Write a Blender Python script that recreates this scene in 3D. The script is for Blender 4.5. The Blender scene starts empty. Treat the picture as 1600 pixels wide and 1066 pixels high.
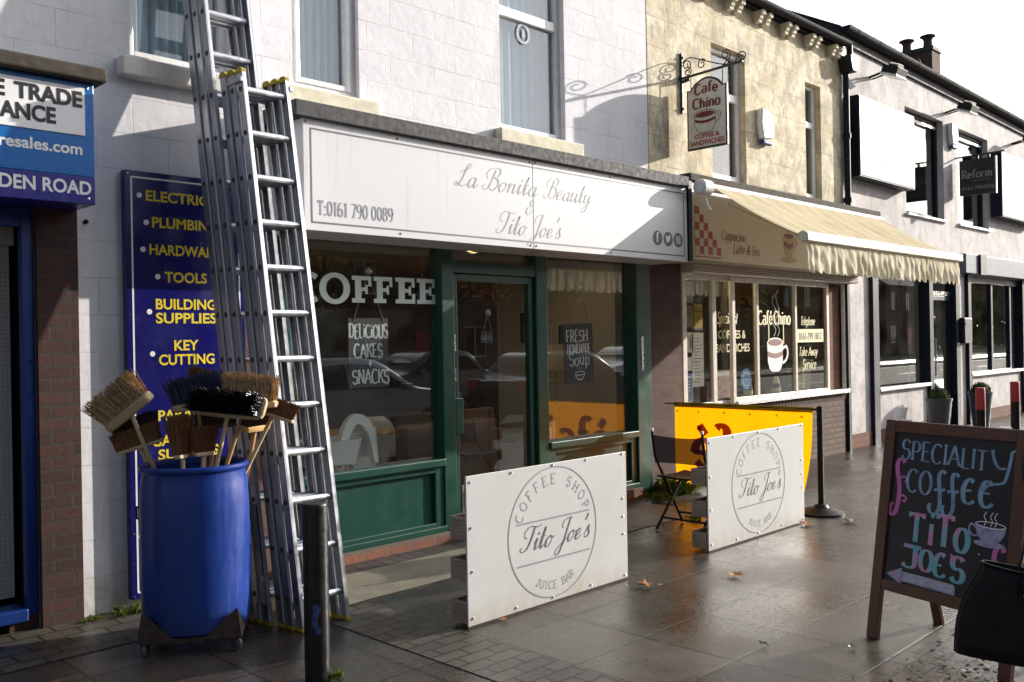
import bpy, bmesh, math, random
from mathutils import Vector, Matrix
R_ = math.radians
SC = bpy.context.scene
COL = SC.collection
random.seed(7)

# ---------------------------------------------------------------- camera, sky, sun, exposure
cam_d = bpy.data.cameras.new("street_camera")
cam = bpy.data.objects.new("street_camera", cam_d)
COL.objects.link(cam)
cam_d.sensor_width = 36.0
cam_d.lens = 32.54
cam_d.clip_start = 0.05
cam_d.clip_end = 900
_f = Vector((math.sin(0.791216), math.cos(0.791216), 0.0))
_r0 = Vector((math.cos(0.791216), -math.sin(0.791216), 0.0))
_u0 = Vector((0, 0, 1))
_c, _s = math.cos(-0.018039), math.sin(-0.018039)
_r = _r0 * _c + _u0 * _s
_u = _u0 * _c - _r0 * _s
cam.matrix_world = Matrix(((_r.x, _u.x, -_f.x, 0), (_r.y, _u.y, -_f.y, 0), (_r.z, _u.z, -_f.z, 1.6), (0, 0, 0, 1)))
SC.camera = cam

SUN = Vector((1.766, -0.572, 0.547)).normalized()
world = bpy.data.worlds.new("World")
SC.world = world
world.use_nodes = True
wn = world.node_tree
wn.nodes.clear()
sky = wn.nodes.new("ShaderNodeTexSky")
sky.sky_type = 'NISHITA'
sky.sun_disc = False
sky.sun_elevation = math.asin(SUN.z)
sky.sun_rotation = math.atan2(SUN.x, SUN.y)
sky.air_density = 1.0
sky.dust_density = 1.6
sky.ozone_density = 1.0
bg = wn.nodes.new("ShaderNodeBackground")
bg.inputs[1].default_value = 0.05
# thin broken cloud over the clear sky
tc = wn.nodes.new("ShaderNodeTexCoord")
mp = wn.nodes.new("ShaderNodeMapping")
mp.inputs['Scale'].default_value = (1.2, 1.2, 3.2)
nz = wn.nodes.new("ShaderNodeTexNoise")
nz.inputs['Scale'].default_value = 2.0
nz.inputs['Detail'].default_value = 7
nz.inputs['Roughness'].default_value = 0.55
rp = wn.nodes.new("ShaderNodeValToRGB")
rp.color_ramp.elements[0].position = 0.44
rp.color_ramp.elements[1].position = 0.66
mixw = wn.nodes.new("ShaderNodeMix")
mixw.data_type = 'RGBA'
mixw.inputs[7].default_value = (9.5, 9.7, 10.2, 1)
wo = wn.nodes.new("ShaderNodeOutputWorld")
wn.links.new(tc.outputs['Generated'], mp.inputs[0])
wn.links.new(mp.outputs[0], nz.inputs[0])
wn.links.new(nz.outputs[0], rp.inputs[0])
mlt = wn.nodes.new("ShaderNodeMath")
mlt.operation = 'MULTIPLY'
mlt.inputs[1].default_value = 0.6
wn.links.new(rp.outputs[0], mlt.inputs[0])
wn.links.new(mlt.outputs[0], mixw.inputs[0])
wn.links.new(sky.outputs[0], mixw.inputs[6])
# the hazy glare that fills the sky on the sun's side
dotn = wn.nodes.new("ShaderNodeVectorMath")
dotn.operation = 'DOT_PRODUCT'
dotn.inputs[1].default_value = tuple(SUN)
nrmn = wn.nodes.new("ShaderNodeVectorMath")
nrmn.operation = 'NORMALIZE'
wn.links.new(tc.outputs['Generated'], nrmn.inputs[0])
wn.links.new(nrmn.outputs[0], dotn.inputs[0])
glr = wn.nodes.new("ShaderNodeMapRange")
glr.interpolation_type = 'SMOOTHSTEP'
glr.inputs['From Min'].default_value = 0.5
glr.inputs['From Max'].default_value = 1.0
glr.inputs['To Max'].default_value = 48.0
wn.links.new(dotn.outputs['Value'], glr.inputs['Value'])
addw = wn.nodes.new("ShaderNodeMix")
addw.data_type = 'RGBA'
addw.blend_type = 'ADD'
addw.inputs[0].default_value = 1.0
wn.links.new(mixw.outputs[2], addw.inputs[6])
wn.links.new(glr.outputs['Result'], addw.inputs[7])
wn.links.new(addw.outputs[2], bg.inputs[0])
wn.links.new(bg.outputs[0], wo.inputs[0])

sun_d = bpy.data.lights.new("sun", 'SUN')
sun_d.energy = 5.0
sun_d.angle = R_(0.5)
sun_d.color = (1.0, 0.93, 0.82)
sun = bpy.data.objects.new("sun", sun_d)
COL.objects.link(sun)
sun.rotation_mode = 'QUATERNION'
sun.rotation_quaternion = SUN.to_track_quat('Z', 'Y')
sun.location = (30, -10, 12)

SC.view_settings.view_transform = 'Standard'
SC.view_settings.look = 'None'
SC.view_settings.gamma = 1.0
SC.view_settings.exposure = 0.6

# ---------------------------------------------------------------- materials
def newmat(name):
    m = bpy.data.materials.new(name)
    m.use_nodes = True
    nt = m.node_tree
    b = nt.nodes["Principled BSDF"]
    return m, nt, b

def coords(nt, wall=False):
    t = nt.nodes.new("ShaderNodeTexCoord")
    if not wall:
        return t.outputs['Object']
    s = nt.nodes.new("ShaderNodeSeparateXYZ")
    nt.links.new(t.outputs['Object'], s.inputs[0])
    a = nt.nodes.new("ShaderNodeMath")
    a.operation = 'ADD'
    nt.links.new(s.outputs[0], a.inputs[0])
    nt.links.new(s.outputs[1], a.inputs[1])
    c = nt.nodes.new("ShaderNodeCombineXYZ")
    nt.links.new(a.outputs[0], c.inputs[0])
    nt.links.new(s.outputs[2], c.inputs[1])
    return c.outputs[0]

def noise(nt, co, scale, detail=5, rough=0.6, stretch=None):
    n = nt.nodes.new("ShaderNodeTexNoise")
    n.inputs['Scale'].default_value = scale
    n.inputs['Detail'].default_value = detail
    n.inputs['Roughness'].default_value = rough
    if stretch:
        m = nt.nodes.new("ShaderNodeMapping")
        m.inputs['Scale'].default_value = stretch
        nt.links.new(co, m.inputs[0])
        co = m.outputs[0]
    nt.links.new(co, n.inputs[0])
    return n.outputs[0]

def ramp(nt, fac, stops):
    r = nt.nodes.new("ShaderNodeValToRGB")
    e = r.color_ramp.elements
    while len(e) < len(stops):
        e.new(0.5)
    for i, (p, c) in enumerate(stops):
        e[i].position = p
        e[i].color = (*c, 1) if len(c) == 3 else c
    nt.links.new(fac, r.inputs[0])
    return r.outputs[0]

def mixc(nt, fac, a, b, mode='MIX'):
    m = nt.nodes.new("ShaderNodeMix")
    m.data_type = 'RGBA'
    m.blend_type = mode
    for sock, v in ((0, fac), (6, a), (7, b)):
        if isinstance(v, (int, float)):
            m.inputs[sock].default_value = v
        elif isinstance(v, tuple):
            m.inputs[sock].default_value = (*v, 1)
        else:
            nt.links.new(v, m.inputs[sock])
    return m.outputs[2]

def bump(nt, b, h, strength=0.3, dist=0.01):
    n = nt.nodes.new("ShaderNodeBump")
    n.inputs['Strength'].default_value = strength
    n.inputs['Distance'].default_value = dist
    nt.links.new(h, n.inputs['Height'])
    nt.links.new(n.outputs[0], b.inputs['Normal'])

def k(c, f):
    return tuple(min(1, x * f) for x in c)

def plain(name, col, rough=0.5, metal=0.0, var=0.12, scale=6.0, bmp=0.0, bscale=60, coat=0.0, rvar=0.12, stretch=None, spec=0.5):
    m, nt, b = newmat(name)
    co = coords(nt)
    n = noise(nt, co, scale, 5, 0.65, stretch)
    c = ramp(nt, n, [(0.3, k(col, 1 - var)), (0.7, k(col, 1 + var))])
    nt.links.new(c, b.inputs['Base Color'])
    n2 = noise(nt, co, scale * 2.3, 4)
    r = ramp(nt, n2, [(0.3, (max(0, rough - rvar),) * 3), (0.7, (min(1, rough + rvar),) * 3)])
    nt.links.new(r, b.inputs['Roughness'])
    b.inputs['Metallic'].default_value = metal
    b.inputs['Specular IOR Level'].default_value = spec
    if coat:
        b.inputs['Coat Weight'].default_value = coat
        b.inputs['Coat Roughness'].default_value = 0.08
    if bmp:
        bump(nt, b, noise(nt, co, bscale, 4), bmp, 0.004)
    return m

def block_render(name, col, patch, bw, bh, joint=0.5, stain=(0.3, 0.28, 0.25), patchiness=0.5, bmp=0.35, dirt=0.35, psc=1.6, grime=0.0):
    m, nt, b = newmat(name)
    co = coords(nt, True)
    n = noise(nt, co, psc, 9, 0.72)
    c = ramp(nt, n, [(0.5 - 0.10, col), (0.5 + 0.09, patch)])
    fine = noise(nt, co, 22, 6, 0.7)
    c = mixc(nt, patchiness, c, ramp(nt, fine, [(0.3, k(col, 0.88)), (0.7, k(patch, 1.05))]))
    streak = noise(nt, co, 2.2, 6, 0.65, (2.2, 0.35, 1))
    c = mixc(nt, ramp(nt, streak, [(0.55, (0, 0, 0)), (0.8, (dirt,) * 3)]), c, stain)
    br = nt.nodes.new("ShaderNodeTexBrick")
    br.inputs['Scale'].default_value = 1.0
    br.inputs['Brick Width'].default_value = bw
    br.inputs['Row Height'].default_value = bh
    br.inputs['Mortar Size'].default_value = 0.004
    br.inputs['Mortar Smooth'].default_value = 0.3
    nt.links.new(co, br.inputs[0])
    brk = noise(nt, co, 3.0, 3)
    vis = ramp(nt, brk, [(0.42, (0, 0, 0)), (0.6, (joint,) * 3)])
    jm = nt.nodes.new("ShaderNodeMath")
    jm.operation = 'MULTIPLY'
    nt.links.new(br.outputs['Fac'], jm.inputs[0])
    nt.links.new(vis, jm.inputs[1])
    c = mixc(nt, jm.outputs[0], c, k(stain, 0.8))
    if grime:
        gn = noise(nt, co, 3.4, 9, 0.74, (1.25, .8, 1))
        c = mixc(nt, ramp(nt, gn, [(0.50, (0, 0, 0)), (0.57, (grime,) * 3), (0.72, (grime,) * 3)]), c, (0.30, 0.27, 0.22))
    sz = nt.nodes.new("ShaderNodeSeparateXYZ")
    nt.links.new(co, sz.inputs[0])
    foot = nt.nodes.new("ShaderNodeMath")
    foot.operation = 'MULTIPLY'
    nt.links.new(ramp(nt, sz.outputs[1], [(0.02, (1, 1, 1)), (0.36, (0, 0, 0))]), foot.inputs[0])
    nt.links.new(ramp(nt, noise(nt, co, 5, 7, 0.7), [(0.35, (0.15,) * 3), (0.7, (0.85,) * 3)]), foot.inputs[1])
    c = mixc(nt, foot.outputs[0], c, (0.24, 0.20, 0.14))
    nt.links.new(c, b.inputs['Base Color'])
    b.inputs['Roughness'].default_value = 0.85
    h = nt.nodes.new("ShaderNodeMath")
    h.operation = 'SUBTRACT'
    nt.links.new(noise(nt, co, 9, 7, 0.6), h.inputs[0])
    nt.links.new(br.outputs['Fac'], h.inputs[1])
    bump(nt, b, h.outputs[0], bmp, 0.012)
    return m

def brick(name, c1, c2, mortar, bw=0.225, bh=0.075, rough=0.9, msize=0.009, floor=False, offset=0.5, wet=False, bmp=0.6):
    m, nt, b = newmat(name)
    co = coords(nt, not floor)
    br = nt.nodes.new("ShaderNodeTexBrick")
    br.offset = offset
    br.inputs['Scale'].default_value = 1.0
    br.inputs['Brick Width'].default_value = bw
    br.inputs['Row Height'].default_value = bh
    br.inputs['Mortar Size'].default_value = msize
    br.inputs['Mortar Smooth'].default_value = 0.15
    br.inputs['Bias'].default_value = 0.0
    br.inputs['Color1'].default_value = (*c1, 1)
    br.inputs['Color2'].default_value = (*c2, 1)
    br.inputs['Mortar'].default_value = (*mortar, 1)
    nt.links.new(co, br.inputs[0])
    fine = noise(nt, co, 30, 6, 0.7)
    c = mixc(nt, 0.75, br.outputs['Color'], ramp(nt, fine, [(0.25, (0.55, 0.55, 0.55)), (0.75, (1.25, 1.25, 1.25))]), 'MULTIPLY')
    big = noise(nt, co, 1.3, 5)
    c = mixc(nt, 0.7, c, ramp(nt, big, [(0.3, (0.7, 0.7, 0.72)), (0.7, (1.15, 1.12, 1.1))]), 'MULTIPLY')
    nt.links.new(c, b.inputs['Base Color'])
    if wet:
        r = ramp(nt, noise(nt, co, 1.1, 5), [(0.35, (0.22,) * 3), (0.65, (0.6,) * 3)])
        nt.links.new(r, b.inputs['Roughness'])
    else:
        b.inputs['Roughness'].default_value = rough
    h = nt.nodes.new("ShaderNodeMath")
    h.operation = 'MULTIPLY_ADD'
    nt.links.new(br.outputs['Fac'], h.inputs[0])
    h.inputs[1].default_value = -1.0
    m2 = nt.nodes.new("ShaderNodeMath")
    m2.operation = 'MULTIPLY'
    m2.inputs[1].default_value = 0.5
    nt.links.new(fine, m2.inputs[0])
    nt.links.new(m2.outputs[0], h.inputs[2])
    bump(nt, b, h.outputs[0], bmp, 0.008)
    return m

def flags(name):
    m, nt, b = newmat(name)
    co = coords(nt)
    mp = nt.nodes.new("ShaderNodeMapping")
    mp.inputs['Location'].default_value = (0.567 * 10 - 3.44, 0.55 * 10 - 1.905, 0)
    wob = noise(nt, co, 9, 3)
    wv = nt.nodes.new("ShaderNodeVectorMath")
    wv.operation = 'SCALE'
    wv.inputs[3].default_value = 0.010
    cmb = nt.nodes.new("ShaderNodeCombineXYZ")
    nt.links.new(wob, cmb.inputs[0])
    nt.links.new(wob, cmb.inputs[1])
    nt.links.new(cmb.outputs[0], wv.inputs[0])
    av = nt.nodes.new("ShaderNodeVectorMath")
    av.operation = 'ADD'
    nt.links.new(co, av.inputs[0])
    nt.links.new(wv.outputs[0], av.inputs[1])
    nt.links.new(av.outputs[0], mp.inputs[0])
    br = nt.nodes.new("ShaderNodeTexBrick")
    br.offset = 0.0
    br.inputs['Scale'].default_value = 1.0
    br.inputs['Brick Width'].default_value = 0.567
    br.inputs['Row Height'].default_value = 0.55
    br.inputs['Mortar Size'].default_value = 0.010
    br.inputs['Mortar Smooth'].default_value = 0.25
    br.inputs['Color1'].default_value = (0.038, 0.033, 0.029, 1)
    br.inputs['Color2'].default_value = (0.072, 0.063, 0.054, 1)
    br.inputs['Mortar'].default_value = (0.016, 0.014, 0.010, 1)
    nt.links.new(mp.outputs[0], br.inputs[0])
    grit = noise(nt, co, 160, 5, 0.8)
    fine = noise(nt, co, 34, 8, 0.78)
    c = mixc(nt, 0.9, br.outputs['Color'], ramp(nt, fine, [(0.3, (0.6, 0.6, 0.6)), (0.7, (1.35, 1.33, 1.3))]), 'MULTIPLY')
    c = mixc(nt, 0.6, c, ramp(nt, grit, [(0.35, (0.6,) * 3), (0.7, (1.5,) * 3)]), 'MULTIPLY')
    wetn = noise(nt, co, 0.85, 8, 0.68)
    c = mixc(nt, 1.0, c, ramp(nt, wetn, [(0.38, (0.55, 0.53, 0.5)), (0.56, (1.0, 0.97, 0.93)), (0.7, (1.5, 1.45, 1.36))]), 'MULTIPLY')
    vor = nt.nodes.new("ShaderNodeTexVoronoi")
    vor.inputs['Scale'].default_value = 3.3
    nt.links.new(co, vor.inputs[0])
    gum = ramp(nt, vor.outputs['Distance'], [(0.045, (0.55,) * 3), (0.065, (0, 0, 0))])
    c = mixc(nt, gum, c, (0.20, 0.18, 0.155))
    stn = ramp(nt, noise(nt, co, 2.6, 8, 0.75), [(0.56, (0, 0, 0)), (0.68, (0.65,) * 3)])
    c = mixc(nt, stn, c, (0.026, 0.024, 0.018))
    nt.links.new(c, b.inputs['Base Color'])
    r1 = ramp(nt, wetn, [(0.36, (0.10,) * 3), (0.47, (0.24,) * 3), (0.60, (0.48,) * 3)])
    r = mixc(nt, 0.38, r1, ramp(nt, fine, [(0.32, (0.10,) * 3), (0.68, (0.65,) * 3)]))
    nt.links.new(r, b.inputs['Roughness'])
    b.inputs['Specular IOR Level'].default_value = 0.5
    def mul(a_, f_):
        q_ = nt.nodes.new("ShaderNodeMath")
        q_.operation = 'MULTIPLY'
        nt.links.new(a_, q_.inputs[0])
        q_.inputs[1].default_value = f_
        return q_.outputs[0]
    def add(a_, b_):
        q_ = nt.nodes.new("ShaderNodeMath")
        q_.operation = 'ADD'
        nt.links.new(a_, q_.inputs[0])
        nt.links.new(b_, q_.inputs[1])
        return q_.outputs[0]
    h = add(add(mul(br.outputs['Fac'], -1.5), mul(fine, 0.55)), add(mul(grit, 0.20), mul(wetn, 0.6)))
    bump(nt, b, h, 0.5, 0.006)
    return m

def glass(name, tint=(0.93, 0.95, 0.95), f0=0.05, rough=0.0, dirt=0.0):
    m = bpy.data.materials.new(name)
    m.use_nodes = True
    nt = m.node_tree
    nt.nodes.clear()
    o = nt.nodes.new("ShaderNodeOutputMaterial")
    t = nt.nodes.new("ShaderNodeBsdfTransparent")
    t.inputs[0].default_value = (*tint, 1)
    g = nt.nodes.new("ShaderNodeBsdfGlossy")
    g.inputs['Roughness'].default_value = rough
    g.inputs['Color'].default_value = (1, 1, 1, 1)
    # reflection rises towards grazing in the same way on both faces of the thin pane
    ge = nt.nodes.new("ShaderNodeNewGeometry")
    dt = nt.nodes.new("ShaderNodeVectorMath")
    dt.operation = 'DOT_PRODUCT'
    nt.links.new(ge.outputs['Normal'], dt.inputs[0])
    nt.links.new(ge.outputs['Incoming'], dt.inputs[1])
    chain = dt.outputs['Value']
    for op, val in (('ABSOLUTE', None), ('SUBTRACT', 'flip'), ('POWER', 5.0), ('MULTIPLY_ADD', 1.0 - f0)):
        q_ = nt.nodes.new("ShaderNodeMath")
        q_.operation = op
        if val == 'flip':
            q_.inputs[0].default_value = 1.0
            nt.links.new(chain, q_.inputs[1])
        else:
            nt.links.new(chain, q_.inputs[0])
            if val is not None:
                q_.inputs[1].default_value = val
            if op == 'MULTIPLY_ADD':
                q_.inputs[2].default_value = f0
        chain = q_.outputs[0]
    mx = nt.nodes.new("ShaderNodeMixShader")
    nt.links.new(chain, mx.inputs[0])
    nt.links.new(t.outputs[0], mx.inputs[1])
    nt.links.new(g.outputs[0], mx.inputs[2])
    out = mx.outputs[0]
    if dirt:
        co = coords(nt)
        d = nt.nodes.new("ShaderNodeBsdfDiffuse")
        d.inputs[0].default_value = (0.5, 0.5, 0.48, 1)
        mx2 = nt.nodes.new("ShaderNodeMixShader")
        nt.links.new(ramp(nt, noise(nt, co, 2.5, 6), [(0.35, (0, 0, 0)), (0.8, (dirt,) * 3)]), mx2.inputs[0])
        nt.links.new(out, mx2.inputs[1])
        nt.links.new(d.outputs[0], mx2.inputs[2])
        out = mx2.outputs[0]
    nt.links.new(out, o.inputs[0])
    return m

def emit(name, col, s):
    m, nt, b = newmat(name)
    b.inputs['Base Color'].default_value = (*col, 1)
    b.inputs['Emission Color'].default_value = (*col, 1)
    b.inputs['Emission Strength'].default_value = s
    return m

def cloth(name, col, trans=0.45, var=0.1, scale=4, stretch=None, stain=None):
    m = bpy.data.materials.new(name)
    m.use_nodes = True
    nt = m.node_tree
    nt.nodes.clear()
    o = nt.nodes.new("ShaderNodeOutputMaterial")
    d = nt.nodes.new("ShaderNodeBsdfDiffuse")
    t = nt.nodes.new("ShaderNodeBsdfTranslucent")
    mx = nt.nodes.new("ShaderNodeMixShader")
    mx.inputs[0].default_value = trans
    co = coords(nt)
    c = ramp(nt, noise(nt, co, scale, 6, 0.65, stretch), [(0.3, k(col, 1 - var)), (0.7, k(col, 1 + var))])
    if stain:
        c = mixc(nt, ramp(nt, noise(nt, co, 1.4, 7, 0.7), [(0.5, (0, 0, 0)), (0.75, (0.6,) * 3)]), c, stain)
    nt.links.new(c, d.inputs[0])
    nt.links.new(c, t.inputs[0])
    nt.links.new(d.outputs[0], mx.inputs[1])
    nt.links.new(t.outputs[0], mx.inputs[2])
    nt.links.new(mx.outputs[0], o.inputs[0])
    return m

def mesh_fabric(name, col):
    m = bpy.data.materials.new(name)
    m.use_nodes = True
    nt = m.node_tree
    nt.nodes.clear()
    o = nt.nodes.new("ShaderNodeOutputMaterial")
    d = nt.nodes.new("ShaderNodeBsdfDiffuse")
    d.inputs[0].default_value = (*col, 1)
    t = nt.nodes.new("ShaderNodeBsdfTransparent")
    mx = nt.nodes.new("ShaderNodeMixShader")
    mx.inputs[0].default_value = 0.9
    nt.links.new(t.outputs[0], mx.inputs[1])
    nt.links.new(d.outputs[0], mx.inputs[2])
    nt.links.new(mx.outputs[0], o.inputs[0])
    return m

def wood(name, c1, c2, rough=0.5, scale=(2, 2, 30)):
    m, nt, b = newmat(name)
    co = coords(nt)
    n = noise(nt, co, 3.0, 6, 0.6, scale)
    nt.links.new(ramp(nt, n, [(0.3, c1), (0.7, c2)]), b.inputs['Base Color'])
    b.inputs['Roughness'].default_value = rough
    bump(nt, b, n, 0.15, 0.003)
    return m

def streaky_white(name):
    m, nt, b = newmat(name)
    co = coords(nt, True)
    n = noise(nt, co, 5.5, 4, 0.5, (3.0, 0.10, 1))
    big = noise(nt, co, 0.8, 3)
    mul = nt.nodes.new("ShaderNodeMath")
    mul.operation = 'MULTIPLY'
    nt.links.new(ramp(nt, n, [(0.58, (0, 0, 0)), (0.72, (0.55,) * 3)]), mul.inputs[0])
    nt.links.new(ramp(nt, big, [(0.42, (0, 0, 0)), (0.58, (1, 1, 1))]), mul.inputs[1])
    c = mixc(nt, mul.outputs[0], (0.62, 0.62, 0.65), (0.42, 0.42, 0.44))
    nt.links.new(c, b.inputs['Base Color'])
    b.inputs['Roughness'].default_value = 0.34
    return m

def panel_white(name):
    m, nt, b = newmat(name)
    t = nt.nodes.new("ShaderNodeTexCoord")
    s = nt.nodes.new("ShaderNodeSeparateXYZ")
    nt.links.new(t.outputs['Object'], s.inputs[0])
    n = noise(nt, t.outputs['Object'], 7, 6, 0.7, (1, 1, 0.6))
    mul = nt.nodes.new("ShaderNodeMath")
    mul.operation = 'MULTIPLY'
    nt.links.new(ramp(nt, s.outputs[2], [(0.0, (1, 1, 1)), (0.16, (0, 0, 0))]), mul.inputs[0])
    nt.links.new(ramp(nt, n, [(0.35, (0, 0, 0)), (0.75, (0.8,) * 3)]), mul.inputs[1])
    base = ramp(nt, noise(nt, t.outputs['Object'], 3, 6), [(0.3, (0.50, 0.50, 0.495)), (0.7, (0.56, 0.56, 0.555))])
    c = mixc(nt, mul.outputs[0], base, (0.36, 0.27, 0.17))
    nt.links.new(c, b.inputs['Base Color'])
    b.inputs['Roughness'].default_value = 0.4
    return m

M = {}
M['white_wall'] = block_render("white_painted_blockwork", (0.66, 0.655, 0.70), (0.75, 0.745, 0.79), 0.45, 0.225, 0.5, (0.40, 0.38, 0.36), 0.35, 0.42, 0.30)
M['cream_wall'] = block_render("cream_painted_stone", (0.46, 0.365, 0.21), (0.80, 0.73, 0.58), 0.62, 0.31, 1.0, (0.27, 0.23, 0.16), 0.35, 0.6, 0.85, 2.6, 0.62)
M['grey_wall'] = block_render("weathered_pale_render", (0.40, 0.375, 0.385), (0.72, 0.68, 0.685), 2.5, 2.5, 0.0, (0.30, 0.28, 0.29), 0.45, 0.35, 0.85, 1.6, 0.35)
M['brick_red'] = brick("dark_red_brick", (0.075, 0.030, 0.023), (0.042, 0.021, 0.020), (0.05, 0.038, 0.034))
M['brick_red2'] = brick("orange_red_brick", (0.22, 0.085, 0.05), (0.15, 0.06, 0.04), (0.12, 0.09, 0.07))
M['brick_brown'] = brick("brown_shop_brick", (0.19, 0.125, 0.095), (0.13, 0.085, 0.07), (0.07, 0.055, 0.05), 0.18, 0.072)
M['brick_plum'] = brick("plum_brick", (0.13, 0.065, 0.052), (0.085, 0.045, 0.04), (0.09, 0.07, 0.06))
M['brick_blue'] = brick("blue_edging_brick", (0.075, 0.07, 0.072), (0.05, 0.05, 0.052), (0.02, 0.02, 0.018), 0.105, 0.24, floor=True, offset=0.0, wet=True)
M['flags'] = flags("wet_concrete_flags")
M['block_paving'] = brick("block_paving_wet", (0.085, 0.07, 0.06), (0.055, 0.045, 0.04), (0.015, 0.013, 0.010), 0.20, 0.10, floor=True, wet=True, bmp=0.3)
M['setts'] = brick("worn_stone_setts", (0.10, 0.09, 0.072), (0.065, 0.06, 0.05), (0.022, 0.022, 0.014), 0.21, 0.135, floor=True, wet=True)
M['concrete'] = plain("worn_concrete", (0.17, 0.155, 0.12), 0.55, var=0.25, scale=3, bmp=0.2)
M['asphalt'] = plain("asphalt", (0.05, 0.05, 0.052), 0.85, spec=0.15, var=0.2, scale=3, bmp=0.3, bscale=120)
M['kerb'] = plain("granite_kerb", (0.22, 0.21, 0.2), 0.7, var=0.2, scale=14)
M['road_white'] = plain("road_paint", (0.7, 0.7, 0.68), 0.6)
M['grass'] = plain("verge_ground", (0.05, 0.07, 0.025), 0.95, var=0.4, scale=1)
M['stone'] = plain("weathered_stone", (0.30, 0.27, 0.21), 0.9, var=0.3, scale=9, bmp=0.4, bscale=30)
M['dark_stone'] = plain("mossy_dark_coping", (0.055, 0.046, 0.035), 0.95, var=0.35, scale=12, bmp=0.5, bscale=40)
M['sill_white'] = plain("painted_sill", (0.66, 0.63, 0.6), 0.7, var=0.14, scale=8, bmp=0.3)
M['sill_cream'] = plain("cream_stone_sill", (0.66, 0.61, 0.48), 0.8, var=0.18, scale=9, bmp=0.3)
M['upvc'] = plain("white_upvc", (0.74, 0.74, 0.74), 0.3, var=0.05)
M['upvc_old'] = plain("old_white_timber", (0.62, 0.59, 0.54), 0.45, var=0.15, scale=12)
M['lead'] = plain("slate_grey_capping", (0.038, 0.038, 0.042), 0.75, var=0.3, scale=10, bmp=0.2, stretch=(6, 6, 1))
M['green'] = plain("dark_green_gloss_paint", (0.002, 0.046, 0.031), 0.34, var=0.10, scale=3, rvar=0.05, bmp=0.05)
M['navy'] = plain("navy_gloss_paint", (0.008, 0.016, 0.03), 0.5, var=0.1, rvar=0.04, spec=0.2)
M['black'] = plain("black_paint", (0.012, 0.012, 0.013), 0.5, var=0.3, scale=12, bmp=0.05, rvar=0.05, spec=0.25)
M['bollard'] = plain("chipped_black_paint", (0.007, 0.007, 0.008), 0.38, var=0.6, scale=16, bmp=0.2, bscale=25, spec=0.35)
M['red_band'] = plain("red_band_paint", (0.42, 0.03, 0.035), 0.4)
M['iron'] = plain("wrought_iron", (0.018, 0.02, 0.022), 0.5, var=0.3, scale=20)
M['gutter'] = plain('dull_black_gutter', (0.022, 0.022, 0.025), 0.75, var=0.3, scale=20, spec=0.15)
M['alu'] = plain("aluminium", (0.54, 0.55, 0.58), 0.40, 1.0, var=0.10, scale=5, rvar=0.12, stretch=(9, 9, 0.6))
M['alu_dark'] = plain("weathered_aluminium", (0.40, 0.41, 0.45), 0.46, 1.0, var=0.16, scale=6, rvar=0.12, stretch=(9, 9, 0.6))
M['rung_end'] = plain('dark_rung_end', (0.045, 0.04, 0.038), 0.5, var=0.3)
M['steel'] = plain("bright_steel", (0.7, 0.7, 0.7), 0.25, 1.0, var=0.05)
M['yellow'] = plain("yellow_plastic", (0.36, 0.27, 0.02), 0.6, var=0.35, scale=20)
M['rubber'] = plain("dark_rubber", (0.02, 0.02, 0.02), 0.7)
M['grey_rubber'] = plain("grey_caster_tyre", (0.06, 0.06, 0.065), 0.6)
M['rust'] = plain("rusty_steel", (0.034, 0.020, 0.016), 0.85, 0.0, var=0.5, scale=18, bmp=0.4)
M['barrel'] = plain("blue_plastic", (0.004, 0.026, 0.185), 0.33, var=0.12, scale=4, bmp=0.05, bscale=14)
def scuffed(name, col, dust):
    m, nt, b = newmat(name)
    co = coords(nt)
    sc_ = noise(nt, co, 14, 8, 0.75, (1, 1, .25))
    big = noise(nt, co, 2.2, 5)
    f = nt.nodes.new("ShaderNodeMath")
    f.operation = 'MULTIPLY'
    nt.links.new(ramp(nt, sc_, [(0.56, (0, 0, 0)), (0.70, (0.75,) * 3)]), f.inputs[0])
    nt.links.new(ramp(nt, big, [(0.40, (0.1,) * 3), (0.65, (0.9,) * 3)]), f.inputs[1])
    c = mixc(nt, f.outputs[0], ramp(nt, big, [(0.3, k(col, .85)), (0.7, k(col, 1.15))]), dust)
    s = nt.nodes.new("ShaderNodeSeparateXYZ")
    nt.links.new(co, s.inputs[0])
    foot = ramp(nt, s.outputs[2], [(0.0, (0.5,) * 3), (0.22, (0, 0, 0))])
    c = mixc(nt, foot, c, k(dust, .6))
    nt.links.new(c, b.inputs['Base Color'])
    nt.links.new(ramp(nt, sc_, [(0.4, (0.30,) * 3), (0.7, (0.55,) * 3)]), b.inputs['Roughness'])
    bump(nt, b, big, 0.10, 0.006)
    return m
M['barrel'] = scuffed("scuffed_blue_plastic", (0.003, 0.030, 0.21), (0.035, 0.07, 0.22))
M['barrel_in'] = plain("blue_plastic_inside", (0.004, 0.015, 0.14), 0.5)
M['sign_blue'] = plain("deep_blue_board", (0.008, 0.008, 0.115), 0.22, var=0.08, scale=2)
M['fascia_blue'] = plain("mid_blue_board", (0.002, 0.12, 0.42), 0.3, var=0.04)
M['fascia_navy'] = plain("indigo_board", (0.020, 0.018, 0.22), 0.3, var=0.04)
M['frame_blue'] = plain("blue_door_paint", (0.004, 0.028, 0.17), 0.35, var=0.15)
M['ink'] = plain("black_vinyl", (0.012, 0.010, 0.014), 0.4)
M['white_vinyl'] = plain("white_vinyl", (0.78, 0.78, 0.80), 0.45, var=0.03)
M['yellow_vinyl'] = plain("yellow_vinyl", (0.72, 0.55, 0.02), 0.45, var=0.05)
M['grey_vinyl'] = plain("slate_vinyl", (0.09, 0.10, 0.12), 0.5, var=0.06)
M['grey_line'] = plain("grey_engraving", (0.24, 0.25, 0.29), 0.5, var=0.06)
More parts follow.
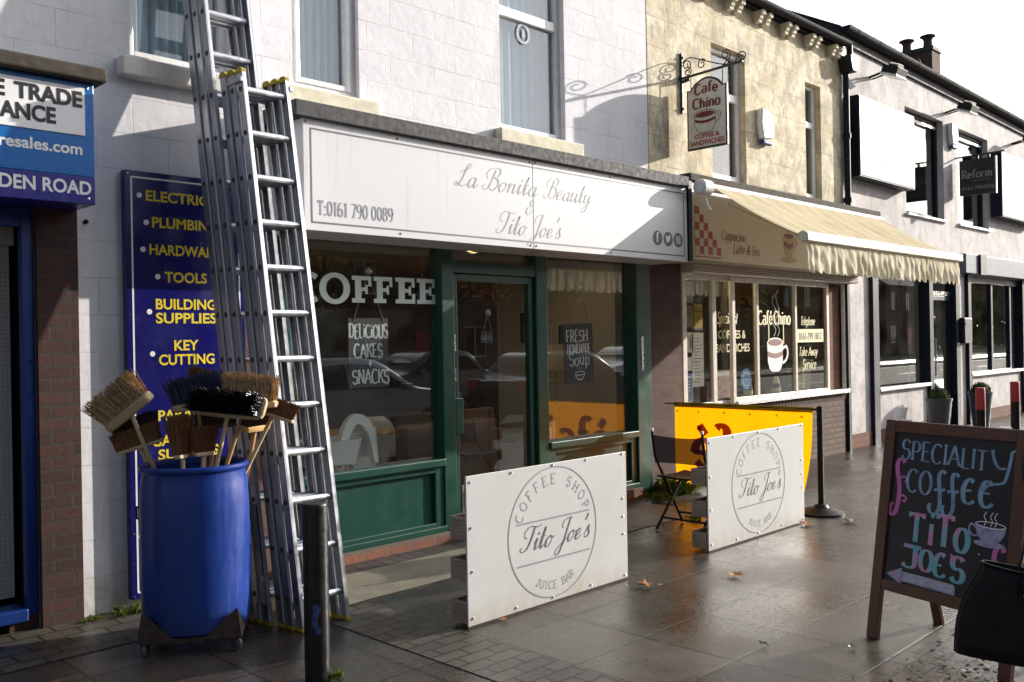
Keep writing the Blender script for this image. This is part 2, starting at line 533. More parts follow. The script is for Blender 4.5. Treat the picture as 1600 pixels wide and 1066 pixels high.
M['silver_vinyl'] = plain("silver_grey_vinyl", (0.30, 0.31, 0.34), 0.5, var=0.25, scale=3)
M['coffee_vinyl'] = plain("pale_mint_vinyl", (0.52, 0.60, 0.56), 0.6, var=0.04)
M['cream_vinyl'] = plain("cream_vinyl", (0.72, 0.68, 0.42), 0.5)
M['maroon'] = plain("maroon_vinyl", (0.16, 0.018, 0.018), 0.45)
M['red_vinyl'] = plain("red_vinyl", (0.30, 0.025, 0.02), 0.45)
M['sign_white'] = streaky_white("streaked_white_sign_board")
M['panel_white'] = panel_white("white_barrier_board")
M['cafe_board'] = plain("beige_fascia_board", (0.50, 0.43, 0.33), 0.45, var=0.06, scale=2)
M['glass'] = glass("shop_glass", (0.88, 0.90, 0.89), 0.075, dirt=0.03)
M['glass_up'] = glass("upper_window_glass", (0.80, 0.84, 0.87), 0.05)
M['slate'] = plain("slate_tiles", (0.055, 0.05, 0.058), 0.75, var=0.35, scale=8, bmp=0.3)
M['slatebrick'] = brick("slate_roof_courses", (0.06, 0.055, 0.062), (0.04, 0.038, 0.045), (0.02, 0.02, 0.02), 0.3, 0.2)
M['chalk_board'] = plain("chalkboard", (0.008, 0.009, 0.014), 0.42, var=0.5, scale=4)
M['slate_tag'] = plain("grey_slate_tag", (0.060, 0.063, 0.080), 0.7, var=0.15)
M['chalk_blue'] = plain("pale_blue_chalk", (0.22, 0.36, 0.52), 0.8, var=0.3, scale=22)
M['chalk_white'] = plain("white_chalk", (0.80, 0.82, 0.86), 0.85, var=0.2, scale=22)
M['chalk_lilac'] = plain("lilac_chalk", (0.33, 0.33, 0.52), 0.85, var=0.35, scale=30)
M['chalk_pink'] = plain("pink_chalk", (0.62, 0.17, 0.45), 0.85, var=0.2, scale=22)
def two_tone_chalk():
    m, nt, b = newmat("pink_and_turquoise_chalk")
    co = coords(nt)
    n = noise(nt, co, 11, 5, 0.6)
    nt.links.new(ramp(nt, n, [(0.42, (0.16, 0.44, 0.52)), (0.50, (0.24, 0.44, 0.55)), (0.58, (0.62, 0.26, 0.48))]), b.inputs['Base Color'])
    b.inputs['Roughness'].default_value = 0.85
    return m
M['chalk_mix'] = two_tone_chalk()
M['stained_wood'] = wood("red_brown_stained_timber", (0.075, 0.028, 0.016), (0.125, 0.05, 0.028), 0.42)
M['pale_wood'] = wood("pale_pine", (0.46, 0.32, 0.18), (0.60, 0.45, 0.28), 0.6)
M['honey_wood'] = wood("varnished_pine", (0.42, 0.24, 0.09), (0.55, 0.35, 0.15), 0.45)
M['grey_wood'] = wood("grooved_decking_timber", (0.24, 0.18, 0.145), (0.38, 0.30, 0.245), 0.75, (30, 2, 2))
M['bristle_tan'] = plain("tan_stiff_bristle", (0.42, 0.28, 0.15), 0.8, var=0.6, scale=55)
M['bristle_brown'] = plain("red_brown_bristle", (0.17, 0.075, 0.028), 0.85, var=0.5, scale=60)
M['bristle_dark'] = plain("dark_brown_bristle", (0.05, 0.028, 0.018), 0.85, var=0.5, scale=60)
M['bristle_navy'] = plain("navy_plastic_bristle", (0.012, 0.022, 0.075), 0.35, var=0.6, scale=60)
M['bristle_black'] = plain("black_plastic_bristle", (0.012, 0.012, 0.018), 0.3, var=0.6, scale=60)
M['banner'] = cloth("yellow_banner_canvas", (0.88, 0.315, 0.002), 0.62, 0.05)
M['banner_hem'] = cloth("olive_banner_hem", (0.40, 0.27, 0.02), 0.4, 0.1)
M['banner_ink'] = cloth("brown_banner_print", (0.30, 0.06, 0.01), 0.5, 0.06)
M['awning'] = cloth("cream_awning_canvas", (0.66, 0.58, 0.42), 0.25, 0.20, 5, (7, 0.6, 0.6), (0.36, 0.27, 0.14))
M['valance'] = cloth("cream_valance_canvas", (0.84, 0.77, 0.60), 0.30, 0.08, 6, None, (0.55, 0.46, 0.28))
M['white_alu'] = plain("white_powder_coat", (0.60, 0.56, 0.47), 0.35, var=0.06)
M['sling'] = mesh_fabric("black_sling_mesh", (0.02, 0.02, 0.04))
M['leather'] = plain("black_leather", (0.005, 0.005, 0.007), 0.55, var=0.3, scale=12, bmp=0.12, bscale=140, spec=0.25)
M['coat'] = plain("black_wool_coat", (0.010, 0.009, 0.011), 0.9, var=0.3, scale=40, bmp=0.2)
M['skin'] = plain("skin", (0.52, 0.32, 0.24), 0.5, var=0.08)
M['hair'] = plain("dark_brown_hair", (0.03, 0.016, 0.01), 0.5, var=0.3, scale=60, stretch=(8, 8, 1))
M['jeans'] = plain("dark_denim", (0.02, 0.025, 0.05), 0.9, var=0.3, scale=30)
M['leaf_dry'] = plain("dry_brown_leaf", (0.30, 0.13, 0.05), 0.7, var=0.45, scale=30)
M['leaf_pale'] = plain("pale_curled_leaf", (0.42, 0.30, 0.17), 0.7, var=0.35, scale=30)
M['leaf_dark'] = plain("rotting_leaf", (0.05, 0.030, 0.019), 0.42, var=0.5, scale=12)
M['weed'] = cloth("weed_green", (0.12, 0.17, 0.03), 0.35, 0.35, 20)
M['box_leaf'] = plain("box_foliage", (0.045, 0.085, 0.018), 0.7, var=0.5, scale=30)
M['tree_leaf'] = cloth("autumn_foliage", (0.14, 0.12, 0.03), 0.35, 0.5, 0.6)
M['tree_leaf2'] = cloth("rust_foliage", (0.26, 0.11, 0.03), 0.35, 0.5, 0.6)
M['bark'] = plain("bark", (0.07, 0.055, 0.045), 0.95, var=0.3, scale=10, bmp=0.5)
M['pot'] = plain("grey_ribbed_plastic", (0.085, 0.09, 0.10), 0.55, var=0.1)
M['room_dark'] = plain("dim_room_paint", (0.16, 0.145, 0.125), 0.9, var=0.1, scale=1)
M['room_beige'] = plain("beige_room_paint", (0.50, 0.45, 0.385), 0.9, var=0.08, scale=1)
M['room_brick'] = brick("inner_brick_wall", (0.17, 0.11, 0.08), (0.12, 0.08, 0.06), (0.12, 0.10, 0.085))
M['room_olive'] = plain("olive_room_paint", (0.14, 0.135, 0.055), 0.9, var=0.15, scale=1)
M['room_wood'] = wood("brown_timber_floor", (0.07, 0.04, 0.022), (0.12, 0.07, 0.04), 0.5, (20, 2, 2))
M['room_white'] = plain("pale_ceiling", (0.55, 0.52, 0.46), 0.9)
M['curtain'] = plain("brown_curtain", (0.20, 0.155, 0.095), 0.9, var=0.2, scale=8, stretch=(8, 8, 0.5))
M['net'] = plain("pale_net_curtain", (0.50, 0.56, 0.60), 0.95, var=0.12, scale=6, stretch=(8, 8, 0.6))
M['downlight'] = emit("warm_downlight", (1.0, 0.74, 0.42), 85)
M['spot'] = emit("warm_spot", (1.0, 0.78, 0.42), 420)
M['plastic_white'] = plain("white_plastic", (0.72, 0.73, 0.72), 0.4, var=0.03)
M['plastic_clear'] = plain("clear_sucker", (0.42, 0.44, 0.46), 0.15, var=0.05)
M['rope'] = plain("jute_rope", (0.34, 0.22, 0.10), 0.9, var=0.3, scale=80)
M['sofa'] = plain("brown_leatherette", (0.13, 0.085, 0.07), 0.5, var=0.12)
M['fridge'] = plain("fridge_front", (0.20, 0.21, 0.21), 0.35)
M['shade'] = cloth("cream_lampshade", (0.72, 0.62, 0.45), 0.4, 0.05)
M['paper'] = plain("white_paper", (0.55, 0.52, 0.47), 0.9, var=0.2, scale=10)
M['poster_y'] = plain("yellow_poster", (0.62, 0.42, 0.03), 0.7, var=0.1)
M['poster_b'] = plain("blue_poster", (0.03, 0.05, 0.20), 0.6, var=0.2)
M['poster_d'] = plain("dark_poster", (0.05, 0.07, 0.09), 0.6, var=0.3)
M['poster_t'] = plain("buff_poster", (0.45, 0.36, 0.22), 0.8, var=0.15)
M['poster_m'] = plain("magazine_cover", (0.48, 0.30, 0.28), 0.5, var=0.8, scale=22)
M['cyan'] = plain("blue_sticker", (0.01, 0.18, 0.45), 0.5, var=0.05)
M['pegboard'] = plain("white_pegboard", (0.50, 0.51, 0.53), 0.7, var=0.05)
M['car_silver'] = plain("silver_car_paint", (0.50, 0.51, 0.53), 0.3, 0.6, var=0.02, coat=1.0, rvar=0.03)
M['car_dark'] = plain("dark_car_paint", (0.03, 0.035, 0.05), 0.3, 0.4, var=0.02, coat=1.0, rvar=0.03)
M['car_grey'] = plain("grey_car_paint", (0.12, 0.125, 0.135), 0.3, 0.2, var=0.02, coat=1.0, rvar=0.03)
M['car_glass'] = plain("tinted_car_glass", (0.01, 0.012, 0.014), 0.05, 0.0, var=0.0, rvar=0.02)
M['lamp_red'] = plain("red_lamp_lens", (0.45, 0.03, 0.01), 0.2)
M['lamp_clear'] = plain("clear_lamp_lens", (0.7, 0.72, 0.74), 0.1)
M['lamp_glass'] = plain("floodlight_glass", (0.62, 0.62, 0.58), 0.15)
M['lightbox'] = plain("pale_gloss_sign_face", (0.30, 0.38, 0.46), 0.30, var=0.06, scale=1, rvar=0.03, spec=0.25)
M['lightbox_txt'] = plain("white_sign_letters", (0.80, 0.82, 0.84), 0.2)
M['reform_txt'] = plain("grey_sign_letters", (0.26, 0.26, 0.28), 0.5)
M['grey_band'] = plain("grey_fascia_metal", (0.16, 0.18, 0.22), 0.6, 0.0, var=0.12, rvar=0.05, spec=0.2)

# ---------------------------------------------------------------- mesh helpers (all in world metres)
ORG = {}

def tagit(o, label=None, cat=None, group=None, kind=None):
    if label:
        o['label'] = label
    if cat:
        o['category'] = cat
    if group:
        o['group'] = group
    if kind:
        o['kind'] = kind
    return o

def thing(name, base, label, cat, group=None):
    o = bpy.data.objects.new(name, None)
    o.empty_display_size = 0.1
    COL.objects.link(o)
    o.location = base
    ORG[o.name] = Vector(base)
    return tagit(o, label, cat, group)

def V(*a):
    return Vector(a)

def arc(cx, cy, rx, ry, a0, a1, n=12):
    return [(cx + rx * math.cos(R_(a0 + (a1 - a0) * i / n)), cy + ry * math.sin(R_(a0 + (a1 - a0) * i / n))) for i in range(n + 1)]

def catmull(pts, n=8):
    if len(pts) < 3:
        return list(pts)
    P = [pts[0]] + list(pts) + [pts[-1]]
    out = []
    for i in range(1, len(P) - 2):
        p0, p1, p2, p3 = [Vector(p) for p in P[i - 1:i + 3]]
        for j in range(n):
            t = j / n
            out.append(0.5 * ((2 * p1) + (p2 - p0) * t + (2 * p0 - 5 * p1 + 4 * p2 - p3) * t * t + (3 * p1 - p0 - 3 * p2 + p3) * t ** 3))
    out.append(Vector(pts[-1]))
    return [tuple(v) for v in out]

class MB:
    def __init__(s):
        s.v = []
        s.f = []
        s.mi = []
        s.cur = 0

    def add(s, vs, fs):
        n = len(s.v)
        s.v += [Vector(p) for p in vs]
        s.f += [tuple(i + n for i in f) for f in fs]
        s.mi += [s.cur] * len(fs)
        return s

    def quad(s, a, b, c, d):
        return s.add([a, b, c, d], [(0, 1, 2, 3)])

    def box(s, x0, x1, y0, y1, z0, z1):
        return s.add([(x0, y0, z0), (x1, y0, z0), (x1, y1, z0), (x0, y1, z0), (x0, y0, z1), (x1, y0, z1), (x1, y1, z1), (x0, y1, z1)],
                     [(0, 3, 2, 1), (4, 5, 6, 7), (0, 1, 5, 4), (1, 2, 6, 5), (2, 3, 7, 6), (3, 0, 4, 7)])

    def obox(s, c, ax, ay, az):
        c, ax, ay, az = Vector(c), Vector(ax), Vector(ay), Vector(az)
        vs = [c + ax * i + ay * j + az * l for l in (-1, 1) for j in (-1, 1) for i in (-1, 1)]
        return s.add(vs, [(0, 2, 3, 1), (4, 5, 7, 6), (0, 1, 5, 4), (1, 3, 7, 5), (3, 2, 6, 7), (2, 0, 4, 6)])

    def bar(s, p0, p1, w, h, up=(0, 0, 1)):
        p0, p1 = Vector(p0), Vector(p1)
        d = (p1 - p0)
        t = d.normalized()
        side = t.cross(Vector(up))
        if side.length < 1e-5:
            side = t.cross(Vector((0, 1, 0)))
        side.normalize()
        u = side.cross(t).normalized()
        return s.obox((p0 + p1) / 2, d / 2, side * w / 2, u * h / 2)

    def tube(s, pts, r, n=8, caps=True, r1=None):
        pts = [Vector(p) for p in pts]
        m = len(pts)
        rings = []
        ref = None
        for i, p in enumerate(pts):
            t = (pts[min(i + 1, m - 1)] - pts[max(i - 1, 0)]).normalized()
            if ref is None:
                ref = t.orthogonal().normalized()
            else:
                ref = (ref - t * ref.dot(t))
                if ref.length < 1e-6:
                    ref = t.orthogonal()
                ref.normalize()
            b = t.cross(ref)
            rr = r if r1 is None else r + (r1 - r) * i / max(1, m - 1)
            rings.append([p + (ref * math.cos(2 * math.pi * j / n) + b * math.sin(2 * math.pi * j / n)) * rr for j in range(n)])
        vs = [q for ring in rings for q in ring]
        fs = []
        for i in range(m - 1):
            for j in range(n):
                fs.append((i * n + j, i * n + (j + 1) % n, (i + 1) * n + (j + 1) % n, (i + 1) * n + j))
        if caps:
            fs.append(tuple(range(n - 1, -1, -1)))
            fs.append(tuple((m - 1) * n + j for j in range(n)))
        return s.add(vs, fs)

    def lathe(s, c, prof, n=32, axis=(0, 0, 1), cap0=False, cap1=False):
        c = Vector(c)
        a = Vector(axis).normalized()
        u = a.orthogonal().normalized() if abs(a.z) < 0.99 else Vector((1, 0, 0))
        w = a.cross(u)
        vs = []
        for r, z in prof:
            for j in range(n):
                t = 2 * math.pi * j / n
                vs.append(c + a * z + (u * math.cos(t) + w * math.sin(t)) * r)
        fs = []
        for i in range(len(prof) - 1):
            for j in range(n):
                fs.append((i * n + j, i * n + (j + 1) % n, (i + 1) * n + (j + 1) % n, (i + 1) * n + j))
        if cap0:
            fs.append(tuple(range(n - 1, -1, -1)))
        if cap1:
            m = len(prof) - 1
            fs.append(tuple(m * n + j for j in range(n)))
        return s.add(vs, fs)

    def prism(s, poly, place, d0, d1):
        n = len(poly)
        vs = [place(u, v, d0) for u, v in poly] + [place(u, v, d1) for u, v in poly]
        fs = [tuple(range(n - 1, -1, -1)), tuple(range(n, 2 * n))]
        for i in range(n):
            fs.append((i, (i + 1) % n, n + (i + 1) % n, n + i))
        return s.add(vs, fs)

    def flat(s, poly, place, d):
        return s.add([place(u, v, d) for u, v in poly], [tuple(range(len(poly)))])

    def ribbon(s, pts, place, wf, d):
        P = [Vector((p[0], p[1])) for p in pts]
        Q = [P[0]]
        for p in P[1:]:
            if (p - Q[-1]).length > 1e-5:
                Q.append(p)
        if len(Q) < 2:
            return s
        L, Rr = [], []
        m = len(Q)
        closed = (Q[0] - Q[-1]).length < 1e-4 and m > 4
        for i, p in enumerate(Q):
            if closed and i in (0, m - 1):
                t = (Q[1] - Q[-2]).normalized()
            else:
                t = (Q[min(i + 1, m - 1)] - Q[max(i - 1, 0)])
                t = t.normalized() if t.length > 1e-9 else Vector((1, 0))
            w = wf(t, i / (m - 1)) / 2
            if 0 < i < m - 1:
                a = (Q[i] - Q[i - 1]).normalized()
                w = w / max(0.55, abs(a.dot(t)))
            nrm = Vector((-t.y, t.x))
            L.append(p + nrm * w)
            Rr.append(p - nrm * w)
        vs = [place(q.x, q.y, d) for q in L] + [place(q.x, q.y, d) for q in Rr]
        fs = [(m + i, m + i + 1, i + 1, i) for i in range(m - 1)]
        return s.add(vs, fs)

    def persp(s, k_, y0=None):                  # rescale a board's outline to its real distance from the street
        s.v = [Vector((p.x * k_, p.y, 1.6 + (p.z - 1.6) * k_)) for p in s.v]
        return s

    def build(s, name, mat, parent=None, base=None, smooth=False, bevel=0.0, seg=2, recalc=True, sub=0):
        if parent is not None:
            org = ORG[parent.name]
        else:
            org = Vector(base) if base is not None else Vector((0, 0, 0))
        me = bpy.data.meshes.new(name)
        me.from_pydata([tuple(p - org) for p in s.v], [], s.f)
        if any(s.mi):
            me.polygons.foreach_set('material_index', s.mi)
        if recalc:
            bm = bmesh.new()
            bm.from_mesh(me)
            bmesh.ops.recalc_face_normals(bm, faces=bm.faces)
            bm.to_mesh(me)
            bm.free()
        o = bpy.data.objects.new(name, me)
        COL.objects.link(o)
        for mm in (mat if isinstance(mat, (list, tuple)) else [mat]):
            me.materials.append(M[mm] if isinstance(mm, str) else mm)
        if parent is not None:
            o.parent = parent
            ORG[o.name] = ORG[parent.name]
        else:
            o.location = org
            ORG[o.name] = org
        if bevel:
            b = o.modifiers.new("bevel", 'BEVEL')
            b.width = bevel
            b.segments = seg
            b.limit_method = 'ANGLE'
        if sub:
            b = o.modifiers.new("sub", 'SUBSURF')
            b.levels = sub
            b.render_levels = sub
        if smooth:
            me.shade_smooth()
            me.set_sharp_from_angle(angle=R_(38))
        return o

def copy_tree(o, loc, label=None, group=None):
    c = o.copy()
    COL.objects.link(c)
    c.location = loc
    ORG[c.name] = Vector(loc)
    if label:
        c['label'] = label
    if group:
        c['group'] = group
    for ch in list(o.children):
        d = ch.copy()
        COL.objects.link(d)
        d.parent = c
        for g in list(ch.children):
            e = g.copy()
            COL.objects.link(e)
            e.parent = d
    return c

def plane_at(o, u, v, n):
    o, u, v, n = Vector(o), Vector(u).normalized(), Vector(v).normalized(), Vector(n).normalized()
    return lambda a, b, d: o + u * a + v * b + n * d

def on_wall(x, z, y):                       # flat lettering on a street-facing board
    return plane_at((x, y, z), (1, 0, 0), (0, 0, 1), (0, -1, 0))

# ---------------------------------------------------------------- lettering
X_ = 0.64
def _l(*p):
    return list(p)
GL = {
 'A': (.74, [[(.37, 1), (0, 0)], [(.37, 1), (.74, 0)], [(.13, .34), (.61, .34)]]),
 'B': (.64, [[(.08, 1), (.08, 0)], [(.08, 1), (.32, 1)] + arc(.32, .765, .24, .235, 90, -90) + [(.08, .53)], [(.08, .53), (.34, .53)] + arc(.34, .265, .28, .265, 90, -90) + [(.08, 0)]]),
 'C': (.70, [arc(.38, .5, .36, .5, 48, 312, 20)]),
 'D': (.72, [[(.08, 1), (.08, 0)], [(.08, 1), (.28, 1)] + arc(.28, .5, .40, .5, 90, -90, 16) + [(.08, 0)]]),
 'E': (.60, [[(.08, 1), (.08, 0)], [(.08, 1), (.56, 1)], [(.08, .52), (.46, .52)], [(.08, 0), (.57, 0)]]),
 'F': (.56, [[(.08, 1), (.08, 0)], [(.08, 1), (.55, 1)], [(.08, .50), (.45, .50)]]),
 'G': (.74, [arc(.38, .5, .36, .5, 48, 340, 20) + [(.72, .45), (.45, .45)]]),
 'H': (.72, [[(.08, 1), (.08, 0)], [(.64, 1), (.64, 0)], [(.08, .52), (.64, .52)]]),
 'I': (.22, [[(.11, 1), (.11, 0)]]),
 'J': (.46, [[(.36, 1), (.36, .22)] + arc(.20, .22, .16, .22, 0, -170, 8)]),
 'K': (.66, [[(.08, 1), (.08, 0)], [(.62, 1), (.08, .42)], [(.26, .60), (.64, 0)]]),
 'L': (.54, [[(.08, 1), (.08, 0)], [(.08, 0), (.52, 0)]]),
 'M': (.86, [[(.08, 1), (.08, 0)], [(.08, 1), (.43, .1)], [(.43, .1), (.78, 1)], [(.78, 1), (.78, 0)]]),
 'N': (.74, [[(.08, 1), (.08, 0)], [(.08, 1), (.66, 0)], [(.66, 1), (.66, 0)]]),
 'O': (.78, [arc(.39, .5, .36, .5, 90, 450, 28)]),
 'P': (.60, [[(.08, 1), (.08, 0)], [(.08, 1), (.30, 1)] + arc(.30, .73, .26, .27, 90, -90) + [(.08, .46)]]),
 'R': (.66, [[(.08, 1), (.08, 0)], [(.08, 1), (.30, 1)] + arc(.30, .74, .26, .26, 90, -90) + [(.08, .48)], [(.30, .48), (.64, 0)]]),
 'S': (.60, [arc(.30, .74, .25, .26, 25, 250, 14) + arc(.30, .26, .27, .28, 75, -160, 14)]),
 'T': (.62, [[(.31, 1), (.31, 0)], [(0, 1), (.62, 1)]]),
 'U': (.72, [[(.08, 1), (.08, .3)] + arc(.36, .3, .28, .3, 180, 360, 12) + [(.64, 1)]]),
 'V': (.70, [[(0, 1), (.35, 0)], [(.70, 1), (.35, 0)]]),
 'W': (.98, [[(0, 1), (.25, 0)], [(.25, 0), (.49, .9)], [(.49, .9), (.73, 0)], [(.73, 0), (.98, 1)]]),
 'Y': (.66, [[(0, 1), (.33, .48)], [(.66, 1), (.33, .48)], [(.33, .48), (.33, 0)]]),
 '0': (.58, [arc(.29, .5, .25, .5, 90, 450, 24)]),
 '1': (.40, [[(.08, .82), (.22, 1)], [(.22, 1), (.22, 0)]]),
 '6': (.58, [[(.46, .95)] + arc(.36, .42, .32, .56, 95, 180, 8) + arc(.29, .28, .25, .28, 170, -180, 20)]),
 '7': (.54, [[(.03, 1), (.52, 1)], [(.52, 1), (.20, 0)]]),
 '8': (.58, [arc(.29, .75, .21, .25, 90, 450, 18), arc(.29, .26, .26, .26, 90, 450, 18)]),
 '9': (.58, [[(.12, .05)] + arc(.22, .58, .32, .56, -85, 0, 8) + arc(.29, .72, .25, .28, -10, 340, 20)]),
 '&': (.74, [[(.72, 0), (.20, .70)] + arc(.33, .80, .16, .19, 190, -30, 10) + [(.12, .40)] + arc(.28, .24, .24, .25, 140, 300, 8) + [(.70, .46)]]),
 '+': (.5, [[(.25, .75), (.25, .2)], [(.0, .48), (.5, .48)]]),
 '-': (.40, [[(.05, .42), (.35, .42)]]),
 ':': (.22, [[(.11, .66), (.11, .54)], [(.11, .12), (.11, 0)]]),
 "'": (.18, [[(.1, 1), (.07, .78)]]),
 'a': (.56, [arc(.27, .46, .2, .18, 150, 0, 8) + [(.47, .1), (.54, 0)], arc(.25, .18, .22, .18, 75, 375, 16)]),
 'c': (.52, [arc(.28, .32, .25, .32, 45, 315, 16)]),
 'e': (.56, [[(.05, .34), (.51, .34)] + arc(.28, .33, .235, .31, 5, 320, 18)]),
 'é': (.56, [[(.05, .34), (.51, .34)] + arc(.28, .33, .235, .31, 5, 320, 18), [(.22, .76), (.38, .98)]]),
 'f': (.40, [arc(.32, .80, .15, .20, 40, 180, 8) + [(.17, 0)], [(.02, .62), (.36, .62)]]),
 'h': (.62, [[(.1, 1), (.1, 0)], [(.1, .42)] + arc(.31, .42, .20, .22, 180, 0, 8) + [(.51, 0)]]),
 'i': (.26, [[(.13, .64), (.13, 0)], [(.13, .92), (.13, .80)]]),
 'k': (.56, [[(.1, 1), (.1, 0)], [(.48, .64), (.1, .26)], [(.24, .40), (.52, 0)]]),
 'l': (.26, [[(.13, 1), (.13, 0)]]),
 'm': (.92, [[(.1, .64), (.1, 0)], [(.1, .42)] + arc(.27, .42, .17, .22, 180, 0, 8) + [(.44, 0)], [(.44, .42)] + arc(.62, .42, .18, .22, 180, 0, 8) + [(.80, 0)]]),
 'n': (.62, [[(.1, .64), (.1, 0)], [(.1, .42)] + arc(.31, .42, .20, .22, 180, 0, 8) + [(.51, 0)]]),
 'o': (.60, [arc(.30, .32, .25, .32, 90, 450, 20)]),
 'p': (.60, [[(.1, .64), (.1, -.32)], arc(.31, .32, .22, .32, 150, -150, 16)]),
 'r': (.44, [[(.1, .64), (.1, 0)], [(.1, .38)] + arc(.32, .40, .22, .24, 180, 60, 8)]),
 's': (.46, [arc(.23, .47, .18, .17, 30, 250, 10) + arc(.23, .16, .2, .18, 75, -160, 10)]),
 't': (.38, [[(.17, .88), (.17, .12)] + arc(.28, .12, .11, .12, 180, 300, 6), [(.02, .62), (.34, .62)]]),
 'u': (.62, [[(.1, .64), (.1, .22)] + arc(.30, .22, .20, .22, 180, 360, 8) + [(.50, .64)], [(.50, .64), (.50, 0)]]),
 'v': (.54, [[(.02, .64), (.27, 0)], [(.52, .64), (.27, 0)]]),
 'w': (.78, [[(.02, .64), (.2, 0)], [(.2, 0), (.39, .6)], [(.39, .6), (.58, 0)], [(.58, 0), (.76, .64)]]),
 'y': (.54, [[(.02, .64), (.27, 0)], [(.52, .64), (.27, 0), (.17, -.25), (.02, -.30)]]),
}
SCR = {   # copperplate-like capitals and small letters, drawn upright and sheared
 'L': (.62, [[(.10, .56), (.22, .66), (.44, .74), (.58, .92), (.50, 1.0), (.38, .82), (.30, .35), (.16, .02), (-.02, .04), (.02, .15), (.20, .06), (.42, .0), (.60, .12)]]),
 'B': (.80, [[(.44, .90), (.38, .50), (.30, .12), (.12, .0), (-.02, .10), (.05, .2)], [(.16, .46), (.02, .66), (.16, .92), (.48, 1.0), (.70, .90), (.66, .66), (.40, .54)], [(.40, .54), (.66, .50), (.76, .26), (.60, .03), (.40, .03), (.34, .16)]]),
 'T': (.74, [[(.26, .52), (.10, .58), (.06, .80), (.24, .96), (.50, .95), (.74, .90), (.92, .98)], [(.56, .94), (.52, .5), (.40, .12), (.20, .0), (.02, .08), (.06, .2)]]),
 'J': (.62, [[(.24, .62), (.12, .72), (.20, .92), (.46, 1.0), (.66, .98)], [(.54, .98), (.50, .50), (.42, -.05), (.28, -.42), (.10, -.44), (.08, -.26), (.30, -.06), (.60, .16)]]),
 'a': (.50, [[(.38, .34), (.26, .43), (.08, .30), (.06, .06), (.20, .0), (.36, .22), (.40, .42)], [(.40, .42), (.36, .10), (.42, .0), (.56, .14)]]),
 'o': (.46, [[(.24, .43), (.06, .28), (.08, .03), (.22, .0), (.36, .18), (.32, .40), (.24, .43)], [(.32, .38), (.38, .33), (.50, .38)]]),
 'n': (.52, [[(.0, .28), (.08, .42), (.10, .34), (.06, .0)], [(.08, .16), (.20, .38), (.32, .42), (.34, .30), (.32, .06), (.40, .0), (.54, .14)]]),
 'i': (.28, [[(.0, .22), (.10, .42), (.08, .10), (.14, .0), (.30, .14)], [(.13, .66), (.12, .58)]]),
 't': (.30, [[(.0, .18), (.14, .82), (.10, .10), (.16, .0), (.32, .14)], [(.0, .46), (.28, .47)]]),
 'e': (.38, [[(.02, .14), (.22, .22), (.28, .38), (.18, .43), (.06, .28), (.06, .06), (.18, .0), (.40, .14)]]),
 'u': (.54, [[(.0, .26), (.08, .42), (.06, .10), (.14, .0), (.28, .14), (.38, .42)], [(.38, .42), (.36, .10), (.42, .0), (.56, .14)]]),
 'y': (.52, [[(.0, .26), (.08, .42), (.06, .12), (.14, .02), (.28, .14), (.38, .42)], [(.38, .42), (.36, .0), (.28, -.34), (.12, -.46), (.04, -.34), (.20, -.12), (.54, .16)]]),
 's': (.36, [[(.0, .12), (.18, .48), (.20, .34), (.30, .14), (.20, .0), (.06, .02), (.04, .10)]]),
 '&': (.62, [[(.56, .70), (.50, .94), (.30, .98), (.20, .78), (.34, .60), (.48, .56)], [(.48, .56), (.16, .48), (.04, .20), (.20, .0), (.44, .04), (.54, .28), (.44, .34)]]),
 "'": (.16, [[(.12, 1.0), (.14, .92), (.06, .74)]]),
}

def nib(wv, wh):
    return lambda t, s: math.sqrt((wv * t.y) ** 2 + (wh * t.x) ** 2)

def pen(wv, wh):
    return lambda t, s: wh + (wv - wh) * max(0.0, -t.y) ** 1.3

def text_width(s, track=0.06, table=GL):
    return sum(table[c][0] + track if c in table else 0.34 + track for c in s) - track

